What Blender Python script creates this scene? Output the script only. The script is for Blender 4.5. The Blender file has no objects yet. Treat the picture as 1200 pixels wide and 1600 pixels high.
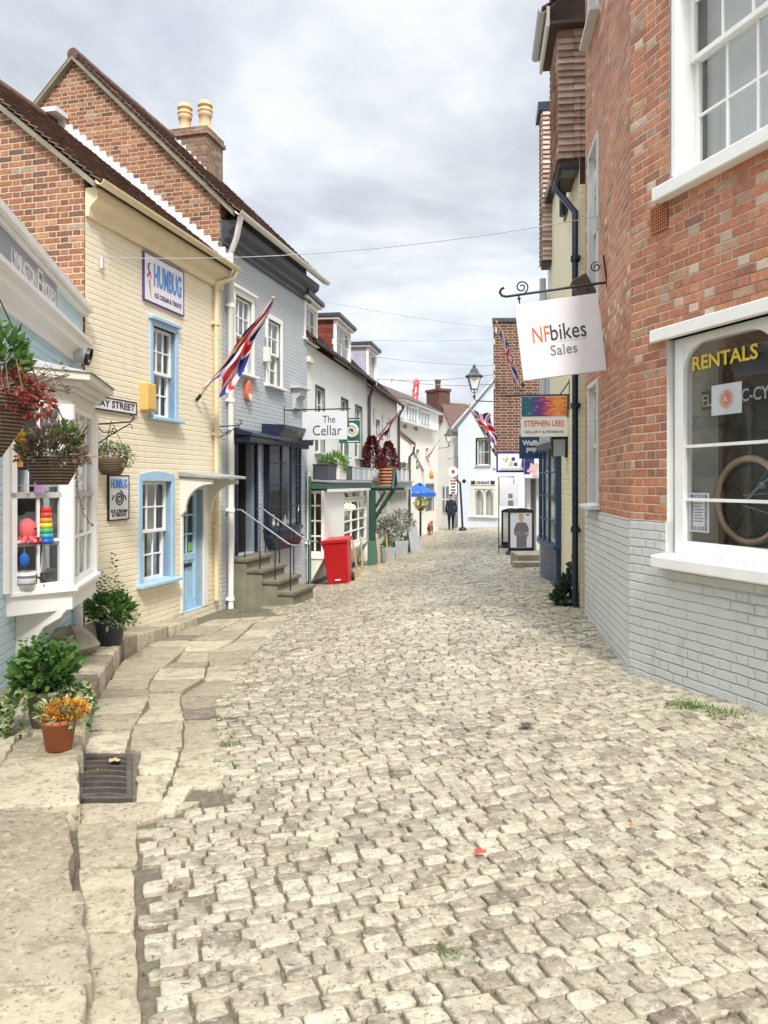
import bpy, bmesh, math, random
import numpy as np
from mathutils import Vector, Matrix
R = math.radians
random.seed(7)
SC = bpy.context.scene
COL = SC.collection

# ------------------------------------------------------------------ camera
EYE, FPX, CX, CY = 1.6, 1200.0, 600.0, 755.0
cd = bpy.data.cameras.new('camera'); cam = bpy.data.objects.new('camera', cd); COL.objects.link(cam)
cam.location = (0, 0, EYE); cam.rotation_euler = (R(90), 0, 0)
cd.sensor_width = 36; cd.lens = 27.0; cd.shift_y = -(800 - CY) / 1600.0
cd.clip_start = .05; cd.clip_end = 3000
SC.camera = cam
# ------------------------------------------------------------------ world: overcast sky
SUN_EL, SUN_AZ = 48, 168          # azimuth clockwise from +Y
W = bpy.data.worlds.new('World'); SC.world = W; W.use_nodes = True
def build_world():
    nt = W.node_tree; nt.nodes.clear(); N = nt.nodes.new; L = nt.links.new
    out = N('ShaderNodeOutputWorld'); mixs = N('ShaderNodeMixShader')
    sky = N('ShaderNodeTexSky'); sky.sky_type = 'NISHITA'; sky.sun_disc = False
    sky.sun_elevation = R(SUN_EL); sky.sun_rotation = R(SUN_AZ)
    bg1 = N('ShaderNodeBackground'); bg1.inputs[1].default_value = .10; L(sky.outputs[0], bg1.inputs[0])
    tc = N('ShaderNodeTexCoord'); sep = N('ShaderNodeSeparateXYZ'); L(tc.outputs['Generated'], sep.inputs[0])
    zz = N('ShaderNodeMath'); zz.operation = 'MAXIMUM'; L(sep.outputs[2], zz.inputs[0]); zz.inputs[1].default_value = 0
    za = N('ShaderNodeMath'); za.operation = 'ADD'; L(zz.outputs[0], za.inputs[0]); za.inputs[1].default_value = .22
    dx = N('ShaderNodeMath'); dx.operation = 'DIVIDE'; L(sep.outputs[0], dx.inputs[0]); L(za.outputs[0], dx.inputs[1])
    dy = N('ShaderNodeMath'); dy.operation = 'DIVIDE'; L(sep.outputs[1], dy.inputs[0]); L(za.outputs[0], dy.inputs[1])
    cb = N('ShaderNodeCombineXYZ'); L(dx.outputs[0], cb.inputs[0]); L(dy.outputs[0], cb.inputs[1])
    n1 = N('ShaderNodeTexNoise'); n1.inputs['Scale'].default_value = 1.35; n1.inputs['Detail'].default_value = 7
    n1.inputs['Roughness'].default_value = .58; n1.inputs['Distortion'].default_value = .25; L(cb.outputs[0], n1.inputs['Vector'])
    r1 = N('ShaderNodeValToRGB'); L(n1.outputs[0], r1.inputs[0])
    e = r1.color_ramp.elements
    e[0].position = .34; e[0].color = (.46, .50, .56, 1); e[1].position = .66; e[1].color = (1, 1, 1, 1)
    m = e.new(.46); m.color = (.64, .68, .73, 1); m = e.new(.56); m.color = (.85, .875, .90, 1)
    # overcast: brighter towards the zenith, as a cloud layer is
    mr = N('ShaderNodeMapRange'); L(sep.outputs[2], mr.inputs[0])
    mr.inputs[1].default_value = .57; mr.inputs[2].default_value = .92; mr.inputs[3].default_value = .44; mr.inputs[4].default_value = 2.0
    bg2 = N('ShaderNodeBackground'); L(r1.outputs[0], bg2.inputs[0]); L(mr.outputs[0], bg2.inputs[1])
    # a few thin places where the blue shows
    n2 = N('ShaderNodeTexNoise'); n2.inputs['Scale'].default_value = .9; n2.inputs['Detail'].default_value = 4; L(cb.outputs[0], n2.inputs['Vector'])
    f = N('ShaderNodeMapRange'); L(n2.outputs[0], f.inputs[0]); f.inputs[1].default_value = .35; f.inputs[2].default_value = .6
    f.inputs[3].default_value = .86; f.inputs[4].default_value = .98
    L(f.outputs[0], mixs.inputs[0]); L(bg1.outputs[0], mixs.inputs[1]); L(bg2.outputs[0], mixs.inputs[2]); L(mixs.outputs[0], out.inputs[0])
build_world()
# ------------------------------------------------------------------ sun (behind cloud: wide and weak)
sl = bpy.data.lights.new('sun', 'SUN'); sl.energy = 1.5; sl.angle = R(10); sl.color = (1, .95, .88)
so = bpy.data.objects.new('sun', sl); COL.objects.link(so)
_d = Vector((math.sin(R(SUN_AZ)) * math.cos(R(SUN_EL)), math.cos(R(SUN_AZ)) * math.cos(R(SUN_EL)), math.sin(R(SUN_EL))))
so.rotation_euler = _d.to_track_quat('Z', 'Y').to_euler(); so.location = (0, 0, 60)
# ------------------------------------------------------------------ exposure
VS = SC.view_settings; VS.view_transform = 'Standard'; VS.look = 'None'; VS.exposure = 1.4; VS.gamma = 1; VS.use_curve_mapping = False
SC.cycles.max_bounces = 8; SC.cycles.transparent_max_bounces = 12; SC.cycles.use_denoising = True

# ================================================================== helpers
def at(px, py, Y):
    return Vector(((px - CX) / FPX * Y, Y, EYE + (CY - py) / FPX * Y))
class MB:
    """collects shapes; build() links them as ONE mesh object"""
    def __init__(s): s.v = []; s.f = []; s.m = []; s.sm = []; s.t = []
    def add(s, vs, fs, m=0, sm=False, t=.5):
        b = len(s.v); s.v += [tuple(p) for p in vs]
        for f in fs: s.f.append([b + i for i in f]); s.m.append(m); s.sm.append(sm); s.t.append(t)
        return s
    def box(s, x0, x1, y0, y1, z0, z1, m=0, t=.5):
        v = [(x, y, z) for z in (z0, z1) for y in (y0, y1) for x in (x0, x1)]
        return s.add(v, [(0, 2, 3, 1), (4, 5, 7, 6), (0, 1, 5, 4), (2, 6, 7, 3), (0, 4, 6, 2), (1, 3, 7, 5)], m, False, t)
    def hexa(s, b, tp, m=0, t=.5):      # bottom quad, top quad (same order)
        return s.add(list(b) + list(tp), [(3, 2, 1, 0), (4, 5, 6, 7), (0, 1, 5, 4), (1, 2, 6, 5), (2, 3, 7, 6), (3, 0, 4, 7)], m, False, t)
    def prism(s, poly, axis, a0, a1, m=0, sm=False):
        f = {'x': lambda p, a: (a, p[0], p[1]), 'y': lambda p, a: (p[0], a, p[1]), 'z': lambda p, a: (p[0], p[1], a)}[axis]
        n = len(poly)
        s.add([f(p, a0) for p in poly] + [f(p, a1) for p in poly], [list(range(n))[::-1], list(range(n, 2 * n))], m, False)
        b = len(s.v) - 2 * n
        for i in range(n):
            j = (i + 1) % n; s.f.append([b + i, b + j, b + n + j, b + n + i]); s.m.append(m); s.sm.append(sm); s.t.append(.5)
        return s
    def quad(s, a, b, c, d, m=0, t=.5): return s.add([a, b, c, d], [(0, 1, 2, 3)], m, False, t)
    def tube(s, pts, r, n=8, m=0, r2=None, cap=True, sm=True):
        pts = [Vector(p) for p in pts]; k = len(pts); rings = []
        up = Vector((0, 0, 1)); prev = None
        for i, p in enumerate(pts):
            d = (pts[min(i + 1, k - 1)] - pts[max(i - 1, 0)]).normalized()
            if prev is None:
                a = up if abs(d.z) < .9 else Vector((1, 0, 0)); u = d.cross(a).normalized()
            else: u = (prev - d * prev.dot(d)).normalized()
            prev = u; w = d.cross(u); rr = r if r2 is None else r + (r2 - r) * i / max(1, k - 1)
            if isinstance(r, (list, tuple)): rr = r[i]
            rings.append([p + (u * math.cos(2 * math.pi * j / n) + w * math.sin(2 * math.pi * j / n)) * rr for j in range(n)])
        vs = [q for rg in rings for q in rg]; fs = []
        for i in range(k - 1):
            for j in range(n): a = i * n + j; b = i * n + (j + 1) % n; fs.append((a, b, b + n, a + n))
        s.add(vs, fs, m, sm)
        if cap:
            s.add(rings[0], [list(range(n))[::-1]], m); s.add(rings[-1], [list(range(n))], m)
        return s
    def lathe(s, prof, cx=0, cy=0, n=20, m=0, sm=True, cz=0, sq=1.0):
        k = len(prof)
        vs = [(cx + r * math.cos(2 * math.pi * j / n), cy + r * sq * math.sin(2 * math.pi * j / n), cz + z) for r, z in prof for j in range(n)]
        fs = [(i * n + j, i * n + (j + 1) % n, (i + 1) * n + (j + 1) % n, (i + 1) * n + j) for i in range(k - 1) for j in range(n)]
        return s.add(vs, fs, m, sm)
    def ball(s, c, rx, ry=None, rz=None, m=0, n=12, t=.5):
        ry = ry or rx; rz = rz or rx; vs = []; k = n // 2 + 1
        for i in range(k + 1):
            a = math.pi * i / k
            for j in range(n):
                b = 2 * math.pi * j / n; vs.append((c[0] + rx * math.sin(a) * math.cos(b), c[1] + ry * math.sin(a) * math.sin(b), c[2] + rz * math.cos(a)))
        fs = [(i * n + j, i * n + (j + 1) % n, (i + 1) * n + (j + 1) % n, (i + 1) * n + j) for i in range(k) for j in range(n)]
        return s.add(vs, fs, m, True, t)
    def leaf(s, c, d, size, wid=.5, m=0, t=.5):
        d = Vector(d).normalized(); a = Vector((random.uniform(-1, 1), random.uniform(-1, 1), random.uniform(-1, 1)))
        u = d.cross(a)
        if u.length < 1e-4: u = Vector((1, 0, 0))
        u = u.normalized(); n_ = d.cross(u); c = Vector(c)
        p = [c, c + d * size * .5 + u * size * wid * .5 + n_ * size * .08, c + d * size, c + d * size * .5 - u * size * wid * .5 + n_ * size * .08]
        return s.add(p, [(0, 1, 2), (0, 2, 3)], m, False, t)
    def xf(s, M, start=0):
        for i in range(start, len(s.v)): s.v[i] = tuple(M @ Vector(s.v[i]))
        return s
    def build(s, name, mats, parent=None, loc=(0, 0, 0), bev=0, uv=True, recalc=True, label=None, seg=1):
        me = bpy.data.meshes.new(name); me.from_pydata(s.v, [], s.f)
        if not isinstance(mats, (list, tuple)): mats = [mats]
        for m in mats: me.materials.append(m)
        me.polygons.foreach_set('material_index', s.m); me.polygons.foreach_set('use_smooth', s.sm)
        at_ = me.attributes.new('tint', 'FLOAT', 'FACE'); at_.data.foreach_set('value', s.t)
        if recalc:
            bm = bmesh.new(); bm.from_mesh(me); bmesh.ops.recalc_face_normals(bm, faces=bm.faces); bm.to_mesh(me); bm.free()
        if uv:
            ul = me.uv_layers.new(name='uv'); data = np.zeros(len(me.loops) * 2)
            vv = me.vertices
            for p in me.polygons:
                nx, ny, nz = p.normal
                if abs(nz) > .8: tx, ty, mode = 1, 0, 0
                else:
                    h = math.hypot(nx, ny) or 1; tx, ty, mode = -ny / h, nx / h, 1
                    if abs(tx) > abs(ty):
                        if tx < 0: tx, ty = -tx, -ty
                    elif ty < 0: tx, ty = -tx, -ty
                for li in p.loop_indices:
                    co = vv[me.loops[li].vertex_index].co
                    if mode: data[2 * li] = co.x * tx + co.y * ty; data[2 * li + 1] = co.z if abs(nz) < .45 else co.z / math.sqrt(max(.05, 1 - nz * nz))
                    else: data[2 * li] = co.x; data[2 * li + 1] = co.y
            ul.data.foreach_set('uv', data)
        o = bpy.data.objects.new(name, me); COL.objects.link(o); o.location = loc
        if parent is not None: o.parent = parent
        if bev:
            md = o.modifiers.new('bevel', 'BEVEL'); md.width = bev; md.segments = seg; md.limit_method = 'ANGLE'; md.angle_limit = R(50)
        if label: o['label'] = label
        return o
def tag(o, label, cat, group=None):
    o['label'] = label; o['category'] = cat
    if group: o['group'] = group
    return o
def thing(name, label, cat, loc=(0, 0, 0), rotz=0, group=None):
    o = bpy.data.objects.new(name, None); o.empty_display_size = .1; COL.objects.link(o)
    o.location = loc; o.rotation_euler = (0, 0, rotz); return tag(o, label, cat, group)
def copy_tree(o, parent=None):
    c = o.copy(); COL.objects.link(c)
    if parent is not None: c.parent = parent
    for ch in list(o.children): copy_tree(ch, c)
    return c
def text(s, w, h, mat, name='lettering', parent=None, loc=(0, 0, 0), face='-y', depth=.004, bold=0, spacing=1, uniform=False, shear=0):
    cu = bpy.data.curves.new('t', 'FONT'); cu.body = s; cu.align_x = 'CENTER'; cu.extrude = depth / 2; cu.offset = bold; cu.space_character = spacing
    cu.space_line = .85; cu.shear = shear; cu.resolution_u = 3
    ob = bpy.data.objects.new('t', cu); COL.objects.link(ob)
    me = bpy.data.meshes.new_from_object(ob.evaluated_get(bpy.context.evaluated_depsgraph_get()))
    bpy.data.objects.remove(ob); bpy.data.curves.remove(cu)
    co = np.zeros(len(me.vertices) * 3); me.vertices.foreach_get('co', co); co = co.reshape(-1, 3)
    lo, hi = co.min(0), co.max(0); sx = w / max(1e-6, hi[0] - lo[0]); sy = h / max(1e-6, hi[1] - lo[1])
    if uniform: sx = sy = min(sx, sy)
    x = (co[:, 0] - (lo[0] + hi[0]) / 2) * sx; y = (co[:, 1] - (lo[1] + hi[1]) / 2) * sy; z = co[:, 2] * depth / max(1e-6, hi[2] - lo[2])
    out = np.stack([x, -z, y], 1)
    me.vertices.foreach_set('co', out.ravel()); me.name = name; me.materials.clear(); me.materials.append(mat)
    o = bpy.data.objects.new(name, me); COL.objects.link(o); o.location = loc
    if parent is not None: o.parent = parent
    return o
class Fac:
    """a facade line on plan: local x to the right as seen from the street, local y into the building"""
    def __init__(s, O, D, zb):
        s.O = Vector(O); s.d = (Vector(D)).normalized(); s.n = Vector((-s.d.y, s.d.x)); s.zb = zb
        s.ang = math.atan2(s.d.y, s.d.x); s.root = None
    def hit(s, px, off=0):
        k = (px - CX) / FPX; O = s.O - s.n * off
        return (k * O.y - O.x) / (s.d.x - k * s.d.y)
    def loc(s, px, py, off=0):
        x = s.hit(px, off); Y = s.O.y + s.d.y * x - s.n.y * off
        return x, EYE + (CY - py) / FPX * Y
    def w(s, x, y, z):
        p = s.O + s.d * x + s.n * y; return Vector((p.x, p.y, z))
    def building(s, name, label, cat='building'):
        s.root = thing(name, label, cat, (s.O.x, s.O.y, s.zb), s.ang); return s.root
    def part(s, mb, name, mats, parent=None, **k):
        return mb.build(name, mats, parent or s.root, (0, 0, 0) if parent else (0, 0, -s.zb), **k)
    def thing(s, name, label, cat, x, y, z, group=None):
        return thing(name, label, cat, s.w(x, y, z), s.ang, group)
# ================================================================== materials
def S(r, g, b):
    f = lambda c: (c / 255 / 12.92) if c / 255 <= .04045 else ((c / 255 + .055) / 1.055) ** 2.4
    return (f(r), f(g), f(b))
class NT:
    def __init__(s, name):
        s.mat = bpy.data.materials.new(name); s.mat.use_nodes = True; s.t = s.mat.node_tree; s.t.nodes.clear()
        s.out = s.N('ShaderNodeOutputMaterial'); s.b = s.N('ShaderNodeBsdfPrincipled'); s.L(s.b.outputs[0], s.out.inputs[0])
    def N(s, t): return s.t.nodes.new(t)
    def L(s, a, b): s.t.links.new(a, b)
    def co(s, kind='UV', scale=None):
        tc = s.N('ShaderNodeTexCoord'); o = tc.outputs[kind]
        if scale:
            mp = s.N('ShaderNodeMapping'); mp.inputs['Scale'].default_value = scale; s.L(o, mp.inputs[0]); o = mp.outputs[0]
        return o
    def noise(s, scale, detail=4, rough=.55, vec=None, dist=0):
        n = s.N('ShaderNodeTexNoise'); n.inputs['Scale'].default_value = scale; n.inputs['Detail'].default_value = detail
        n.inputs['Roughness'].default_value = rough; n.inputs['Distortion'].default_value = dist
        s.L(vec if vec is not None else s.co('Object'), n.inputs['Vector']); return n.outputs[0]
    def ramp(s, fac, stops, interp='LINEAR'):
        r = s.N('ShaderNodeValToRGB'); r.color_ramp.interpolation = interp; s.L(fac, r.inputs[0]); e = r.color_ramp.elements
        while len(e) < len(stops): e.new(.5)
        for i, (p, c) in enumerate(stops):
            e[i].position = p; e[i].color = (c, c, c, 1) if isinstance(c, (int, float)) else (*c, 1)
        return r.outputs[0]
    def mix(s, fac, a, b, mode='MIX'):
        m = s.N('ShaderNodeMix'); m.data_type = 'RGBA'; m.blend_type = mode
        for v, i in ((fac, 0), (a, 6), (b, 7)):
            if isinstance(v, (int, float)): m.inputs[i].default_value = v if i == 0 else (v, v, v, 1)
            elif isinstance(v, tuple): m.inputs[i].default_value = (*v, 1)
            else: s.L(v, m.inputs[i])
        return m.outputs[2]
    def math(s, op, a, b=0):
        m = s.N('ShaderNodeMath'); m.operation = op
        for v, i in ((a, 0), (b, 1)):
            if isinstance(v, (int, float)): m.inputs[i].default_value = v
            else: s.L(v, m.inputs[i])
        return m.outputs[0]
    def attr(s, name):
        a = s.N('ShaderNodeAttribute'); a.attribute_name = name; return a.outputs['Fac']
    def bump(s, h, strength=.3, dist=.01, prev=None):
        b = s.N('ShaderNodeBump'); b.inputs['Strength'].default_value = strength; b.inputs['Distance'].default_value = dist
        s.L(h, b.inputs['Height'])
        if prev is not None: s.L(prev, b.inputs['Normal'])
        return b.outputs[0]
    def fin(s, col=None, rough=None, normal=None, metal=0, spec=.5):
        b = s.b
        for v, n in ((col, 'Base Color'), (rough, 'Roughness')):
            if v is None: continue
            if isinstance(v, (int, float)): b.inputs[n].default_value = v
            elif isinstance(v, tuple): b.inputs[n].default_value = (*v, 1)
            else: s.L(v, b.inputs[n])
        if normal is not None: s.L(normal, b.inputs['Normal'])
        b.inputs['Metallic'].default_value = metal; b.inputs['Specular IOR Level'].default_value = spec
        return s.mat
_mc = {}
def plain(name, col, rough=.5, var=.12, scale=6, bump=.0, metal=0, bscale=40):
    if name in _mc: return _mc[name]
    n = NT(name); a = n.noise(scale, 5); c = n.mix(n.ramp(a, [(.3, 0), (.7, 1)]), tuple(x * (1 - var) for x in col), tuple(min(1, x * (1 + var)) for x in col))
    fine = n.noise(scale * 9, 3); c = n.mix(n.math('MULTIPLY', n.ramp(fine, [(.55, 0), (.75, 1)]), var * 1.5), c, tuple(x * .6 for x in col))
    nm = n.bump(n.noise(bscale, 4), bump, .004) if bump else None
    r = n.ramp(a, [(.2, max(0, rough - .08)), (.8, min(1, rough + .1))])
    _mc[name] = n.fin(c, r, nm, metal); return _mc[name]
def bond(n, w=.225, h=.075, wob=.014, flemish=True):
    """brickwork laid out with maths on the wall's own metres: returns per-brick random, edge distances across and up"""
    uv = n.co('UV'); wv = n.N('ShaderNodeVectorMath'); wv.operation = 'ADD'; n.L(uv, wv.inputs[0])
    nz = n.N('ShaderNodeTexNoise'); nz.inputs['Scale'].default_value = 11; nz.inputs['Detail'].default_value = 4; nz.inputs['Roughness'].default_value = .6; n.L(uv, nz.inputs['Vector'])
    sb = n.N('ShaderNodeVectorMath'); sb.operation = 'SUBTRACT'; n.L(nz.outputs[1], sb.inputs[0]); sb.inputs[1].default_value = (.5, .5, .5)
    sc = n.N('ShaderNodeVectorMath'); sc.operation = 'SCALE'; n.L(sb.outputs[0], sc.inputs[0]); sc.inputs['Scale'].default_value = wob; n.L(sc.outputs[0], wv.inputs[1])
    sp = n.N('ShaderNodeSeparateXYZ'); n.L(wv.outputs[0], sp.inputs[0]); u, v = sp.outputs[0], sp.outputs[1]
    P = w * 1.5 if flemish else w; k = .665 if flemish else 2.0
    vr = n.math('DIVIDE', v, h); row = n.math('FLOOR', vr); fv = n.math('FRACT', vr)
    up = n.math('ADD', n.math('DIVIDE', u, P), n.math('MULTIPLY', row, .5)); cell = n.math('FLOOR', up); f = n.math('FRACT', up)
    isH = n.math('GREATER_THAN', f, k); du = n.math('MINIMUM', f, n.math('SUBTRACT', 1, f))
    if flemish: du = n.math('MINIMUM', du, n.math('ABSOLUTE', n.math('SUBTRACT', f, k)))
    du = n.math('MULTIPLY', du, P); dv = n.math('MULTIPLY', n.math('MINIMUM', fv, n.math('SUBTRACT', 1, fv)), h)
    cb = n.N('ShaderNodeCombineXYZ'); n.L(cell, cb.inputs[0]); n.L(row, cb.inputs[1]); n.L(isH, cb.inputs[2])
    wn = n.N('ShaderNodeTexWhiteNoise'); wn.noise_dimensions = '3D'; n.L(cb.outputs[0], wn.inputs['Vector'])
    return wn.outputs['Value'], du, dv, isH
def step_(n, x, a, b):
    m = n.N('ShaderNodeMapRange'); m.interpolation_type = 'SMOOTHSTEP'; n.L(x, m.inputs[0]); m.inputs[1].default_value = a; m.inputs[2].default_value = b; return m.outputs[0]
def paintbrick(name, col, rough=.6, grime=.35, strength=.55, w=.225, h=.075, line=.26):
    n = NT(name); rnd, du, dv, isH = bond(n, w, h, .022)
    rowj = n.math('SUBTRACT', 1, step_(n, dv, .001, .011)); verj = n.math('SUBTRACT', 1, step_(n, du, .001, .008))
    patch = n.ramp(n.noise(2.4, 5, .6), [(.40, .12), (.64, 1)])
    j = n.math('MAXIMUM', n.math('MULTIPLY', rowj, n.math('ADD', n.math('MULTIPLY', patch, .65), .35)), n.math('MULTIPLY', verj, n.math('MULTIPLY', patch, .55)))
    c = n.mix(n.math('MULTIPLY', rnd, .10), col, tuple(x * .86 for x in col))
    big = n.noise(1.3, 6, .6); c = n.mix(n.ramp(big, [(.35, 0), (.75, .3)]), c, tuple(min(1, x * 1.12) for x in col))
    st = n.noise(5, 8, .68, n.co('Object', (1, 1, .35)))
    c = n.mix(n.math('MULTIPLY', n.ramp(st, [(.54, 0), (.72, 1)]), grime), c, tuple(x * y for x, y in zip(col, (.64, .58, .50))))
    c = n.mix(n.math('MULTIPLY', j, line), c, tuple(x * .58 for x in col))
    chips = n.ramp(n.noise(34, 4, .75), [(.69, 0), (.72, 1)]); c = n.mix(n.math('MULTIPLY', chips, .8 * grime), c, (.34, .25, .18))
    h_ = n.math('ADD', n.math('SUBTRACT', 1, j), n.math('MULTIPLY', rnd, .45))
    nm = n.bump(h_, min(1, strength), .016); nm = n.bump(n.noise(24, 6, .65), .4, .008, nm)
    return n.fin(c, rough, nm)
def brick(name, stops, mortar, w=.225, h=.075, squash=.55, rough=.85, msize=.006, offs=.5, flemish=True, mdark=None, pale=None):
    n = NT(name); rnd, du, dv, isH = bond(n, w, h, .013, flemish)
    c = n.ramp(rnd, stops, 'CONSTANT')
    c = n.mix(.8, c, n.mix(n.ramp(n.noise(16, 8, .78), [(.3, 0), (.7, 1)]), .42, 1.5), 'MULTIPLY')
    c = n.mix(n.math('MULTIPLY', n.ramp(n.noise(48, 5, .75), [(.55, 0), (.70, 1)]), .55), c, (.07, .045, .035))
    c = n.mix(n.math('MULTIPLY', n.ramp(n.noise(1.1, 5), [(.42, 0), (.7, 1)]), .35), c, stops[len(stops) // 2][1])
    c = n.mix(1, c, n.mix(n.ramp(n.noise(.7, 4, .6), [(.35, 0), (.65, 1)]), .78, 1.12), 'MULTIPLY')
    if pale: c = n.mix(n.math('MULTIPLY', n.math('MULTIPLY', isH, n.math('GREATER_THAN', rnd, .70)), n.ramp(n.noise(.8, 3), [(.46, 0), (.62, .6)])), c, pale)
    mc = n.mix(n.ramp(n.noise(20, 4), [(.3, 0), (.7, 1)]), tuple(x * .78 for x in mortar), mortar)
    if mdark: mc = n.mix(n.ramp(n.noise(.9, 5, .6), [(.50, 0), (.62, 1)]), mc, mdark)
    vary = n.math('MULTIPLY', n.math('SUBTRACT', n.noise(22, 3), .5), msize * .9); d = n.math('ADD', n.math('MINIMUM', du, dv), vary)
    body = step_(n, d, msize * .75, msize * 1.25)
    c = n.mix(body, mc, c)
    nm = n.bump(n.math('ADD', step_(n, d, msize * .5, msize * 2.0), n.math('MULTIPLY', rnd, .3)), .75, .010); nm = n.bump(n.noise(60, 5, .7), .45, .004, nm)
    return n.fin(c, rough, nm)
def tintmat(name, stops, rough=.7, bump=.3, bs=60, spots=None, ns=8):
    n = NT(name); c = n.ramp(n.attr('tint'), stops)
    c = n.mix(.6, c, n.mix(n.ramp(n.noise(ns, 6, .7), [(.25, 0), (.75, 1)]), .5, 1.3), 'MULTIPLY')
    if spots: c = n.mix(n.ramp(n.noise(6, 7, .7), [(.54, 0), (.66, 1)]), c, spots)
    return n.fin(c, rough, n.bump(n.noise(bs, 5, .65), bump, .004) if bump else None)
def leafmat(name, stops):
    n = NT(name); c = n.ramp(n.attr('tint'), stops)
    tr = n.N('ShaderNodeBsdfTranslucent'); n.L(c, tr.inputs[0]); mx = n.N('ShaderNodeMixShader'); mx.inputs[0].default_value = .25
    n.fin(c, .45); n.L(n.b.outputs[0], mx.inputs[1]); n.L(tr.outputs[0], mx.inputs[2]); n.L(mx.outputs[0], n.out.inputs[0]); return n.mat
def glassmat(name='window_glass', tint=(.92, .95, .95), refl=.07):
    n = NT(name); tr = n.N('ShaderNodeBsdfTransparent'); tr.inputs[0].default_value = (*tint, 1)
    gl = n.N('ShaderNodeBsdfGlossy'); gl.inputs['Roughness'].default_value = .01
    wob = n.bump(n.noise(2.5, 2), .12, .02); n.L(wob, gl.inputs['Normal'])
    lw = n.N('ShaderNodeLayerWeight'); f = n.math('ADD', n.math('MULTIPLY', n.math('POWER', lw.outputs['Facing'], 4), .8), refl + .03)
    mx = n.N('ShaderNodeMixShader'); n.L(n.math('MINIMUM', f, 1), mx.inputs[0]); n.L(tr.outputs[0], mx.inputs[1]); n.L(gl.outputs[0], mx.inputs[2]); n.L(mx.outputs[0], n.out.inputs[0])
    return n.mat
def emit(name, col, e):
    n = NT(name); n.b.inputs['Base Color'].default_value = (*col, 1); n.b.inputs['Emission Color'].default_value = (*col, 1); n.b.inputs['Emission Strength'].default_value = e; return n.mat

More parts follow.
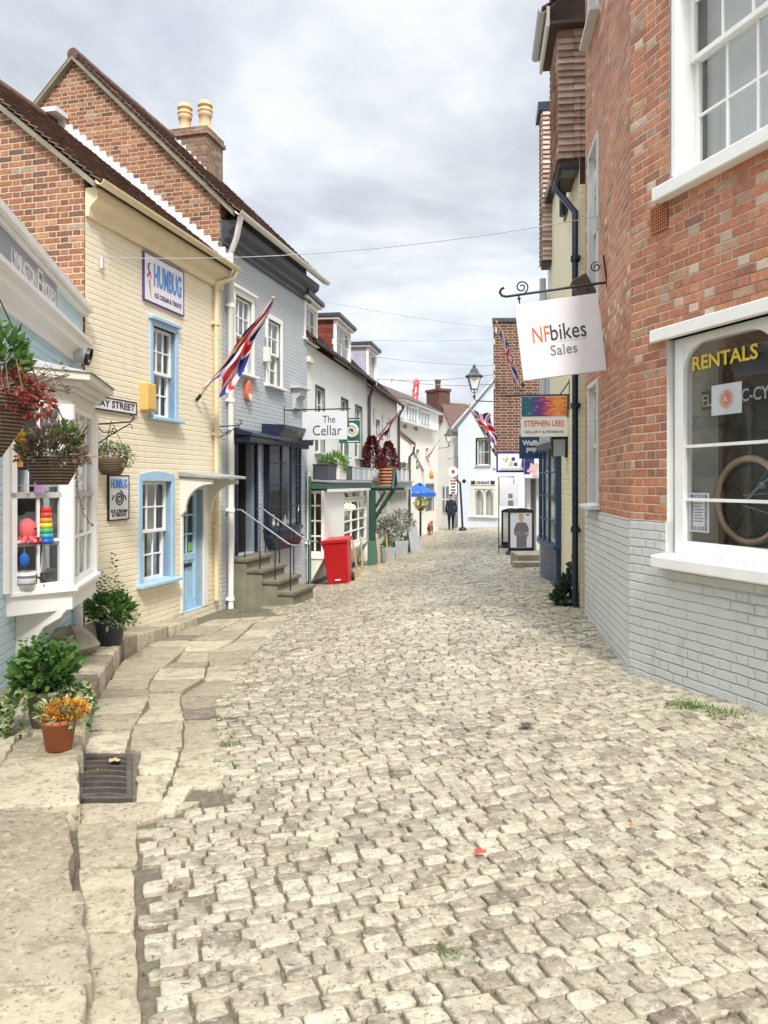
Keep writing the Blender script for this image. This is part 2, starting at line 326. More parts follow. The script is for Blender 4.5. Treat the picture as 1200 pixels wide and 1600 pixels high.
M = dict(
    white=plain('white_paint', (.85, .84, .81), .4, .04, 5, .1), offwhite=plain('off_white_paint', (.72, .70, .63), .5, .06, 4, .12),
    whitewall=plain('white_render', (.80, .79, .76), .75, .06, 1.2, .35, 0, 22), creamwall=plain('cream_render', (.78, .74, .66), .75, .06, 1.2, .35, 0, 22),
    bluewhite=plain('pale_blue_white_render', (.70, .75, .82), .75, .05, 1.2, .3, 0, 22),
    paleblue=paintbrick('pale_blue_painted_brick', (.50, .68, .76), .55, .15, .7), paleblueplain=plain('pale_blue_paint', (.53, .72, .80), .5, .05),
    creambrick=paintbrick('cream_painted_brick', (.82, .73, .55), .6, .35, .6, line=.14), creampaint=plain('cream_gloss_paint', (.74, .62, .40), .4, .06),
    greybrick=paintbrick('grey_blue_painted_brick', (.45, .48, .51), .6, .2, .6), greylow=plain('grey_blue_paint', (.38, .43, .48), .5, .06),
    plinth=paintbrick('grey_painted_plinth_brick', (.58, .59, .57), .6, .45, 1.0, line=.12), yellowbrick=paintbrick('pale_yellow_painted_brick', (.78, .72, .48), .6, .35, .5),
    whitebrick=paintbrick('white_painted_brick', (.78, .76, .71), .6, .2, .5),
    trim=plain('sky_blue_gloss', (.36, .54, .72), .35, .05), doorblue=plain('powder_blue_door_paint', (.36, .58, .74), .35, .05),
    navy=plain('navy_gloss', (.012, .022, .05), .25, .2), navyblue=plain('deep_blue_paint', (.015, .06, .13), .35, .15), black=plain('black_iron', (.012, .012, .014), .4, .2),
    charcoal=plain('charcoal_paint', (.05, .055, .07), .45, .15), dgreen=plain('dark_green_paint', (.018, .06, .045), .4, .15), midgreen=plain('grey_green_paint', (.07, .15, .11), .45, .1),
    red=plain('red_plastic', (.44, .004, .008), .35, .06), lightgrey=plain('light_grey_paint', (.48, .50, .50), .5, .06), reveal=plain('pale_grey_reveal', (.60, .61, .58), .6, .05, 5, .2),
    stone=plain('weathered_step_stone', (.17, .15, .105), .8, .25, 5, .5), rubble=plain('rough_rubble_stone', (.30, .26, .19), .9, .3, 6, .8),
    concrete=plain('mossy_rendered_concrete', (.21, .205, .145), .85, .25, 3, .4), lead=plain('lead_sheet', (.34, .35, .35), .45, .15, 5, .2),
    flash=plain('white_lead_flashing', (.78, .78, .78), .4, .06), wood=plain('pale_timber', (.45, .33, .18), .6, .2, 9, .2), dwood=plain('dark_timber', (.07, .045, .03), .6, .3, 9, .2),
    terracotta=plain('terracotta', (.42, .13, .05), .7, .12, 5, .2), buffpot=plain('buff_clay', (.62, .44, .25), .75, .15, 6, .3), iron=plain('rusty_cast_iron', (.10, .085, .075), .7, .3, 12, .4, .3),
    zinc=plain('grey_zinc', (.36, .38, .39), .5, .12, 5), steel=plain('galvanised_rail', (.26, .27, .28), .45, .15, 8, 0, .3), signwhite=plain('sign_white', (.74, .73, .75), .35, .03),
    ink=plain('black_lettering', (.02, .02, .025), .5, .1), orangered=plain('orange_red_lettering', (.70, .13, .03), .5, .08), yellowtx=plain('yellow_lettering', (.72, .50, .05), .5, .06),
    humblue=plain('mid_blue_lettering', (.10, .25, .62), .5, .1), purple=plain('violet_edge', (.08, .05, .25), .5, .1), greytx=plain('grey_lettering', (.20, .20, .22), .5, .1),
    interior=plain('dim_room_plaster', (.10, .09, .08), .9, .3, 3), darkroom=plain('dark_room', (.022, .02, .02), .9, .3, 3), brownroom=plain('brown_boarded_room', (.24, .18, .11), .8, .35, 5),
    curtain=plain('white_curtain_cloth', (.60, .60, .58), .9, .06, 5), glass=glassmat(), clearglass=glassmat('clear_shop_glass', (.9, .93, .93), .06),
    lampglass=plain('frosted_lamp_glass', (.8, .82, .8), .2, .03), amber=emit('warm_bulb', (1, .62, .25), 6), skin=plain('skin', (.55, .33, .24), .6, .05),
    cloth=plain('dark_navy_cloth', (.012, .014, .03), .9, .2), orange=plain('orange_paint', (.75, .25, .04), .5, .08), pink=plain('coral_pink_plush', (.85, .16, .17), .9, .1, 20, .5),
    wicker=None, fur=plain('ginger_fur', (.22, .075, .025), .9, .3, 20, .4), bluecloth=plain('royal_blue_cloth', (.02, .12, .50), .8, .1), soil=plain('dark_soil', (.03, .022, .015), .95, .3, 20, .6),
)
BR_GABLE = [(0, (.25, .105, .06)), (.18, (.33, .14, .075)), (.34, (.38, .175, .095)), (.48, (.20, .09, .06)), (.6, (.29, .12, .07)), (.74, (.42, .22, .125)), (.86, (.14, .075, .06)), (.95, (.34, .27, .20))]
BR_RED = [(0, (.46, .175, .095)), (.2, (.53, .21, .115)), (.36, (.41, .165, .10)), (.5, (.56, .245, .135)), (.64, (.48, .20, .12)), (.78, (.34, .15, .10)), (.89, (.48, .29, .19)), (.96, (.58, .46, .36)), (.975, (.27, .13, .10))]
M['gable'] = brick('weathered_stock_brick', BR_GABLE, (.60, .49, .33), msize=.0065)
M['redbrick'] = brick('orange_red_brick', BR_RED, (.62, .52, .38), msize=.005, mdark=(.26, .17, .12), pale=(.74, .64, .52))
M['darkbrick'] = brick('dark_brown_brick', [(0, (.11, .045, .03)), (.3, (.14, .055, .035)), (.55, (.18, .07, .045)), (.8, (.09, .045, .035))], (.50, .40, .30), msize=.0065)
M['chimbrick'] = brick('sooty_chimney_brick', [(0, (.20, .115, .075)), (.3, (.27, .16, .10)), (.6, (.16, .10, .07)), (.8, (.33, .20, .13))], (.34, .28, .20))
M['redchim'] = brick('red_chimney_brick', [(0, (.12, .04, .028)), (.4, (.17, .06, .038)), (.7, (.09, .04, .03))], (.17, .12, .09))
M['tile'] = tintmat('clay_roof_tile', [(0, (.07, .045, .04)), (.35, (.13, .07, .055)), (.6, (.19, .10, .075)), (.8, (.12, .085, .065)), (1, (.24, .15, .10))], .8, .5, 45, (.16, .13, .09))
M['tilered'] = tintmat('hung_clay_tile', [(0, (.32, .20, .155)), (.4, (.46, .32, .26)), (.7, (.58, .43, .36)), (1, (.64, .52, .45))], .8, .4, 45)
M['oxblood'] = brick('oxblood_hung_tile', [(0, (.20, .045, .025)), (.4, (.26, .06, .035)), (.7, (.15, .04, .03))], (.06, .02, .015), w=.17, h=.11, flemish=False, msize=.003)
M['lilac'] = plain('lilac_grey_cladding', (.42, .42, .52), .5, .08)
def wickermat():
    n = NT('wicker'); w = n.N('ShaderNodeTexWave'); w.wave_type = 'BANDS'; w.bands_direction = 'Z'; w.inputs['Scale'].default_value = 16; w.inputs['Distortion'].default_value = 1.5; w.inputs['Detail'].default_value = 3; w.inputs['Detail Scale'].default_value = 6
    n.L(n.co('Object'), w.inputs['Vector']); c = n.ramp(w.outputs[1], [(.2, (.035, .022, .014)), (.55, (.16, .10, .06)), (.9, (.26, .18, .12))])
    return n.fin(c, .7, n.bump(w.outputs[1], .8, .01))
M['wicker'] = wickermat()
LEAF = leafmat('green_leaf', [(0, (.025, .06, .015)), (.4, (.055, .13, .028)), (.7, (.10, .21, .045)), (1, (.20, .31, .08))])
IVY = leafmat('variegated_ivy_leaf', [(0, (.04, .09, .025)), (.4, (.11, .19, .05)), (.65, (.28, .34, .14)), (1, (.58, .58, .36))])
DRY = leafmat('dry_heather', [(0, (.07, .045, .03)), (.4, (.16, .10, .06)), (.7, (.22, .16, .10)), (.85, (.18, .05, .06)), (1, (.34, .26, .20))])
REDL = leafmat('deep_red_leaf', [(0, (.05, .006, .008)), (.5, (.13, .014, .018)), (1, (.28, .03, .03))])
OLIVE = leafmat('silvery_leaf', [(0, (.06, .07, .05)), (.5, (.17, .19, .14)), (1, (.42, .44, .37))])
FLOWER = leafmat('orange_yellow_petal', [(0, (.50, .11, .02)), (.5, (.62, .25, .03)), (1, (.72, .50, .05))])
GRASS = leafmat('grass_blade', [(0, (.05, .10, .015)), (.6, (.12, .20, .03)), (1, (.22, .30, .06))])
# ================================================================== terrain
GL = [(-8, .2), (0, .0), (2.3, -.02), (4.5, -.10), (7.5, -.33), (10, -.45), (12.8, -.50), (17.5, -.70), (25, -.82), (40, -.92), (60, -1.2), (400, -2)]
GR = [(-8, .2), (0, .0), (5.3, .02), (6.7, -.05), (9.4, .0), (13, -.02), (17, -.12), (20, -.2), (38, -.62), (60, -1.0), (400, -2)]
_gly, _glz = np.array(GL).T; _gry, _grz = np.array(GR).T
def ground(x, y):
    x = np.asarray(x, float); y = np.asarray(y, float)
    # the street bends right further down, so the cross-fall moves with it
    mid = np.interp(y, [0, 10, 20, 30, 60], [0, 0, 1.0, 2.4, 5]); t = np.clip((x - mid + 2.8) / 5.6, 0, 1); t = t * t * (3 - 2 * t)
    z = np.interp(y, _gly, _glz) * (1 - t) + np.interp(y, _gry, _grz) * t
    return z + .012 * np.sin(x * 2.1 + y * .7) * np.sin(y * 1.3 - x * .6)
def g1(x, y): return float(ground(x, y))
def gp(px, py, off=0.0):
    lo, hi = .5, 120.0
    for _ in range(60):
        m = (lo + hi) / 2; p = at(px, py, m)
        if p.z > g1(p.x, p.y) + off: lo = m
        else: hi = m
    return at(px, py, lo)
# ---- facades on plan
F_blue = Fac((-2.46, 3.0), (-.187, 1), -.2)
F_cream = Fac((-3.58, 9.2), (.2419, 1), -.35)
F_grey = Fac((-2.716, 12.78), (.249, 1), -.5)
F_wht = Fac((-1.74, 16.85), (.1745, 1), -.75)
F_brk = Fac((2.15, 6.7), (.3368, -1), -.15)       # corner to the right, towards the camera
F_side = Fac((2.467, 9.4), (-.1174, -1), -.1)       # far end to the corner
F_yel = Fac((2.97, 13.6), (-.1208, -1), -.1)
KERB = [Vector((-.22, .3, 0)), Vector((-.38, .8, 0))] + [gp(x, y) for x, y in ((130, 1600), (124, 1440), (118, 1290), (126, 1185), (150, 1095), (190, 1032), (245, 1003), (312, 976))]
KY = [p.y for p in KERB]; KX = [p.x for p in KERB]
def kerbx(y): return float(np.interp(y, KY, KX))
FR = [gp(x, y) for x, y in ((222, 1640), (216, 1500), (212, 1330), (214, 1290))]; FR2 = [gp(x, y) for x, y in ((325, 1255), (357, 1200), (352, 1100), (372, 1058), (402, 1018), (432, 985), (455, 962))]
FRall = [Vector((-.05, .3, 0))] + FR + FR2
def flagx(y): return float(np.interp(y, [p.y for p in FRall], [p.x for p in FRall]))
FEND = FR2[-1].y
# ---- the ground: bedding between and below the stones, out to the horizon
def make_ground():
    xs = sorted(set([-300, -120, -60, -30, -18] + [round(-12 + .3 * i, 3) for i in range(87)] + [18, 30, 60, 120, 300]))
    ys = sorted(set([-200, -60, -20, -8, -4] + [round(-2 + .3 * i, 3) for i in range(200)] + [62, 70, 85, 110, 160, 260, 600]))
    X, Y = np.meshgrid(xs, ys); Z = ground(X, Y) - .012
    nx = len(xs); vs = np.stack([X, Y, Z], -1).reshape(-1, 3)
    fs = [(j * nx + i, j * nx + i + 1, (j + 1) * nx + i + 1, (j + 1) * nx + i) for j in range(len(ys) - 1) for i in range(nx - 1)]
    n = NT('joint_mortar_and_grit'); co = n.co('Object')
    c = n.ramp(n.noise(30, 6, .7), [(.3, (.08, .066, .043)), (.55, (.155, .132, .092)), (.75, (.235, .205, .15))])
    c = n.mix(n.ramp(n.noise(2.6, 5, .6), [(.57, 0), (.66, 1)]), c, n.mix(n.noise(60, 2), (.09, .09, .035), (.15, .16, .055)))
    n.fin(c, .85, n.bump(n.noise(70, 6, .7), .8, .01))
    me = bpy.data.meshes.new('ground'); me.from_pydata([tuple(v) for v in vs], [], fs); me.materials.append(n.mat)
    for p in me.polygons: p.use_smooth = True
    o = bpy.data.objects.new('ground', me); COL.objects.link(o); o['kind'] = 'structure'
make_ground()
# ---- stones: rounded slabs gathered in numpy, one mesh per paving
class Stones:
    def __init__(s): s.V = []; s.F = []; s.T = []; s.n = 0
    def stone(s, poly, zf, top=.02, bev=.012, tint=.5, rough=.003, dome=.004, tilt=0, low=-.03):
        n = len(poly); P = np.array(poly, float); c = P.mean(0); d = P - c; ln = np.linalg.norm(d, axis=1, keepdims=True)
        rings = []
        for ins, dz in ((0, low), (0, top - bev * .9), (bev * .45, top - bev * .25), (bev * 1.6, top)):
            q = c + d * (1 - np.minimum(ins / ln, .6)); z = zf(q[:, 0], q[:, 1]) + dz + (tilt[0] * (q[:, 0] - c[0]) + tilt[1] * (q[:, 1] - c[1]) if tilt else 0)
            if dz > 0: z = z + np.random.uniform(-rough, rough, n)
            rings.append(np.column_stack([q, z]))
        mid = c + d * .45; zm = zf(mid[:, 0], mid[:, 1]) + top + dome * .7 + np.random.uniform(-rough, rough, n); rings.append(np.column_stack([mid, zm]))
        cen = np.array([[c[0], c[1], float(zf(c[0], c[1])) + top + dome]])
        b = s.n; s.V.append(np.vstack(rings + [cen])); k = len(rings)
        for r in range(k - 1):
            for i in range(n):
                j = (i + 1) % n; s.F.append((b + r * n + i, b + r * n + j, b + (r + 1) * n + j, b + (r + 1) * n + i)); s.T.append(tint)
        for i in range(n): s.F.append((b + (k - 1) * n + i, b + (k - 1) * n + (i + 1) % n, b + k * n)); s.T.append(tint)
        s.n += k * n + 1
    def build(s, name, mat, kind='structure'):
        me = bpy.data.meshes.new(name); me.from_pydata(np.vstack(s.V).tolist(), [], s.F); me.materials.append(mat)
        me.polygons.foreach_set('use_smooth', [True] * len(s.F)); a = me.attributes.new('tint', 'FLOAT', 'FACE'); a.data.foreach_set('value', s.T)
        o = bpy.data.objects.new(name, me); COL.objects.link(o); o['kind'] = kind; return o
def stonemat(name, stops, dark, wet=.45, scale=1.0, pale=(.60, .555, .44)):
    n = NT(name); c = n.ramp(n.attr('tint'), stops)
    blot = n.noise(9 * scale, 8, .72, None, .4); c = n.mix(n.math('MULTIPLY', n.ramp(blot, [(.49, 0), (.60, 1)]), .55), c, dark)
    pit = n.noise(42 * scale, 6, .75, None, .6); c = n.mix(n.math('MULTIPLY', n.ramp(pit, [(.55, 0), (.62, 1)]), .8), c, tuple(x * .42 for x in dark))
    sc = n.noise(26 * scale, 7, .78); c = n.mix(n.math('MULTIPLY', n.ramp(sc, [(.52, 0), (.64, 1)]), .6), c, pale)
    big = n.noise(.8, 4); c = n.mix(.5, c, n.mix(n.ramp(big, [(.3, 0), (.7, 1)]), .72, 1.18), 'MULTIPLY')
    moss = n.noise(1.9, 6, .65); c = n.mix(n.math('MULTIPLY', n.ramp(moss, [(.62, 0), (.74, 1)]), .35), c, (.14, .14, .045))
    nm = n.bump(n.noise(32 * scale, 7, .7), .55, .012); nm = n.bump(n.noise(120 * scale, 4, .6), .35, .003, nm)
    r = n.ramp(n.noise(6, 5), [(.3, wet - .12), (.7, wet + .22)])
    return n.fin(c, r, nm)
M['sett'] = stonemat('worn_sett_stone', [(0, (.19, .16, .11)), (.2, (.28, .243, .172)), (.5, (.375, .332, .24)), (.8, (.47, .425, .32)), (1, (.30, .27, .20))], (.11, .088, .058), .30)
M['flag'] = stonemat('york_flagstone', [(0, (.16, .132, .095)), (.3, (.27, .228, .16)), (.65, (.41, .355, .25)), (1, (.53, .475, .345))], (.17, .138, .088), .5, .9, (.52, .465, .34))
np.random.seed(5)
def sstep(a, b, x): t = min(1, max(0, (x - a) / (b - a))); return t * t * (3 - 2 * t)
def make_setts():
    st = Stones(); v = .2; row = 0
    def wallx(y):      # right-hand limit
        return float(np.interp(y, [0, 2, 5.3, 6.7, 9.4, 13, 19, 19.5, 28, 40, 48], [4.6, 4.1, 2.75, 2.3, 2.55, 2.75, 3.4, 4.2, 5.2, 6.5, 8]))
    def leftx(y):
        if y < FEND: return flagx(y)
        return float(np.interp(y, [FEND, 13, 16.8, 25, 30, 44, 48], [flagx(FEND), -2.0, -1.6, -.2, .7, .6, .5]))
    def warp(u, vv):
        k = .34 - .46 * sstep(1.5, 15, vv)
        return u + .03 * math.sin(vv * 1.7), vv + k * u + .022 * u * abs(u) * (1 - sstep(4, 14, vv)) + .03 * math.sin(u * 1.6 + vv * .8)
    while v < 47:
        c = np.random.uniform(.070, .094) * (1 + .22 * sstep(3, 9, v) + .25 * sstep(14, 24, v)); u = -6 + np.random.uniform(0, .2)
        far = v > 12
        while u < 9:
            w = (np.random.uniform(.080, .135) if np.random.rand() > .12 else np.random.uniform(.145, .18)) * (1 + .2 * sstep(3, 9, v) + .25 * sstep(14, 24, v))
            gx, gy = warp(u + w / 2, v + c / 2)
            if gy > .25 and leftx(gy) - (.10 if gy > 4.2 else -.05) < gx < wallx(gy) + .3 and gx > -.52 * gy - .6 and gx < .52 * gy + .8:
                g = np.random.uniform(.0035, .0075)
                kk = .34 - .46 * sstep(1.5, 15, v) + .044 * abs(u) * (1 - sstep(4, 14, v))
                def pt(a, b): x, y = warp(u + a, v + b); x -= kk * (b - c / 2); return [x + np.random.uniform(-.0045, .0045), y + np.random.uniform(-.0035, .0035)]
                k = min(w, c) * np.random.uniform(.05, .15)
                if far: poly = [pt(g, g), pt(w - g, g), pt(w - g, c - g), pt(g, c - g)]
                else: poly = [pt(g + k, g), pt(w / 2, g - .003), pt(w - g - k, g), pt(w - g, g + k), pt(w - g, c - g - k), pt(w - g - k, c - g), pt(w / 2, c - g + .003), pt(g + k, c - g), pt(g, c - g - k), pt(g, g + k)]
                st.stone(poly, ground, .006 + np.random.uniform(-.006, .007), .0055, float(np.clip(np.random.normal(.55, .25), 0, 1)), .0022, .002, (np.random.normal(0, .05), np.random.normal(0, .05)), -.02)
            u += w
        v += c; row += 1
    st.build('cobbled_road', M['sett'])
make_setts()
def edged(a, b, c, d, n=7, j=.0065):
    P = [np.array(p) for p in (a, b, c, d)]; out = []
    for i in range(4):
        p, q = P[i], P[(i + 1) % 4]; L = np.linalg.norm(q - p)
        for t in range(n):
            s_ = (t + (.18 if t == 0 else 0)) / n
            out.append(p + (q - p) * s_ + np.random.uniform(-j, j, 2))
    return out
GRATE = [gp(118, 1252), gp(207, 1252), gp(207, 1182), gp(125, 1182)]
def make_flags():
    st = Stones(); g = .008
    def lane(x0, x1, ya, yb, lo, hi, skip=None, jit=.0, base=.55, ragged=False):
        y = ya
        while y < yb - .08:
            L = min(np.random.uniform(lo, hi), yb - y)
            if yb - y - L < .15: L = yb - y
            if not (skip and skip[0] < y + L / 2 < skip[1]):
                sk = np.random.uniform(-jit, jit); e1 = np.random.uniform(-.13, .05) if ragged else 0
                a = (x0(y) + g, y + g); b = (x1(y) - g + e1, y + g + sk); c = (x1(y + L) - g + e1, y + L - g + sk); d = (x0(y + L) + g, y + L - g)
                st.stone(edged(a, b, c, d), ground, .013 + np.random.uniform(-.006, .008), .006, float(np.clip(np.random.normal(base, .27), 0, 1)), .002, .0, (np.random.normal(0, .01), np.random.normal(0, .01)))
            y += L
    y1 = FR[-1].y; gy0, gy1 = min(p.y for p in GRATE) - .03, max(p.y for p in GRATE) + .03
    lane(kerbx, flagx, .3, gy0, .28, .55, None, .03, .6)
    y2 = FEND
    fl = lambda y: flagx(max(y, FR2[0].y + .02))
    W = lambda t0: (lambda y, t=None: W_(t0 if t0 in (0, 1) else t0 + .05 * math.sin(y * 2.7 + t0 * 9) + .025 * math.sin(y * 6.1 + t0 * 20))(y))
    W_ = lambda t: (lambda y: kerbx(min(y, KY[-1])) * (1 - t) + fl(y) * t if y < KY[-1] else (kerbx(KY[-1]) + (y - KY[-1]) * .25) * (1 - t) + fl(y) * t)
    lane(W(0), W(.36), gy1, y2, .35, .75, None, .04)
    lane(lambda y: float(np.interp(y, [GRATE[1].y, GRATE[2].y], [GRATE[1].x, GRATE[2].x])) + .02, W(.68), gy0, gy1, .3, .5, None, .02)
    lane(kerbx, lambda y: kerbx(y) + .02, gy0, gy1, .3, .5, None, .0)
    lane(W(.36), W(.68), gy1, y2, .35, .9, None, .05)
    lane(W(.68), fl, y1 + .1, gy1, .3, .5, None, .04, .8, True)
    lane(W(.68), fl, gy1, y2, .3, .8, None, .05, .5, True)
    st.build('flagstone_path', M['flag'])
    # raised pavement behind the kerb
    sp = Stones()
    def kt(y): return float(np.interp(y, [0, 2.3, 4.6, 7, 9, 10.8], [.06, .07, .11, .17, .19, .10]))
    zt = lambda x, y: ground(x, y) + np.interp(y, [0, 2.3, 4.6, 7, 9, 10.8], [.06, .07, .11, .17, .19, .10]) + .02
    wl = lambda y: float(np.interp(y, [-1, 3, 9.15, 9.2, 12.8], [-1.7, -2.46, -3.62, -3.58, -2.71])) - .05
    def ln(t0, t1, ya, yb, lo, hi):
        y = ya
        while y < yb - .05:
            L = min(np.random.uniform(lo, hi), yb - y); f = lambda yy, t: kerbx(yy) + (wl(yy) - kerbx(yy)) * t
            sk = np.random.uniform(-.06, .06); a = (f(y, t1) + g, y + g); b = (f(y, t0) - g * .2, y + g + sk); c = (f(y + L, t0) - g * .2, y + L - g + sk); d = (f(y + L, t1) + g, y + L - g)
            sp.stone(edged(a, b, c, d, 8, .011), zt, .0 + np.random.uniform(-.008, .008), .008, float(np.clip(np.random.normal(.55, .25), 0, 1)), .0025, .0, (0, 0), -.3); y += L
    ln(0, .42, .35, 4.9, .45, .8); ln(.42, .75, .35, 4.9, .4, .7); ln(.75, 1, .35, 4.9, .5, .9)
    ln(0, .5, 4.9, 8.6, .5, .8); ln(.5, 1, 4.9, 8.6, .4, .8); ln(0, 1, 8.6, KY[-1], .4, .7)
    sp.build('raised_pavement', M['flag'])
    return zt
PAVE = make_flags()
def pave(x, y): return float(PAVE(x, y))
# ================================================================== building elements
def wall_mb(x0, x1, z0, z1, holes=(), depth=.12, y=0.0, thick=.0):
    mb = MB(); xs = sorted({x0, x1, *[h[0] for h in holes], *[h[1] for h in holes]}); zs = sorted({z0, z1, *[h[2] for h in holes], *[h[3] for h in holes]})
    xs = [x for x in xs if x0 <= x <= x1]; zs = [z for z in zs if z0 <= z <= z1]
    for i in range(len(xs) - 1):
        for j in range(len(zs) - 1):
            cx, cz = (xs[i] + xs[i + 1]) / 2, (zs[j] + zs[j + 1]) / 2
            if any(h[0] < cx < h[1] and h[2] < cz < h[3] for h in holes): continue
            mb.quad((xs[i], y, zs[j]), (xs[i + 1], y, zs[j]), (xs[i + 1], y, zs[j + 1]), (xs[i], y, zs[j + 1]))
    for a, b, c, d in holes:
        e = y + depth
        mb.quad((a, y, c), (a, e, c), (a, e, d), (a, y, d), 1); mb.quad((b, y, c), (b, y, d), (b, e, d), (b, e, c), 1)
        if d < z1 - 1e-6: mb.quad((a, y, d), (b, y, d), (b, e, d), (a, e, d), 1)
        if c > z0 + 1e-6: mb.quad((a, y, c), (a, e, c), (b, e, c), (b, y, c), 1)
    return mb
def window(F, x0, x1, z0, z1, nx=3, nz=4, frame='white', sash='white', arch=.07, recess=.06, sill='white', silld=.09, curtain=0, room='darkroom', mid=True, y=0.0, parent=None, head=False, glass='glass', bar=.022, deep=.5):
    if parent is None: par = F.root; pl = (0, 0, -F.zb)
    else: par = parent; pl = (0, 0, 0)
    w = MB(); a = arch; p = .022
    if a > 0:
        w.box(x0 - a, x0, y - p, y + recess + .05, z0, z1); w.box(x1, x1 + a, y - p, y + recess + .05, z0, z1); w.box(x0 - a, x1 + a, y - p, y + recess + .05, z1, z1 + a)
        if head: w.box(x0 - a - .03, x1 + a + .03, y - p - .05, y, z1 + a, z1 + a + .05)
    wo = w.build('window', M[frame], par, pl, bev=.006) if a > 0 else None
    s = MB(); ya, yb = y + recess, y + recess + .045; st = .045
    zm = z0 + (z1 - z0) * .5
    def frame_(za, zb_, yy, n):
        s.box(x0, x0 + st, yy, yy + .045, za, zb_); s.box(x1 - st, x1, yy, yy + .045, za, zb_)
        s.box(x0 + st, x1 - st, yy + .002, yy + .043, za, za + st); s.box(x0 + st, x1 - st, yy + .002, yy + .043, zb_ - st, zb_)
        for i in range(1, nx):
            c = x0 + st + (x1 - x0 - 2 * st) * i / nx; s.box(c - bar / 2, c + bar / 2, yy + .008, yy + .036, za + st, zb_ - st)
        for j in range(1, n):
            c = za + st + (zb_ - za - 2 * st) * j / n; s.box(x0 + st, x1 - st, yy + .010, yy + .034, c - bar / 2, c + bar / 2)
    if mid: frame_(z0, zm + .02, ya + .03, nz // 2); frame_(zm - .025, z1, ya - .015, nz - nz // 2)
    else: frame_(z0, z1, ya, nz)
    so_ = s.build('sash' if wo else 'window', M[sash], wo or par, (0, 0, 0) if wo else pl, bev=.003)
    root = wo or so_
    for q0, q1, yy in (((z0, zm, ya + .052), (zm, z1, ya + .007)) if mid else ((z0, z1, ya + .022),)) if 0 else ([(z0, zm, ya + .052), (zm, z1, ya + .007)] if mid else [(z0, z1, ya + .022)]):
        g = MB(); g.quad((x0, yy, q0), (x1, yy, q0), (x1, yy, q1), (x0, yy, q1)); g.build('pane', M[glass], root)
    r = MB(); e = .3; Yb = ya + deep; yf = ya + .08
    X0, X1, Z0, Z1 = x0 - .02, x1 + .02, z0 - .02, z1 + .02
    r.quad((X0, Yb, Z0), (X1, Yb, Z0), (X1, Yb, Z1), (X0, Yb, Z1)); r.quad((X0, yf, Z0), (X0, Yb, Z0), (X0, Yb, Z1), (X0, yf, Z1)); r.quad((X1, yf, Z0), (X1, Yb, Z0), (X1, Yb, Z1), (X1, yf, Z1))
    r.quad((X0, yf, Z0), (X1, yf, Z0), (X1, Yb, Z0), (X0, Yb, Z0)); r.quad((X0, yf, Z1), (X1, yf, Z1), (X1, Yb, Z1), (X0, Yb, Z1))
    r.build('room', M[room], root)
    if curtain:
        c = MB(); n = 14; yc = ya + .16
        def drape(xa, xb, za, zb_):
            P = [(xa + (xb - xa) * i / n, yc + .02 * math.sin(i * 2.1) + .01 * random.random()) for i in range(n + 1)]
            for i in range(n): c.quad((*P[i], za), (*P[i + 1], za), (*P[i + 1], zb_), (*P[i], zb_))
        ww = x1 - x0
        if curtain == 1: drape(x0, x0 + ww * .28, z0, z1); drape(x1 - ww * .28, x1, z0, z1)
        elif curtain == 2: drape(x0, x1, z0 + (z1 - z0) * .5, z1)
        elif curtain == 3: drape(x0, x1, z0, z1)
        c.build('curtain', M['curtain'], root, recalc=False)
    if sill:
        q = MB(); q.hexa([(x0 - a - .05, y - silld, z0 - .055), (x1 + a + .05, y - silld, z0 - .055), (x1 + a + .05, y + recess, z0 - .055), (x0 - a - .05, y + recess, z0 - .055)],
                         [(x0 - a - .05, y - silld, z0 - .012), (x1 + a + .05, y - silld, z0 - .012), (x1 + a + .05, y + recess, z0 + .012), (x0 - a - .05, y + recess, z0 + .012)])
        q.build('sill', M[sill], root, bev=.006)
    return root
def pxwin(F, xl, xr, yt, yb, off=0):
    """opening limits from photo columns/rows: top and bottom read at the left edge"""
    x0, zt = F.loc(xl, yt, off); _, zb = F.loc(xl, yb, off); x1 = F.hit(xr, off); return x0, x1, zb, zt
def tiles(mb, x0, x1, ye, ze, yr, zr, tw=.165, course=.115, sag=.0, jit=.009):
    L = math.hypot(yr - ye, zr - ze); n = max(2, int(L / course)); uy, uz = (yr - ye) / L, (zr - ze) / L; ny, nz = -uz, uy
    if nz < 0: ny, nz = -ny, -nz
    for i in range(n):
        t0, t1 = i * L / n, (i + 1) * L / n + .03; x = x0 - (i % 2) * tw / 2
        while x < x1:
            a, b = max(x0, x) + .002, min(x1, x + tw) - .002; x += tw
            if b - a < .02: continue
            d = random.uniform(-jit, jit); h0, h1 = .036 + d * .6, .004; s_ = random.uniform(-jit, jit)
            sg = lambda xx: -sag * math.sin(math.pi * (xx - x0) / (x1 - x0))
            pt = lambda xx, t, h: (xx, ye + uy * t + ny * h, ze + uz * t + nz * h + sg(xx))
            mb.hexa([pt(a, t0 + s_, h0 - .02), pt(b, t0 + s_, h0 - .02), pt(b, t1, h1 - .014), pt(a, t1, h1 - .014)],
                    [pt(a, t0 + s_, h0), pt(b, t0 + s_, h0 + random.uniform(-.002, .003)), pt(b, t1, h1), pt(a, t1, h1)], 0, min(1, max(0, random.gauss(.45, .25))))
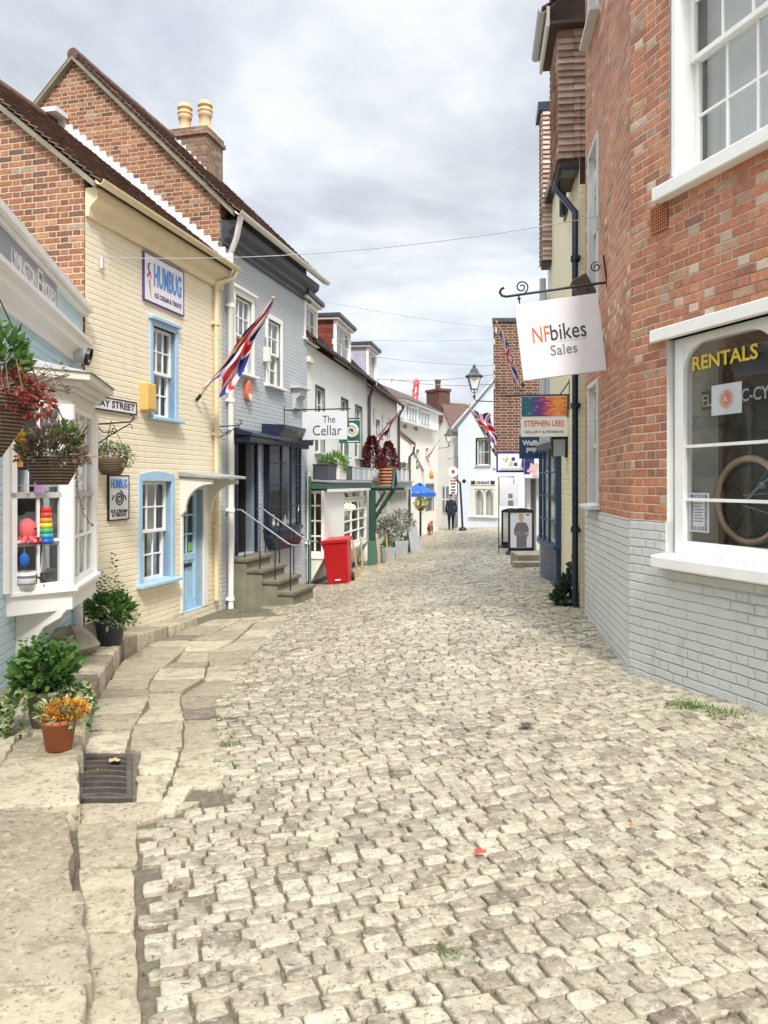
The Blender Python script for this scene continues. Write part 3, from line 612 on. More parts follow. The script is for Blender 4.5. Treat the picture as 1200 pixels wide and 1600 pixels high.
def roof(F, x0, x1, ye, ze, yr, zr, ridge=True, back=True, sag=.03, mat='tile', tw=.165, course=.12):
    mb = MB(); tiles(mb, x0, x1, ye, ze, yr, zr, tw, course, sag)
    if back:
        yb = 2 * yr - ye; mb.hexa([(x0, yr, zr - .02), (x1, yr, zr - .02), (x1, yb, ze - .02), (x0, yb, ze - .02)], [(x0, yr, zr + .005), (x1, yr, zr + .005), (x1, yb, ze + .005), (x0, yb, ze + .005)])
    uy, uz = yr - ye, zr - ze
    mb.hexa([(x0 + .02, ye + .03, ze - .06), (x1 - .02, ye + .03, ze - .06), (x1 - .02, yr, zr - .06), (x0 + .02, yr, zr - .06)],
            [(x0 + .02, ye + .03, ze - .012), (x1 - .02, ye + .03, ze - .012), (x1 - .02, yr, zr - .012), (x0 + .02, yr, zr - .012)], 0, .1)
    o = F.part(mb, 'roof', M[mat], uv=False)
    if ridge:
        r = MB(); x = x0
        while x < x1:
            a = min(x1, x + .32); d = random.uniform(-.006, .006); r.tube([(x, yr, zr - .03 + d), (a - .008, yr, zr - .03 + d)], .11, 10, sm=True); x += .32
        r.t = [random.uniform(.2, .8)] * len(r.t); r.build('ridge_tile', M['tile'], o, uv=False)
    return o
def gable(F, x, ye, ze, yr, zr, z0, mat, thick=.2, flip=1, name='side_wall'):
    mb = MB(); yb = 2 * yr - ye - .0
    mb.prism([(.014, z0), (yb, z0), (yb, ze + .0), (yr, zr), (max(ye, 0) + .014, ze + (zr - ze) * (max(ye, 0) - ye) / (yr - ye))], 'x', x, x + thick * flip)
    return F.part(mb, name, M[mat])
def verge(F, x, ye, ze, yr, zr, mat='lead', w=.05, parent=None):
    mb = MB()
    for a, b in (((ye, ze), (yr, zr)), ((2 * yr - ye, ze), (yr, zr))):
        mb.hexa([(x - w, a[0], a[1] - .07), (x + .02, a[0], a[1] - .07), (x + .02, b[0], b[1] - .07), (x - w, b[0], b[1] - .07)], [(x - w, a[0], a[1] - .005), (x + .02, a[0], a[1] - .005), (x + .02, b[0], b[1] - .005), (x - w, b[0], b[1] - .005)])
    return F.part(mb, 'verge', M[mat])
def gutter(F, x0, x1, y, z, mat, r=.055):
    mb = MB(); n = 8
    P = [(y + r * math.cos(math.pi + math.pi * i / n), z + r * math.sin(math.pi + math.pi * i / n)) for i in range(n + 1)]
    Q = [(y + (r - .008) * math.cos(2 * math.pi - math.pi * i / n), z + (r - .008) * math.sin(2 * math.pi - math.pi * i / n)) for i in range(n + 1)]
    mb.prism(P + Q, 'x', x0, x1)
    return F.part(mb, 'gutter', M[mat])
def pipe(F, pts, mat, r=.035, hoppers=()):
    mb = MB(); mb.tube(pts, r, 10)
    for z in hoppers:
        x, y = pts[-1][0], pts[-1][1]; mb.lathe([(r + .016, -.035), (r + .018, .035)], x, y, 10, cz=z); mb.box(x - r - .03, x + r + .03, y, y + .06, z - .02, z + .02)
    return F.part(mb, 'drainpipe', M[mat])
def flat_roof_dormer(F, xa, xb, y0, depth, z0, z1, side, name='dormer', nx=2, roofm='charcoal'):
    d = MB(); d.box(xa, xa + .07, y0 + .05, depth, z0 - .05, z1 - .14); d.box(xb - .07, xb, y0 + .05, depth, z0 - .05, z1 - .14)
    do = F.part(d, name, M[side])
    r = MB(); r.box(xa - .14, xb + .14, y0 - .16, depth, z1 - .10, z1); r.box(xa - .10, xb + .10, y0 - .11, depth - .02, z1 - .16, z1 - .10, 1)
    r.build('dormer_roof', [M[roofm], M['white']], do, bev=.008)
    window(F, xa + .09, xb - .09, z0 + .06, z1 - .26, nx, 2, 'white', 'white', .09, .03, 'white', .06, 0, 'interior', False, y0, do)
    return do
def scroll(c, r0, r1, turns, a0, n=26, plane='xz'):
    P = []
    for i in range(n + 1):
        t = i / n; a = a0 + turns * 2 * math.pi * t; r = r0 + (r1 - r0) * t
        P.append((c[0] + r * math.cos(a), c[1], c[2] + r * math.sin(a)) if plane == 'xz' else (c[0], c[1] + r * math.cos(a), c[2] + r * math.sin(a)))
    return P
def spandrel(mb, x0, x1, z0, z1, y0, y1, rise=.5):
    """arched head piece: fills the corners above an arch inside x0..x1, z0..z1"""
    n = 10; cx = (x0 + x1) / 2; r = (x1 - x0) / 2; P = []
    for i in range(n + 1):
        a = math.pi * (1 - i / n); P.append((cx + r * math.cos(a), z0 + (z1 - z0) * .96 * math.sin(a) ** .7))
    mb.prism([(x0, z1)] + P[:n // 2 + 1] + [(cx, z1)], 'y', y0, y1); mb.prism([(cx, z1)] + P[n // 2:] + [(x1, z1)], 'y', y0, y1)

# ================================================================== blue toy shop
F = F_blue
F.building('blue_shop', 'low pale blue shop with white bay window and grey fascia board at the left edge', 'shop')
XE = 6.22
bx0, bx1 = F.hit(8), F.hit(8) + 2.05
zb0, zb1 = .57, 2.33
wm = wall_mb(-2, XE, -.6, 3.0, [(bx0 + .10, bx1 - .10, zb0 + .05, zb1)], .12)
F.part(wm, 'wall', [M['paleblue'], M['paleblueplain']])
m = MB(); m.prism([(0, 3.27), (-.03, 3.27), (-.05, 3.33), (-.09, 3.05), (-.09, 3.0), (0, 3.0)][::1], 'x', -2, XE - .12)
m = MB(); m.prism([(0.02, 2.98), (-.03, 2.98), (-.035, 3.06), (-.11, 3.12), (-.12, 3.20), (-.16, 3.22), (-.16, 3.27), (.02, 3.27)], 'x', -2, XE - .12)
F.part(m, 'cornice', M['white'], bev=.004)
m = MB(); m.box(-2, XE - .02, -.03, .5, 3.27, 3.62); F.part(m, 'parapet', M['paleblueplain'])
m = MB(); m.box(-2, XE + .02, -.14, .55, 3.62, 3.70); m.box(-2, XE, -.10, .02, 3.57, 3.62); F.part(m, 'roof_edge', M['white'], bev=.008)
m = MB(); m.box(XE - .22, XE, 0.0, 4, -.6, 3.0); F.part(m, 'end_wall', M['whitebrick'])
# grey fascia board with its lettering: a sign of its own
sx1 = F.hit(78)
t = F.thing('fascia_sign', 'grey fascia board with white capital lettering above the pale blue shop', 'sign', sx1 / 2 - .6, -.035, 3.44)
L = sx1 + 1.2
m = MB(); m.box(-L / 2, L / 2, -.03, 0, -.15, .15); m.build('board', M['greytx'] if 0 else plain('fascia_grey', (.30, .31, .35), .5, .05), t, bev=.004)
xl0, xl1 = F.hit(2) - (sx1 / 2 - .6), F.hit(45) - (sx1 / 2 - .6)
text('LYMINGTON', xl1 - xl0 - .05, .15, M['white'], 'lettering', t, ((xl0 + xl1) / 2, -.033, -.02), bold=.02)
xq = F.hit(50.5) - (sx1 / 2 - .6); m = MB()
m.box(xq - .09, xq + .09, -.036, -.03, -.11, .11); m.build('emblem', M['white'], t)
m = MB(); m.box(xq - .05, xq + .05, -.040, -.036, -.08, -.02); m.box(xq - .05, xq + .0, -.040, -.036, .02, .08); m.box(xq + .02, xq + .05, -.040, -.036, .0, .08); m.build('emblem_mark', M['greytx'], t)
xm0, xm1 = F.hit(55) - (sx1 / 2 - .6), F.hit(76) - (sx1 / 2 - .6)
text('MODELS', xm1 - xm0, .15, M['white'], 'lettering', t, ((xm0 + xm1) / 2, -.033, -.02), bold=.02)
# vent cowl at the end of the cornice
cx_, cz_ = F.loc(112, 556)
t = F.thing('wall_vent', 'round grey vent cowl at the end of the white cornice', 'vent', cx_, -.06, cz_)
m = MB(); m.tube([(0, .06, 0), (0, -.10, .0)], .085, 16); m.build('duct', M['lightgrey'], t)
m = MB(); m.tube([(0, -.10, 0), (0, -.14, -.01)], .10, 16, cap=False); m.build('hood', M['black'], t)
# canted bay window
def bay():
    root = MB(); ang = .47
    A = (bx0, 0.0); B = (bx0 + .30, -.50); C = (bx0 + 1.36, -.50); D = (bx1, 0.0)
    # true positions come from the plan measured in the photo
    A = (F.hit(8), 0.0); B = (F.hit(8) + .36, -.43); C = (B[0] + 1.08, -.43); D = (C[0] + .36, 0)
    poly = [A, B, C, D]
    def ringpoly(o):   # offset outwards
        return [(A[0] - o * .75, .06), (B[0] - o * .45, B[1] - o), (C[0] + o * .45, C[1] - o), (D[0] + o * .75, .06)]
    b = MB(); b.prism(ringpoly(.012), 'z', zb0 - .06, zb0 + .10); b.prism(ringpoly(.06), 'z', zb0 + .10, zb0 + .14)
    o = F.part(b, 'bay_window', M['white'], bev=.006)
    hd = MB(); hd.prism(ringpoly(.005), 'z', zb1 - .05, zb1 + .06); hd.prism(ringpoly(.05), 'z', zb1 + .06, zb1 + .10); hd.prism(ringpoly(.10), 'z', zb1 + .10, zb1 + .15)
    hd.prism(ringpoly(.17), 'z', zb1 + .15, zb1 + .22); hd.build('bay_cornice', M['offwhite'], o, bev=.006)
    rf = MB(); P = ringpoly(.19); Q = ringpoly(-.12)
    rf.hexa([(P[0][0], P[0][1], zb1 + .22), (P[1][0], P[1][1], zb1 + .22), (P[2][0], P[2][1], zb1 + .22), (P[3][0], P[3][1], zb1 + .22)], [(Q[0][0], .06, zb1 + .36), (Q[1][0], Q[1][1], zb1 + .30), (Q[2][0], Q[2][1], zb1 + .30), (Q[3][0], .06, zb1 + .36)])
    rf.build('bay_roof', M['lead'], o)
    # corner posts and glazed faces
    for p in (A, B, C, D): ps = MB(); ps.lathe([(.065, zb0 + .14), (.065, zb1 - .05)], p[0], p[1] + (.02 if p in (A, D) else .03), 8); ps.build('corner_post', M['white'], o)
    for k, (p, q, nx) in enumerate(((A, B, 2), (B, C, 3), (C, D, 2))):
        P0, P1 = Vector((*p, 0)), Vector((*q, 0)); Ln = (P1 - P0).length; an = math.atan2(P1.y - P0.y, P1.x - P0.x)
        Mx = Matrix.Translation(P0) @ Matrix.Rotation(an, 4, 'Z'); s = MB(); e0, e1 = .05, Ln - .05; za, zc = zb0 + .14, zb1 - .05; mid = za + (zc - za) * .50
        for a, b_ in ((za, mid + .03), (mid - .02, zc)):
            s.box(e0, e0 + .05, 0, .05, a, b_); s.box(e1 - .05, e1, 0, .05, a, b_); s.box(e0 + .05, e1 - .05, .002, .048, a, a + .05); s.box(e0 + .05, e1 - .05, .002, .048, b_ - .05, b_)
            for i in range(1, nx): c = e0 + (e1 - e0) * i / nx; s.box(c - .012, c + .012, .008, .04, a + .05, b_ - .05)
            c = (a + b_) / 2; s.box(e0 + .05, e1 - .05, .010, .038, c - .012, c + .012)
        s.xf(Mx); f = s.build('window', M['white'], o, bev=.003)
        g = MB(); g.quad((e0, .025, za), (e1, .025, za), (e1, .025, zc), (e0, .025, zc)); g.xf(Mx); g.build('pane', M['clearglass'], f)
    fl = MB(); fl.prism([(A[0] + .06, .3), (A[0] + .06, .0), (B[0] + .02, B[1] + .06), (C[0] - .02, C[1] + .06), (D[0] - .06, 0), (D[0] - .06, .3)], 'z', zb0 + .145, zb0 + .16)
    fl.prism([(A[0] + .08, .3), (A[0] + .08, .0), (B[0] + .03, B[1] + .08), (C[0] - .03, C[1] + .08), (D[0] - .08, 0), (D[0] - .08, .3)], 'z', zb0 + 1.0, zb0 + 1.015)
    fl.build('display_shelf', M['lightgrey'], o)
    bk = MB(); bk.box(A[0] + .05, D[0] - .05, .45, .5, zb0, zb1); bk.box(A[0] + .02, A[0] + .06, .13, .5, zb0, zb1); bk.box(D[0] - .06, D[0] - .02, .13, .5, zb0, zb1); bk.build('room', plain('shop_back_wall', (.22, .22, .20), .9, .3, 3), o)
    # bracket below
    for xx in (A[0] + .28, C[0] - .15):
        br = MB(); br.prism([(0, zb0 - .06), (-.40, zb0 - .06), (-.36, zb0 - .12), (-.22, zb0 - .20), (-.14, zb0 - .34), (-.05, zb0 - .42), (0, zb0 - .46)], 'x', xx, xx + .07)
        br.build('bracket', M['offwhite'], o, bev=.005)
    return A, B, C, D
BA, BB, BC, BD = bay()
pipe(F, [(XE - .42, -.06, 2.9), (XE - .42, -.06, -.12)], 'white', .05, (0.4, 1.6))

# ================================================================== cream cottage
F = F_cream; L = 3.70
F.building('cream_cottage', 'cream painted brick cottage with sky blue window trim and red brick gable', 'house')
EZ = 5.12
uw = pxwin(F, 240, 274, 515, 648); lw = pxwin(F, 220, 262, 752, 908)
uw = (F.hit(238), F.hit(273), F.loc(238, 650)[1], F.loc(238, 508)[1]); lw = (F.hit(221), F.hit(267), F.loc(221, 912)[1], F.loc(221, 752)[1])
dx0, dx1 = F.hit(286), F.hit(317); dz0, dz1 = F.loc(286, 958)[1], F.loc(286, 765)[1]
F.part(wall_mb(0, L, -.7, EZ, [uw, lw, (dx0, dx1, dz0, dz1)], .14), 'wall', [M['creambrick'], M['trim']])
gable(F, -.003, -.12, EZ + .05, 3.2, 7.92, -.7, 'gable', .22, 1)
m = MB(); m.prism([(0, EZ - .32), (-.05, EZ - .32), (-.06, EZ - .22), (-.16, EZ - .12), (-.17, EZ + .02), (0, EZ + .02)], 'x', .0, L - .02); F.part(m, 'cornice', M['creampaint'], bev=.004)
roof(F, -.06, L + .02, -.22, EZ + .06, 3.2, 7.96, True, True, .02)
verge(F, -.03, -.18, EZ + .05, 3.2, 7.92, 'concrete', .06)
gutter(F, -.10, L + .1, -.26, EZ + .06, 'creampaint', .06)
window(F, *uw, 3, 4, 'trim', 'white', .075, .07, 'trim', .11, 1, 'interior', head=True)
window(F, *lw, 3, 4, 'trim', 'white', .085, .09, 'trim', .12, 1, 'interior')
m = MB(); n = 10
ax0, ax1, az = lw[0] - .085, lw[1] + .085, lw[3] + .085
m.prism([(ax0, az)] + [(ax0 + (ax1 - ax0) * i / n, az + .05 * math.sin(math.pi * i / n) + .005) for i in range(n + 1)] + [(ax1, az)], 'y', -.02, .03); F.part(m, 'window_head', M['trim'])
px_ = F.hit(333); pipe(F, [(L + .02, -.26, EZ), (L - .0, -.22, EZ - .12), (px_, -.06, EZ - .28), (px_, -.06, EZ - .6), (px_, -.06, -.3)], 'creampaint', .042, (4.2, 2.4, .9))
# stepped flashing against the taller gable
m = MB(); n = 26; a, b = (-.22, EZ + .09), (3.2, 7.99); P = [a]
for i in range(n):
    y0 = a[0] + (b[0] - a[0]) * i / n; y1 = a[0] + (b[0] - a[0]) * (i + 1) / n; z0 = a[1] + (b[1] - a[1]) * i / n; z1 = a[1] + (b[1] - a[1]) * (i + 1) / n
    P += [(y0 + .01, z1 + .10), (y1, z1 + .10)]
m.prism(P + [(b[0], b[1])], 'x', L - .035, L - .008); m.box(L - .35, L - .02, 2.9, 3.4, 7.98, 8.06); F.part(m, 'flashing', M['flash'])
# front door and its hood
m = MB(); yd = .10; m.box(dx0, dx0 + .09, yd, yd + .05, dz0, dz1); m.box(dx1 - .09, dx1, yd, yd + .05, dz0, dz1); zr = dz0 + (dz1 - dz0) * .44
for a, b in ((dz0, dz0 + .16), (zr - .06, zr + .05), (dz1 - .1, dz1)): m.box(dx0 + .09, dx1 - .09, yd + .002, yd + .048, a, b)
m.box((dx0 + dx1) / 2 - .04, (dx0 + dx1) / 2 + .04, yd + .004, yd + .046, dz0 + .16, zr - .06); m.box(dx0 + .09, dx1 - .09, yd + .02, yd + .04, dz0 + .16, zr - .06)
gx0, gx1, gz0, gz1 = dx0 + .09, dx1 - .09, zr + .05, dz1 - .1
m.box((gx0 + gx1) / 2 - .014, (gx0 + gx1) / 2 + .014, yd + .006, yd + .044, gz0, gz1)
for k in (1, 2): z = gz0 + (gz1 - gz0) * k / 3; m.box(gx0, gx1, yd + .008, yd + .042, z - .014, z + .014)
door = F.part(m, 'door', M['doorblue'], bev=.006)
g = MB(); g.quad((gx0, yd + .025, gz0), (gx1, yd + .025, gz0), (gx1, yd + .025, gz1), (gx0, yd + .025, gz1)); g.build('pane', M['glass'], door)
g = MB(); g.box(dx0, dx1, .7, .75, dz0, dz1); g.box(dx0 - .02, dx0, yd + .06, .75, dz0, dz1); g.box(dx1, dx1 + .02, yd + .06, .75, dz0, dz1); g.build('room', M['interior'], door)
g = MB(); g.box((gx0 + gx1) / 2 - .13, (gx0 + gx1) / 2 + .13, yd - .012, yd, zr - .16, zr - .10); g.build('letter_plate', M['black'], door)
g = MB(); g.box(gx1 - .14, gx1 - .02, yd + .03, yd + .034, gz0 + .02, gz0 + .16); g.build('sticker', plain('lime_sticker', (.25, .6, .05), .5), door)
m = MB(); m.box(dx0 - .07, dx0, -.012, .12, dz0, dz1 + .05); m.box(dx1, dx1 + .16, -.012, .12, dz0, dz1 + .05); m.box(dx0 - .07, dx1 + .16, -.012, .12, dz1 + .05, dz1 + .12); F.part(m, 'door_frame', M['white'], bev=.005)
hz = F.loc(282, 742)[1]
m = MB(); m.hexa([(dx0 - .14, -.62, hz - .06), (dx1 + .26, -.62, hz - .06), (dx1 + .26, 0, hz - .02), (dx0 - .14, 0, hz - .02)], [(dx0 - .14, -.62, hz - .02), (dx1 + .26, -.62, hz - .02), (dx1 + .26, 0, hz + .05), (dx0 - .14, 0, hz + .05)]); hood = F.part(m, 'door_hood', M['lead'], bev=.006)
for xx in (dx0 - .09, dx1 + .14):
    m = MB()
    n = 8; arc = [(-.48 + .40 * math.sin(math.pi / 2 * i / n), hz - .14 - .40 * (1 - math.cos(math.pi / 2 * i / n))) for i in range(n + 1)]
    m.prism([(0, hz - .05), (-.52, hz - .07), (-.52, hz - .14)] + arc + [(0, hz - .62)], 'x', xx, xx + .06)
    m.build('hood_bracket', M['offwhite'], hood, bev=.004)
# signs on the cream wall
def board(F, name, label, x0, x1, z0, z1, body='signwhite', rim='purple', y=0.0, th=.025, rimw=.018):
    t = F.thing(name, label, 'sign', (x0 + x1) / 2, y, (z0 + z1) / 2); w, h = (x1 - x0) / 2, (z1 - z0) / 2
    m = MB(); m.box(-w + rimw, w - rimw, -th, 0, -h + rimw, h - rimw); m.build('panel', M[body], t)
    if rim:
        m = MB(); m.box(-w, -w + rimw, -th - .006, 0, -h, h); m.box(w - rimw, w, -th - .006, 0, -h, h); m.box(-w + rimw, w - rimw, -th - .005, 0, -h, -h + rimw); m.box(-w + rimw, w - rimw, -th - .005, 0, h - rimw, h); m.build('rim', M[rim], t)
    return t, w, h
x0, zt = F.loc(222, 391); x1 = F.hit(285); zb_ = F.loc(222, 468)[1]
t, w, h = board(F, 'shop_sign', 'wide white board with tall blue lettering high on the cream wall', x0, x1, zb_, zt)
text('HUMBUG', w * 1.38, h * .95, M['humblue'], 'lettering', t, (.16 * w, -.028, .22 * h), bold=.03)
text('ICE CREAM & TREATS', w * 1.35, h * .2, M['purple'], 'lettering', t, (.18 * w, -.028, -.62 * h), bold=.01)
m = MB(); m.prism([(-.80 * w, -.1 * h), (-.70 * w, -.1 * h), (-.66 * w, -.8 * h)], 'y', -.03, -.025); m.build('cone_motif', M['wood'], t)
m = MB(); m.tube([(-.84 * w, -.028, .02 * h), (-.76 * w, -.028, .2 * h), (-.80 * w, -.028, .45 * h), (-.74 * w, -.028, .6 * h)], .012, 6); m.build('figure_motif', M['purple'], t)
m = MB(); m.tube([(-.68 * w, -.028, .0), (-.72 * w, -.028, .25 * h)], .012, 6); m.build('figure_motif', M['pink'], t)
x0, zt = F.loc(167, 742); x1 = F.hit(199); zb_ = F.loc(167, 814)[1]
t, w, h = board(F, 'shop_sign', 'upright white board with blue lettering low on the cream wall below the wall basket', x0, x1, zb_, zt, rim='ink', rimw=.014)
text('HUMBUG', w * 1.6, h * .42, M['humblue'], 'lettering', t, (0, -.028, .62 * h), bold=.03)
text('ICE CREAM\n& TREATS', w * 1.55, h * .32, M['ink'], 'lettering', t, (0, -.028, -.68 * h), bold=.02)
m = MB(); m.tube(scroll((0, -.028, -.02 * h), .015, .10, 2.2, 0, 30), .009, 6); m.tube([(-.12, -.028, .1 * h), (-.16, -.028, -.1 * h)], .009, 6); m.tube([(.12, -.028, .1 * h), (.16, -.028, -.1 * h)], .009, 6); m.build('swirl_motif', M['ink'], t)
x1, zt = F.loc(211, 629); zb_ = F.loc(211, 649)[1]; hh = zt - zb_; x0 = x1 - 1.12; zo = F.loc(211, 629)[1]
t, w, h = board(F, 'street_sign', 'white street nameplate with black capitals half hidden by the bay window roof', x0, x1, zb_, zt, rim='ink', rimw=.016)
text('QUAY STREET', w * 1.82, h * 1.2, M['ink'], 'lettering', t, (0, -.028, 0), bold=.012)
x0, zt = F.loc(218, 598); x1 = F.hit(232); zb_ = F.loc(218, 641)[1]
t = F.thing('meter_box', 'small ochre painted wall box beside the upper blue window', 'box', (x0 + x1) / 2, 0, (zt + zb_) / 2)
w, h = (x1 - x0) / 2, (zt - zb_) / 2; m = MB(); m.box(-w, w, -.12, 0, -h, h); m.build('casing', plain('ochre_paint', (.68, .44, .13), .45, .06), t, bev=.01); m = MB(); m.box(-w + .015, w - .015, -.128, -.12, -h + .02, h - .02); m.build('lid', plain('ochre_paint', (.68, .44, .13)), t, bev=.004)

# ================================================================== grey blue house
F = F_grey; L = F.hit(480)
F.building('grey_house', 'tall grey blue painted house with dark cornice and navy shop window', 'house')
EZ = 6.0
W1 = (F.hit(367), F.hit(393), F.loc(365, 578)[1], F.loc(365, 458)[1]); W2 = (F.hit(418), F.hit(438), F.loc(418, 600)[1], F.loc(418, 497)[1])
D0, D1 = F.hit(369), F.hit(397); DZ0, DZ1 = F.loc(369, 868)[1], F.loc(369, 692)[1]
B0, B1 = F.hit(412), F.hit(462); BZ0, BZ1 = F.loc(416, 826)[1], F.loc(416, 690)[1]
F.part(wall_mb(0, L, -1, EZ, [W1, W2, (D0, D1, DZ0, DZ1), (B0, B1 - .02, BZ0, BZ1)], .16), 'wall', [M['greybrick'], M['greylow']])
RY, RZ = 2.78, 9.05
gable(F, -.003, -.22, EZ + .1, RY, RZ, 4.6, 'gable', .24, 1); gm = MB(); gm.box(-.002, .2, .014, RY * 2, -1, 4.6); F.part(gm, 'side_wall', M['greybrick']); gable(F, L, -.22, EZ + .1, RY, RZ, -1, 'greybrick', .22, -1, 'end_wall')
roof(F, -.07, L + .3, -.34, EZ + .08, RY, RZ + .06, True, True, .03); verge(F, -.03, -.26, EZ + .08, RY, RZ, 'concrete', .07)
m = MB(); m.prism([(0, EZ - .42), (-.05, EZ - .42), (-.05, EZ - .34), (-.12, EZ - .30), (-.12, EZ - .22), (-.22, EZ - .14), (-.24, EZ - .02), (0, EZ - .02)], 'x', .02, L + .15); F.part(m, 'cornice', M['charcoal'], bev=.005)
gutter(F, -.12, L + .32, -.37, EZ + .07, 'offwhite', .065)
window(F, *W1, 3, 4, 'white', 'white', .10, .05, 'white', .10, 2, 'interior', head=True); window(F, *W2, 2, 4, 'white', 'white', .10, .05, 'white', .10, 2, 'interior')
pxp = .22; pipe(F, [(0.0, -.36, EZ + .02), (.08, -.25, EZ - .3), (pxp, -.08, EZ - .5), (pxp, -.08, .8), (pxp, -.08, -.52)], 'white', .05, (4.6, 3.0, 1.15, -.35))
pipe(F, [(L - .12, -.07, 1.9), (L - .12, -.07, -.55)], 'white', .035, (.3,))
# chimney with two clay pots
c0 = L - .62; cx0, cx1 = c0 - .30, c0 + .50; cy0, cy1 = RY - .82, RY + .10; DZC = -.62
m = MB(); m.box(cx0, cx1, cy0, cy1, 6.9, 9.72 + DZC); m.box(cx0 - .05, cx1 + .05, cy0 - .05, cy1 + .05, 9.72 + DZC, 9.80 + DZC); m.box(cx0 - .02, cx1 + .02, cy0 - .02, cy1 + .02, 9.80 + DZC, 9.90 + DZC); ch = F.part(m, 'chimney', M['chimbrick'])
for yy in (cy0 + .23, cy1 - .20):
    m = MB(); m.lathe([(.15, 0), (.15, .12), (.125, .14), (.125, .36), (.145, .38), (.155, .42), (.155, .46), (.145, .48), (.165, .49), (.165, .54), (.135, .55), (.135, .60), (.165, .61), (.165, .65), (.135, .66), (.14, .70), (.12, .72), (.0, .72)], (cx0 + cx1) / 2, yy, 18, cz=9.90 + DZC); m.build('chimney_pot', M['buffpot'], ch)
m = MB(); m.prism([(cy0 - .02, cz) for cz in ()] or [(cy0 - .16, RZ - .95), (cy0 - .01, RZ - .72), (cy0 - .01, RZ - .88)], 'x', cx0 - .02, cx0); n = 7
for i in range(n):
    y0 = cy0 + (RY - cy0) * i / n; zz = RZ + .10 - (RY - y0) * 1.09; m.prism([(y0, zz), (y0, zz + .12), (y0 + .10, zz + .12), (y0 + .10, zz + .10)], 'x', cx0 - .03, cx0 - .005)
m.build('flashing', M['flash'], ch)
# door recess
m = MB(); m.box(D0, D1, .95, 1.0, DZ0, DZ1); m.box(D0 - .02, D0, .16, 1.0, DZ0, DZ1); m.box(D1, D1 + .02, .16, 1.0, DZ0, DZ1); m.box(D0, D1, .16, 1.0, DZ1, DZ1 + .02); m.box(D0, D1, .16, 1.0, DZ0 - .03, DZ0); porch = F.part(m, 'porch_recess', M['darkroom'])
m = MB(); m.box(D0 + .05, D0 + .10, .10, .9, DZ0, DZ1 - .25); m.box(D0 + .10, D1 - .10, .80, .86, DZ0, DZ1 - .2); door = F.part(m, 'door', M['navy'], bev=.005)
m = MB(); m.box(D0 + .101, D0 + .108, .2, .8, DZ0 + 1.0, DZ1 - .4); m.build('pane', M['glass'], door)
m = MB(); m.box(D0 - .05, D0, -.04, .16, DZ0, DZ1); m.box(D1, D1 + .07, -.06, .16, DZ0, DZ1); m.box(D0 - .05, D1 + .07, -.05, .16, DZ1, DZ1 + .12); F.part(m, 'door_frame', M['navy'], bev=.006)
m = MB(); m.box(D1 + .075, D1 + .20, -.05, .0, DZ0, DZ1); F.part(m, 'pilaster', M['greybrick'])
za = F.loc(365, 676)[1]
m = MB(); m.hexa([(D0 - .16, -.36, za - .06), (B1 + .1, -.36, za - .06), (B1 + .1, 0, za - .03), (D0 - .16, 0, za - .03)], [(D0 - .16, -.36, za), (B1 + .1, -.36, za), (B1 + .1, 0, za + .10), (D0 - .16, 0, za + .10)]); m.box(D0 - .10, B1, -.30, 0, za - .16, za - .06); F.part(m, 'shop_canopy', M['navy'], bev=.006)
zc = F.loc(408, 664)[1]
m = MB(); m.prism([(0, zc - .30), (-.34, zc - .30), (-.36, zc - .2), (-.46, zc - .06), (-.48, zc), (0, zc + .03)], 'x', B0 - .1, B1 + .12); F.part(m, 'fascia', M['navy'], bev=.006)
# bowed navy shop window
def bow(F, x0, x1, z0, z1, out, ncol, nrow, mat, name='bow_window', apron=.22, seg=6, toplight=0):
    P = []; n = ncol
    for i in range(n + 1):
        t = i / n; P.append((x0 + (x1 - x0) * t, -out * math.sin(math.pi * (.12 + .76 * t)) / math.sin(math.pi * .5)))
    P = [(x0, 0)] + P + [(x1, 0)]
    b = MB(); b.prism([(p[0], p[1] - .015) for p in P] + [(x1, .05), (x0, .05)], 'z', z0 - apron, z0 - .02); b.prism([(x0 - .04, .04)] + [(p[0] + (.03 if p[0] > (x0 + x1) / 2 else -.03), p[1] - .05) for p in P] + [(x1 + .04, .04)], 'z', z0 - .06, z0)
    o = F.part(b, name, M[mat], bev=.005)
    h = MB(); h.prism([(x0 - .03, .04)] + [(p[0], p[1] - .03) for p in P] + [(x1 + .03, .04)], 'z', z1, z1 + .09); h.build('window_head', M[mat], o)
    s = MB()
    for p in P[1:-1]: s.box(p[0] - .02, p[0] + .02, p[1] - .012, p[1] + .03, z0, z1)
    for a, b_ in zip(P[1:-2], P[2:-1]):
        for j in range(nrow + 1):
            z = z0 + (z1 - z0) * j / nrow; w_ = .014 if 0 < j < nrow else .03
            s.hexa([(a[0], a[1] - .006, z - w_), (b_[0], b_[1] - .006, z - w_), (b_[0], b_[1] + .022, z - w_), (a[0], a[1] + .022, z - w_)], [(a[0], a[1] - .006, z + w_), (b_[0], b_[1] - .006, z + w_), (b_[0], b_[1] + .022, z + w_), (a[0], a[1] + .022, z + w_)])
    for a in (P[1], P[-2]):
        e = x0 if a is P[1] else x1; s.box(min(a[0], e) - .012, max(a[0], e) + .012, a[1] + .03, .0, z0, z1) if abs(a[1]) > .04 else None
    s.build('glazing_bars', M[mat], o)
    g = MB()
    for a, b_ in zip(P[1:-2], P[2:-1]): g.quad((a[0], a[1] + .01, z0), (b_[0], b_[1] + .01, z0), (b_[0], b_[1] + .01, z1), (a[0], a[1] + .01, z1))
    g.build('pane', M['glass'], o)
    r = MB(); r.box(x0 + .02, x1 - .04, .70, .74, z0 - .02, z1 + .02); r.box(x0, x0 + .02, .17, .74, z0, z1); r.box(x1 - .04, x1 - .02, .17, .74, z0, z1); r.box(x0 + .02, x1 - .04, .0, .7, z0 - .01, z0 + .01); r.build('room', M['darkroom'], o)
    return o, P
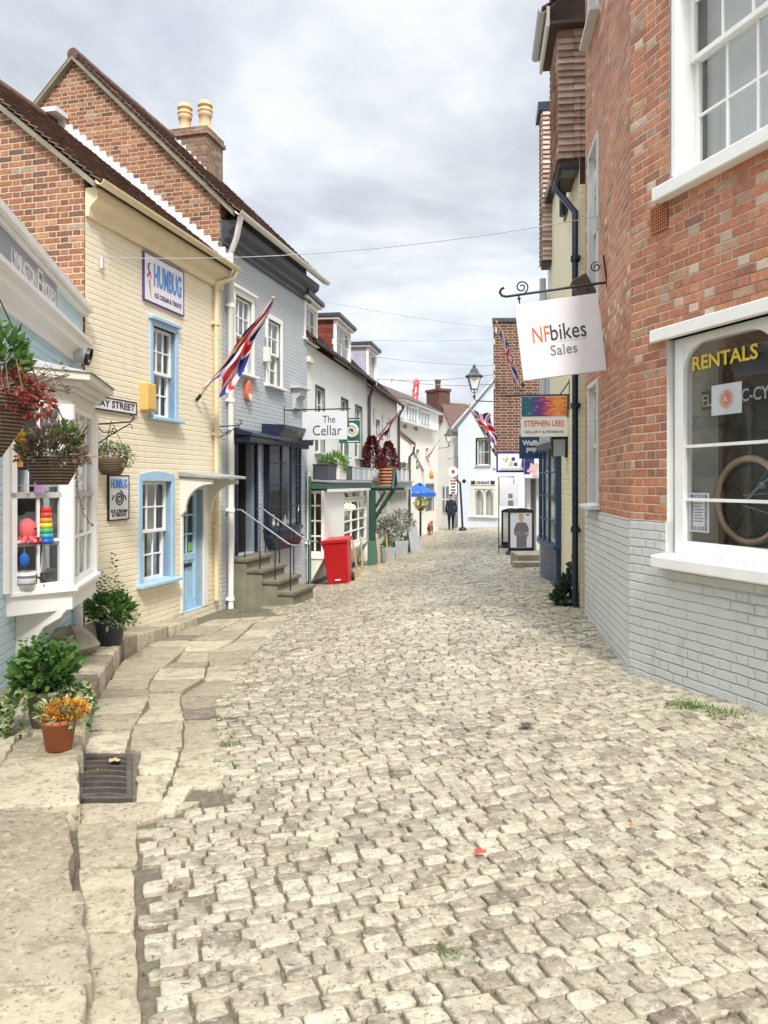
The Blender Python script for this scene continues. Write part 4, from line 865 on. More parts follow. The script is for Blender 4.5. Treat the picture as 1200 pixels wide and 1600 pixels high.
bwo, bP = bow(F, B0, B1, BZ0, BZ1, .30, 5, 4, 'navy', apron=.2)
m = MB(); m.prism([(B0, BZ0 - .20), (B0 + .25, BZ0 - .42), (B1 - .3, BZ0 - .42), (B1, BZ0 - .20)], 'y', -.18, -.01); m.build('corbel', M['navy'], bwo)
# goods on the sill of the navy window
for i in range(9):
    xx = B0 + .2 + (B1 - B0 - .4) * i / 8; hgt = random.uniform(.16, .34); rr = random.uniform(.025, .045)
    b = F.thing('bottle', 'pale glass bottle standing inside the navy bow window', 'bottle', xx, -.06 + random.uniform(-.05, .08), BZ0 + .012, 'bottles in the navy window')
    m = MB(); m.lathe([(0, 0), (rr, .005), (rr, hgt * .6), (rr * .4, hgt * .75), (rr * .35, hgt), (0, hgt)], n=10); m.build('bottle_glass', plain(random.choice(['pale_bottle', 'pale_bottle_b']), random.choice([(.55, .52, .45), (.35, .42, .38)]), .2), b)
    m = MB(); m.lathe([(rr + .002, hgt * .18), (rr + .002, hgt * .48)], n=10); m.build('paper_label', M['white'], b)
# stone steps with handrails
SX0, SX1 = F.hit(362) - .05, F.hit(362) + .98
steps = F.thing('door_steps', 'four worn stone steps climbing to the dark shop doorway of the grey house', 'steps', (SX0 + SX1) / 2, -.6, -.5)
sz = DZ0 - .02; tops = []
for i in range(4):
    z = sz - i * .185; y0, y1 = -.30 - i * .265, .0 - i * .265; dxs = .03 * i
    m = MB(); m.box(SX0 + dxs - .03, SX1 + dxs + .05, y0 - .04, y1, z - .07, z); m.xf(Matrix.Translation((-(SX0 + SX1) / 2, .6, .5))); m.build('tread', M['stone'], steps, bev=.015, seg=2)
    m = MB(); m.box(SX0 + dxs, SX1 + dxs + .02, y0, (y1 if i < 3 else y1), -.85, z - .07); m.xf(Matrix.Translation((-(SX0 + SX1) / 2, .6, .5))); m.build('riser', M['concrete'], steps, bev=.012)
    tops.append((y0, z, dxs))
for k, (xo, lab) in enumerate(((.08, 'nearer'), (.98, 'farther'))):
    hr = F.thing('handrail', f'grey steel handrail on thin black posts, {lab} side of the door steps', 'handrail', SX0 + xo, -.1, sz, 'handrails of the door steps')
    m = MB(); zt = .82
    P = [(0, .02, zt + .0), (0, -.06, zt), (.10, -.86, zt - .56), (.11, -.94, zt - .60), (.11, -1.10, zt - .60)]
    m.tube(P, .015, 8); m.build('rail', M['steel'], hr)
    for i, (y0, z, dxs) in enumerate(tops):
        yy = y0 + .17; f = min(1, max(0, (-.06 - yy) / .84)); zr = zt - .58 * f
        m = MB(); m.tube([(dxs, yy + .0, z - sz), (dxs, yy, zr)], .011, 6); m.build('post', M['black'], hr)
x0, z0 = F.loc(384, 611)
t = F.thing('alarm_box', 'oval red and white alarm box on the grey wall below its left window', 'alarm', x0, 0, z0)
m = MB(); m.prism([(.11 * math.cos(a * math.pi / 12), .19 * math.sin(a * math.pi / 12)) for a in range(24)], 'y', -.09, 0); m.build('casing', plain('alarm_coral', (.62, .16, .09), .4), t, bev=.015); m = MB(); m.prism([(.08 * math.cos(math.pi + a * math.pi / 12), -.05 + .13 * math.sin(math.pi + a * math.pi / 12)) for a in range(13)], 'y', -.096, -.09); m.build('lower_cover', M['offwhite'], t)
x0, z0 = F.loc(413, 553)
t = F.thing('camera_box', 'small white cable box between the two windows of the grey house', 'box', x0, 0, z0); m = MB(); m.box(-.07, .05, -.12, 0, -.16, .12); m.build('casing', M['offwhite'], t, bev=.01); m = MB(); m.tube([(0, -.03, .12), (0, -.03, .32)], .012, 6); m.tube([(-.03, -.03, -.16), (-.02, -.03, -.45)], .010, 6); m.build('conduit', M['greytx'], t)
x0, z0 = F.loc(461, 618)
t = F.thing('wall_bracket', 'white scrolled plaster corbel shelf near the far end of the grey wall', 'bracket', x0, 0, z0)
m = MB(); m.box(-.28, .28, -.24, 0, .12, .17); m.build('shelf', M['lightgrey'], t, bev=.006); m = MB(); m.prism([(0, .12), (-.20, .12), (-.18, -.02), (-.10, -.10), (-.08, -.28), (0, -.34)], 'x', -.2, .2); m.build('corbel', M['lightgrey'], t, bev=.006)
# ================================================================== white house with the shopfront
F = F_wht; L = F.hit(574)
F.building('white_house', 'white rendered house with brown tiled eaves, flat dormers and a bay shopfront', 'house')
EZ = 4.70
ups = []
for xl, xr, yt, yb in ((493, 506, 603, 706), (533, 543, 622, 712), (555, 565, 633, 714)): ups.append((F.hit(xl), F.hit(xr), F.loc(xl, yb)[1], F.loc(xl, yt)[1]))
F.part(wall_mb(0, L, -1.2, EZ, ups, .12), 'wall', [M['whitewall'], M['whitewall']])
for u in ups:
    wo = window(F, *u, 2, 4, 'midgreen', 'white', .04, .06, 'lightgrey', .10, 0, 'interior')
roof(F, -.05, L + .1, -.22, EZ + .05, 2.5, EZ + 2.6, True, True, .06); gable(F, L - .02, -.15, EZ + .05, 2.5, EZ + 2.55, -1, 'whitewall', .2, -1, 'end_wall')
gutter(F, 0, L, -.25, EZ + .05, 'charcoal', .05); pipe(F, [(L - .05, -.25, EZ), (L - .05, -.07, EZ - .45), (L - .05, -.07, 1.7)], 'charcoal', .05, (3.0,))
m = MB(); m.box(.05, .5, -.10, 0, EZ - .42, EZ - .30); F.part(m, 'ledge', M['offwhite'])
flat_roof_dormer(F, F.hit(473), F.hit(493), -.03, 2.0, 4.72, 5.78, 'white', nx=2); flat_roof_dormer(F, F.hit(527), F.hit(550), .05, 2.6, 4.82, 6.0, 'oxblood', nx=2)
# projecting shopfront under the canopy
OFF = .42; S1 = F.hit(575, OFF); z0s, z1s = .0, 1.44
def facing(F, P0, P1, z0, z1, nx, nz, light=0, bottom=.1):
    P0, P1 = Vector((*P0, 0)), Vector((*P1, 0)); Ln = (P1 - P0).length; Mx = Matrix.Translation(P0) @ Matrix.Rotation(math.atan2(P1.y - P0.y, P1.x - P0.x), 4, 'Z')
    s = MB(); s.box(0, .07, 0, .06, z0, z1); s.box(Ln - .07, Ln, 0, .06, z0, z1); s.box(.07, Ln - .07, 0, .06, z0, z0 + bottom); s.box(.07, Ln - .07, 0, .06, z1 - .07, z1)
    for i in range(1, nx): c = Ln * i / nx; s.box(c - .018, c + .018, .005, .05, z0 + bottom, z1 - .07)
    for j in range(1, nz): c = z0 + bottom + (z1 - z0 - bottom) * j / nz; s.box(.07, Ln - .07, .008, .045, c - .018, c + .018)
    s.xf(Mx); o = F.part(s, 'shop_window', M['white'], bev=.005)
    g = MB(); g.quad((.05, .03, z0), (Ln - .05, .03, z0), (Ln - .05, .03, z1), (.05, .03, z1)); g.xf(Mx); g.build('pane', M['glass'], o); return o
facing(F, (.06, 0), (.06, -OFF), z0s, z1s, 2, 4)
wx0, wx1 = F.hit(537, OFF), F.hit(572, OFF)
facing(F, (wx0, -OFF), (wx1, -OFF), z0s, z1s - .25, 3, 4); facing(F, (wx0, -OFF), (wx1, -OFF), z1s - .24, z1s, 3, 1, bottom=.05)
m = MB(); m.box(.0, .08, -OFF, -.0, -.06, z0s); m.box(.0, wx0, -OFF - .012, -OFF + .05, -.04, z1s); m.box(wx0 - .02, S1 + .1, -OFF - .03, -OFF + .05, -.08, z0s); m.box(wx1, S1 + .1, -OFF - .012, -OFF + .05, -.0, z1s); m.box(S1 + .05, S1 + .11, -OFF + .05, 0, 0, z1s); m.box(0.07, S1 + .08, -OFF + .05, 0, -.09, -.03); F.part(m, 'shopfront_frame', M['white'], bev=.006)
m = MB(); m.prism([(-.06, -.06), (-OFF, -.06), (-.10, -.62), (-.02, -.62)], 'x', .03, S1 + .05); F.part(m, 'stall_riser', M['offwhite'])
m = MB(); m.box(.05, S1 + .1, -.12, 0, -1.0, -.5); F.part(m, 'plinth', M['charcoal'])
m = MB(); m.box(.2, S1, -.04, -.01, z0s, z1s); F.part(m, 'shop_interior', M['brownroom'])
# lit bulbs in the shop window
for i, (xx, zz) in enumerate(((wx0 + .12, .98), (wx0 + .75, 1.02), (wx0 + 1.4, .97))):
    t = F.thing('pendant_lamp', 'round warm pendant lamp glowing inside the white shop window', 'lamp', xx, -.34, zz, 'pendant lamps in the shop window'); m = MB(); m.ball((0, 0, 0), .07); m.build('bulb', M['amber'], t); m = MB(); m.tube([(0, 0, .07), (0, 0, z1s - zz)], .006, 5); m.build('flex', M['black'], t)
# long canopy
CO = .55; CX1 = F.hit(655, CO); zc1 = 1.66; SPL = F.hit(578, CO)
m = MB(); m.hexa([(-.02, -CO, 1.47), (SPL, -CO, 1.47), (SPL, 0, 1.47), (-.02, 0, 1.47)], [(-.02, -CO, zc1 - .05), (SPL, -CO, zc1 - .05), (SPL, 0, zc1 - .02), (-.02, 0, zc1 - .02)]); can = F.part(m, 'canopy', M['midgreen'], bev=.006)
m = MB(); m.hexa([(-.05, -CO - .06, zc1 - .05), (SPL, -CO - .06, zc1 - .05), (SPL, 0, zc1 - .02), (-.05, 0, zc1 - .02)], [(-.05, -CO - .06, zc1), (SPL, -CO - .06, zc1), (SPL, 0, zc1 + .03), (-.05, 0, zc1 + .03)]); m.build('canopy_lead', M['lead'], can, bev=.006)
m = MB(); m.box(-.03, SPL, -CO - .02, -CO + .04, 1.40, 1.47); m.build('canopy_trim', M['white'], can, bev=.004)
m = MB(); m.tube([(-.06, -.12, -.75), (-.06, -.12, 1.75)], .045, 8); F.part(m, 'corner_post', M['midgreen'])
# ------------------------------------------------------------------ second white house
F2 = Fac(tuple(F.w(L, 0, 0))[:2], (.1745, 1), -.8); F_w2 = F2; L2 = F2.hit(621)
F2.building('white_house', 'cream white house beyond the dark drainpipe, with a long lower shopfront', 'house')
ups2 = [(F2.hit(586), F2.hit(593), F2.loc(586, 716)[1], F2.loc(586, 655)[1]), (F2.hit(603), F2.hit(609), F2.loc(603, 716)[1], F2.loc(603, 660)[1])]
F2.part(wall_mb(0, L2, -1.3, 4.6, ups2, .1), 'wall', [M['creamwall'], M['creamwall']])
for u in ups2: window(F2, *u, 2, 4, 'lightgrey', 'white', .05, .05, 'lightgrey', .08, 0, 'interior')
m = MB()
for xx, zz in ((1.0, 3.75), (2.6, 3.7), (4.0, 3.7)): m.box(xx, xx + .05, -.02, 0, zz - .25, zz + .25)
F2.part(m, 'wall_tie', M['greytx'])
roof(F2, -.02, L2 + .12, -.22, 4.62, 2.4, 7.0, True, True, .05); gable(F2, L2 - .01, -.15, 4.6, 2.4, 6.95, -1, 'creamwall', .2, -1, 'end_wall')
gutter(F2, 0, L2 + .1, -.25, 4.62, 'charcoal', .05); pipe(F2, [(L2 - .1, -.25, 4.55), (L2 - .1, -.07, 4.2), (L2 - .1, -.07, 1.7)], 'charcoal', .05)
flat_roof_dormer(F2, F2.hit(577) , F2.hit(590), .05, 2.4, 4.7, 6.05, 'lilac', nx=3)
CO2 = .55; S2 = F2.hit(643, CO2)
m = MB(); m.box(.0, S2, -CO2 - .02, 0, 1.36, 1.62); c2 = F2.part(m, 'canopy', M['lightgrey'], bev=.006); m = MB(); m.box(-.02, S2 + .05, -CO2 - .09, 0, 1.62, 1.68); m.build('canopy_lead', M['lead'], c2, bev=.006)
wa, wb = F2.hit(590, .4), F2.hit(607, .4)
facing(F2, (wa, -.4), (wb, -.4), .0, 1.0, 2, 3); facing(F2, (wa, -.4), (wb, -.4), 1.02, 1.36, 2, 1, bottom=.05)
m = MB(); m.box(0, wa, -.4, 0, -.9, 1.36); m.box(wa, wb, -.42, -.3, -.9, .0); m.box(wb, S2, -.4, 0, -1.1, 1.36); m.box(wa, wb, -.06, -.03, -.3, 1.36, 1); F2.part(m, 'shopfront', [M['offwhite'], M['brownroom']], bev=.005)
m = MB(); k = 12
for i in range(k): xx = wb + .3 + i * (S2 - wb - .6) / k; m.box(xx, xx + .04, -.425, -.4, .3, 1.30)
F2.part(m, 'panel_moulding', M['lightgrey'])
m = MB(); m.box(0, S2, -.44, -.4, -1.2, -.55); F2.part(m, 'plinth', M['charcoal'])
t = F2.thing('pendant_lamp', 'round warm pendant lamp glowing inside the second, farther shop window', 'lamp', (wa + wb) / 2, -.3, .78, 'pendant lamps in the shop window'); m = MB(); m.ball((0, 0, 0), .08); m.build('bulb', M['amber'], t); m = MB(); m.tube([(0, 0, .07), (0, 0, .55)], .006, 5); m.build('flex', M['black'], t)
# dark timber post with a diagonal brace and gabled timber hood
px_, pz = F.loc(582, 760, .62)
t = F.thing('timber_post', 'dark green timber post with diagonal braces carrying the canopy edge', 'post', px_, -.62, -.75)
m = MB(); m.box(-.09, .09, -.09, .09, .42, 2.16); m.build('post', M['dgreen'], t, bev=.008); m = MB(); m.box(-.12, .12, -.12, .12, .05, .75); m.box(-.16, .16, -.16, .16, 0, .06); m.build('base', M['midgreen'], t, bev=.01)
m = MB(); m.tube([(0, -.05, 1.35), (0, -.65, 2.25)], .055, 4); m.tube([(0.02, -.05, 1.62), (0, -.35, 2.12)], .04, 4); m.build('brace', M['dgreen'], t); m = MB(); m.tube([(0, -.9, 2.22), (0, .1, 2.22)], .06, 4); m.tube([(-.3, -.62, 2.2), (0, -.62, 2.75), (.3, -.62, 2.2)], .05, 4); m.build('hood_frame', M['dgreen'], t)
# ------------------------------------------------------------------ lean-to with red brown roof at the far end of the white houses
A = at(612, 700, 30.4); lt = thing('lean_to', 'small white lean-to with brown sloping roof beyond the white houses', 'outbuilding', (A.x, A.y, -.85), -.05)
m = MB(); xr = at(642, 700, 30.4).x - A.x
zt0, zt1 = at(0, 664, 30.4).z + .85, at(0, 690, 30.4).z + .85
m.prism([(0, 0), (xr, 0), (xr, zt1 - .02), (0, zt0 - .02)], 'y', 0, 1.2); m.build('wall', M['whitewall'], lt)
m = MB(); tmp = MB(); tmp.hexa([(-.05, -.12, zt0), (xr + .18, -.12, zt1 - .14), (xr + .18, 1.3, zt1 - .14), (-.05, 1.3, zt0)], [(-.05, -.12, zt0 + .09), (xr + .18, -.12, zt1 - .05), (xr + .18, 1.3, zt1 - .05), (-.05, 1.3, zt0 + .09)])
tmp.t = [.5] * len(tmp.t); tmp.build('roof', M['tile'], lt)
m = MB(); m.tube([(xr + .14, -.1, zt1 - .2), (xr + .1, -.06, zt1 - .45), (xr - .05, -.06, zt1 - .6), (xr - .05, -.06, .0)], .045, 8); m.build('drainpipe', M['charcoal'], lt)
# ------------------------------------------------------------------ far white building with bays, roof and chimney
P0 = at(616, 0, 31.5); F3 = Fac((P0.x, P0.y), (.3125, 1), -.85); L3 = F3.hit(684)
F3.building('far_white_building', 'distant white building with bay dormers, brown roof and red brick chimney', 'building')
ups3 = [(F3.hit(a), F3.hit(b), F3.loc(a, d)[1], F3.loc(a, c)[1]) for a, b, c, d in ((628, 635, 655, 668), (646, 652, 655, 672), (649, 655, 702, 735), (664, 669, 700, 722), (665, 677, 757, 800), (692, 701, 760, 800))]
L3b = F3.hit(707)
F3.part(wall_mb(0, L3, -1.5, 4.15, [u for u in ups3 if u[1] < L3], .1), 'wall', [M['creamwall'], M['creamwall']])
for i, u in enumerate(ups3[:5]): window(F3, *u, 2, 4, 'greytx' if i == 4 else 'white', 'greytx' if i == 4 else 'white', .05, .05, None, .08, 0 if i == 4 else 3, 'interior')
m = MB(); xa, xb = F3.hit(618), F3.hit(676)
m.box(0, xb, -.30, .1, 4.15, 4.95); bayo = F3.part(m, 'bay_storey', M['white'], bev=.01)
for a, b in ((620, 630), (637, 650), (656, 670)):
    s = MB(); x0, x1 = F3.hit(a, .3), F3.hit(b, .3); s.box(x0, x1, -.33, -.29, 4.3, 4.8); w3 = s.build('window', M['greylow'], bayo); s = MB()
    for k in range(4): c = x0 + (x1 - x0) * k / 3; s.box(c - .04, c + .04, -.36, -.33, 4.25, 4.85)
    s.box(x0, x1, -.37, -.30, 4.8, 4.88); s.build('frame', M['white'], w3)
m = MB(); m.box(-.1, xb + .1, -.5, .1, 4.95, 5.05); F3.part(m, 'eaves_board', M['white'])
m = MB(); m.hexa([(-.2, -.55, 5.05), (xb + .2, -.55, 5.05), (xb + .2, 3.2, 5.05), (-.2, 3.2, 5.05)], [(1.6, 1.3, 6.0), (xb + .2, 1.3, 6.0), (xb + .2, 1.9, 6.0), (1.6, 1.9, 6.0)]); m.t = [.12] * len(m.t); F3.part(m, 'roof', M['tile'])
m = MB(); m.tube([(F3.hit(645), -.04, 3.0), (F3.hit(660), -.04, 2.2)], .05, 6); m.tube([(F3.hit(660), -.04, 2.2), (F3.hit(660), -.04, .2)], .05, 6); F3.part(m, 'drainpipe', M['lightgrey'])
# gable cottage closing the view behind, with chimney
P0 = at(676, 0, 42.5); P1 = at(707, 0, 41); w4 = (P1 - P0).xy.length; F4 = Fac((P0.x, P0.y), (P1.x - P0.x, P1.y - P0.y), -.95)
F4.building('far_gable_house', 'distant narrow white gable with a red brick chimney on its left slope', 'house')
zp, ze = at(0, 632, 42).z, at(0, 676, 41).z; cxp = F4.hit(690.5)
m = MB(); m.prism([(-.1, -1.6), (w4, -1.6), (w4, ze), (cxp, zp), (-.1, zp - 1.0)], 'y', 0, 6); F4.part(m, 'wall', M['creamwall'])
m = MB(); m.hexa([(cxp, -.1, zp), (w4 + .08, -.1, ze - .08), (w4 + .08, 6, ze - .08), (cxp, 6, zp)], [(cxp, -.1, zp + .1), (w4 + .08, -.1, ze + .05), (w4 + .08, 6, ze + .05), (cxp, 6, zp + .1)]); m.hexa([(-.3, -.05, zp - 1.0), (cxp, -.05, zp - .1), (cxp, 6, zp - .1), (-.3, 6, zp - 1.0)], [(-.3, -.05, zp - .8), (cxp, -.05, zp + .1), (cxp, 6, zp + .1), (-.3, 6, zp - .8)]); m.t = [.3] * len(m.t); F4.part(m, 'roof', M['tile'])
c0, c1 = F4.hit(672), F4.hit(692); zct = at(0, 612, 42).z; m = MB(); m.box(c0, c1 - .02, -.25, .5, zp - 1.0, zct); m.box(c0 - .06, c1 + .05, -.3, .55, zct, zct + .14); ch = F4.part(m, 'chimney', M['redchim'])
m = MB(); m.lathe([(.16, 0), (.14, .3), (.18, .5), (.18, .56), (.0, .56)], (c0 + c1) / 2, .1, 12, cz=zct + .14); m.build('chimney_pot', M['redchim'], ch)
m = MB(); x0, x1 = F4.hit(692.5), F4.hit(701.5); z0, z1 = at(0, 800, 42).z, at(0, 760, 42).z; m.box(x0, x1, -.04, .05, z0, z1); wo = F4.part(m, 'window', M['greytx']); m = MB(); m.box((x0 + x1) / 2 - .03, (x0 + x1) / 2 + .03, -.06, -.04, z0, z1); m.box(x0, x1, -.06, -.04, (z0 + z1) / 2 - .03, (z0 + z1) / 2 + .03); m.build('bar', M['white'], wo)
# ------------------------------------------------------------------ pale end building facing up the street
P0 = at(716, 0, 40.2); P1 = at(842, 0, 37.0); F5 = Fac((P0.x, P0.y), (P1.x - P0.x, P1.y - P0.y), -.95); L5 = F5.hit(846)
F5.building('end_building', 'pale bluish white gabled building closing the end of the street', 'building')
ux = (F5.hit(745), F5.hit(765), F5.loc(745, 727)[1], F5.loc(745, 686)[1]); lx = (F5.hit(742), F5.hit(771), F5.loc(742, 806)[1], F5.loc(742, 764)[1])
zt = F5.loc(716, 668)[1]; zpk = F5.loc(775, 590)[1]; xpk = F5.hit(778)
m = wall_mb(0, L5, -1.6, zt, [ux, lx], .12); m.prism([(-.0, zt), (L5, zt), (xpk, zpk)], 'y', 0, .2); m.box(-.02, 0, 0, 6, -1.6, zt); F5.part(m, 'wall', [M['bluewhite'], M['bluewhite']])
window(F5, *ux, 2, 2, 'black', 'white', .06, .05, 'lightgrey', .08, 1, 'interior', mid=False)
wo = window(F5, *lx, 2, 1, 'offwhite', 'offwhite', .28, .04, 'white', .12, 3, 'interior', mid=False, bar=.16)
s = MB(); mx = (lx[0] + lx[1]) / 2
for a, b in ((lx[0] + .04, mx - .08), (mx + .08, lx[1] - .04)): spandrel(s, a, b, lx[3] - .42, lx[3] - .04, .0, .03)
s.build('arched_head', M['offwhite'], wo)
m = MB(); m.hexa([(-.35, -.15, zt - .1), (xpk, -.15, zpk), (xpk, 6, zpk), (-.35, 6, zt - .1)], [(-.35, -.15, zt), (xpk, -.15, zpk + .12), (xpk, 6, zpk + .12), (-.35, 6, zt)]); m.hexa([(xpk, -.15, zpk), (L5 + .35, -.15, zt - .1), (L5 + .35, 6, zt - .1), (xpk, 6, zpk)], [(xpk, -.15, zpk + .12), (L5 + .35, -.15, zt), (L5 + .35, 6, zt), (xpk, 6, zpk + .12)]); m.t = [.7] * len(m.t); F5.part(m, 'roof', M['bluewhite'])
m = MB(); m.box(0, L5, -.03, 0, -1.6, F5.loc(716, 826)[1]); F5.part(m, 'plinth', M['charcoal'])
xa, za = F5.loc(737, 757); xb = F5.hit(774)
t = F5.thing('name_sign', 'narrow white name board with black ends above the arched window', 'sign', (xa + xb) / 2, -.02, za + .1); w = (xb - xa) / 2
m = MB(); m.box(-w, w, -.03, 0, -.12, .12); m.build('board', M['signwhite'], t); m = MB(); m.box(-w, -w * .65, -.04, -.03, -.09, .09); m.box(w * .65, w, -.04, -.03, -.09, .09); m.build('end_mark', M['ink'], t); m = MB()
for i in range(9): x = -w * .55 + w * 1.1 * i / 9; m.box(x, x + w * .08, -.036, -.03, -.07, .07 if i % 3 else .03)
m.build('lettering', M['ink'], t)

# ================================================================== right: red brick corner building
BASE = -.5; TOP = 9.6
# front face towards the camera
F = F_brk; FL = 5.2
F.building('brick_corner_building', 'orange red brick corner building with grey painted plinth and white shop window', 'building')
PLZ = F.loc(990, 811)[1]
ux0, ux1 = F.hit(1046), F.hit(1046) + 1.75; uz0 = F.loc(1052, 290)[1] + .02; uz1 = uz0 + 1.95
rx0, rx1 = F.hit(1042), F.hit(1042) + 2.15; rz0, rz1 = F.loc(1047, 868)[1], F.loc(1047, 530)[1]
m = wall_mb(0, FL, PLZ, TOP, [(ux0, ux1, uz0, uz1), (rx0, rx1, rz0, rz1)], .20); F.part(m, 'wall', [M['redbrick'], M['reveal']])
m = wall_mb(0, FL, BASE, PLZ, [(rx0, rx1, rz0, PLZ)] if rz0 < PLZ else [], .2, y=-.012)
m.quad((0, -.012, PLZ), (rx0, -.012, PLZ), (rx0, .0, PLZ), (0, .0, PLZ)); F.part(m, 'plinth', [M['plinth'], M['reveal']])
m = MB(); m.box(FL - .02, FL, 0, 4, BASE, TOP); m.box(0.3, FL, 3.9, 4, BASE, TOP); F.part(m, 'rear_wall', M['redbrick'])
wn = window(F, ux0 + .10, ux1 - .06, uz0 + .05, uz1 - .05, 5, 4, 'white', 'white', .055, .13, None, 0, 3, 'interior', deep=.6)
m = MB(); m.hexa([(ux0 - .10, -.10, uz0 - .12), (ux1 + .1, -.10, uz0 - .12), (ux1 + .1, .2, uz0 - .12), (ux0 - .10, .2, uz0 - .12)], [(ux0 - .10, -.10, uz0 - .01), (ux1 + .1, -.10, uz0 - .01), (ux1 + .1, .2, uz0 + .06), (ux0 - .10, .2, uz0 + .06)]); m.build('sill', M['white'], wn, bev=.008)
# hire shop window: two arched lights
so_ = MB(); yq = .06
fx0, fx1, fz0, fz1 = rx0 + .02, rx1 - .02, rz0 + .02, rz1
so_.box(fx0, fx0 + .10, yq, yq + .09, fz0, fz1); so_.box(fx1 - .10, fx1, yq, yq + .09, fz0, fz1); so_.box(fx0 + .10, fx1 - .10, yq, yq + .09, fz0, fz0 + .10); so_.box(fx0 + .1, fx1 - .1, yq + .001, yq + .089, fz1 - .06, fz1)
mx = (fx0 + fx1) / 2; so_.box(mx - .05, mx + .05, yq - .01, yq + .09, fz0 + .10, fz1 - .06)
for a, b in ((fx0 + .10, mx - .05), (mx + .05, fx1 - .10)):
    for c_, s_ in ((a, 1), (b, -1)):
        rr = .24; so_.prism([(c_, fz1 - .03)] + [(c_ + s_ * (rr - rr * math.cos(k * math.pi / 20)), fz1 - .06 - .20 * (1 - math.sin(k * math.pi / 20))) for k in range(11)] + [(c_ + s_ * rr, fz1 - .03)], 'y', yq + .01, yq + .06)
    for fr in (.205, .465): z = fz0 + .10 + (fz1 - fz0 - .1) * fr; so_.box(a, b, yq + .02, yq + .05, z - .012, z + .012)
shw = F.part(so_, 'shop_window', M['white'], bev=.006)
g = MB(); g.quad((fx0 + .05, yq + .04, fz0), (fx1 - .05, yq + .04, fz0), (fx1 - .05, yq + .04, fz1), (fx0 + .05, yq + .04, fz1)); g.build('pane', M['clearglass'], shw)
m = MB(); m.hexa([(rx0 - .06, -.12, rz0 - .10), (rx1 + .1, -.12, rz0 - .10), (rx1 + .1, .2, rz0 - .10), (rx0 - .06, .2, rz0 - .10)], [(rx0 - .06, -.12, rz0 + .0), (rx1 + .1, -.12, rz0 + .0), (rx1 + .1, .2, rz0 + .03), (rx0 - .06, .2, rz0 + .03)]); m.build('sill', M['white'], shw, bev=.012)
m = MB(); m.hexa([(rx0 - .16, -.05, rz1 - .0), (rx1 + .1, -.05, rz1 - .0), (rx1 + .1, .1, rz1 - .0), (rx0 - .16, .1, rz1)], [(rx0 - .16, -.05, rz1 + .10), (rx1 + .1, -.05, rz1 + .10), (rx1 + .1, .1, rz1 + .10), (rx0 - .16, .1, rz1 + .10)]); m.build('lintel', M['white'], shw, bev=.006)
m = MB(); a, b, c, d = rx0 + .02, rx1 - .0, rz0 - .02, rz1 + .02; Yb = 1.5
m.quad((a, Yb, c), (b, Yb, c), (b, Yb, d), (a, Yb, d)); m.quad((b, .2, c), (b, Yb, c), (b, Yb, d), (b, .2, d)); m.quad((a, .2, c), (b, .2, c), (b, Yb, c), (a, Yb, c)); m.quad((a, .2, d), (b, .2, d), (b, Yb, d), (a, Yb, d))
m.quad((a, .5, c), (a, Yb, c), (a, Yb, d), (a, .5, d)); m.quad((a, .18, c), (a, .5, c), (a, .5, d), (a, .18, d), 1); m.build('room', [M['brownroom'], M['reveal']], shw)
# lettering and papers in the window
def onglass(pxl, pxr, pyt, pyb):
    x0, zt = F_brk.loc(pxl, pyt, -yq - .03); x1 = F_brk.hit(pxr, -yq - .03); zb = F_brk.loc(pxl, pyb, -yq - .03)[1]; return x0, x1, zb, zt
x0, x1, zb, zt = onglass(1082, 1184, 560, 582)
text('RENTALS', x1 - x0, zt - zb, M['yellowtx'], 'window_lettering', shw, ((x0 + x1) / 2, yq + .032, (zt + zb) / 2 + .01), bold=.018)
def paper(F, name, label, q, y, mat='signwhite'):
    x0, x1, zb, zt = q; t = F.thing(name, label, 'poster', (x0 + x1) / 2, y, (zt + zb) / 2); w, h = (x1 - x0) / 2, (zt - zb) / 2
    m = MB(); m.box(-w, w, -.004, .0, -h, h); m.build('paper', M[mat], t); return t, w, h
t, w, h = paper(F, 'window_poster', 'square white paper with a red round emblem stuck inside the hire window', onglass(1108, 1155, 603, 650), yq + .056)
m = MB(); rr = min(w, h) * .62
for k in range(18):
    a = 2 * math.pi * k / 18; m.prism([(rr * .45 * math.cos(a - .13), rr * .45 * math.sin(a - .13)), (rr * math.cos(a - .05), rr * math.sin(a - .05)), (rr * math.cos(a + .05), rr * math.sin(a + .05)), (rr * .45 * math.cos(a + .13), rr * .45 * math.sin(a + .13))], 'y', -.008, -.004)
m.prism([(rr * .5 * math.cos(k * math.pi / 8), rr * .5 * math.sin(k * math.pi / 8)) for k in range(16)], 'y', -.007, -.004); m.build('emblem', plain('coral_print', (.80, .25, .16), .6), t)
text('AL', rr * .6, rr * .5, M['signwhite'], 'lettering', t, (0, -.010, 0), bold=.03)
t, w, h = paper(F, 'window_poster', 'printed notice with a flowery border low in the left corner of the hire window', onglass(1073, 1104, 770, 830), yq + .056)
m = MB()
for i in range(9):
    z = -h + .03 + (2 * h - .06) * i / 8
    for x in (-w + .02, w - .045): m.box(x, x + .028, -.006, -.004, z - .018, z + .018)
for i in range(5): x = -w + .03 + (2 * w - .06) * i / 4; m.box(x - .016, x + .016, -.006, -.004, h - .045, h - .012); m.box(x - .016, x + .016, -.006, -.004, -h + .012, -h + .045)
m.build('border_print', plain('mauve_print', (.36, .28, .42), .6), t); m = MB()
for i in range(8): z = h * .6 - i * h * .15; m.box(-w * .5, w * (.5 - .2 * (i % 3) / 2), -.006, -.004, z - .004, z + .004)
m.build('text_print', M['greytx'], t)
x0, x1, zb, zt = onglass(1152, 1200, 606, 630)
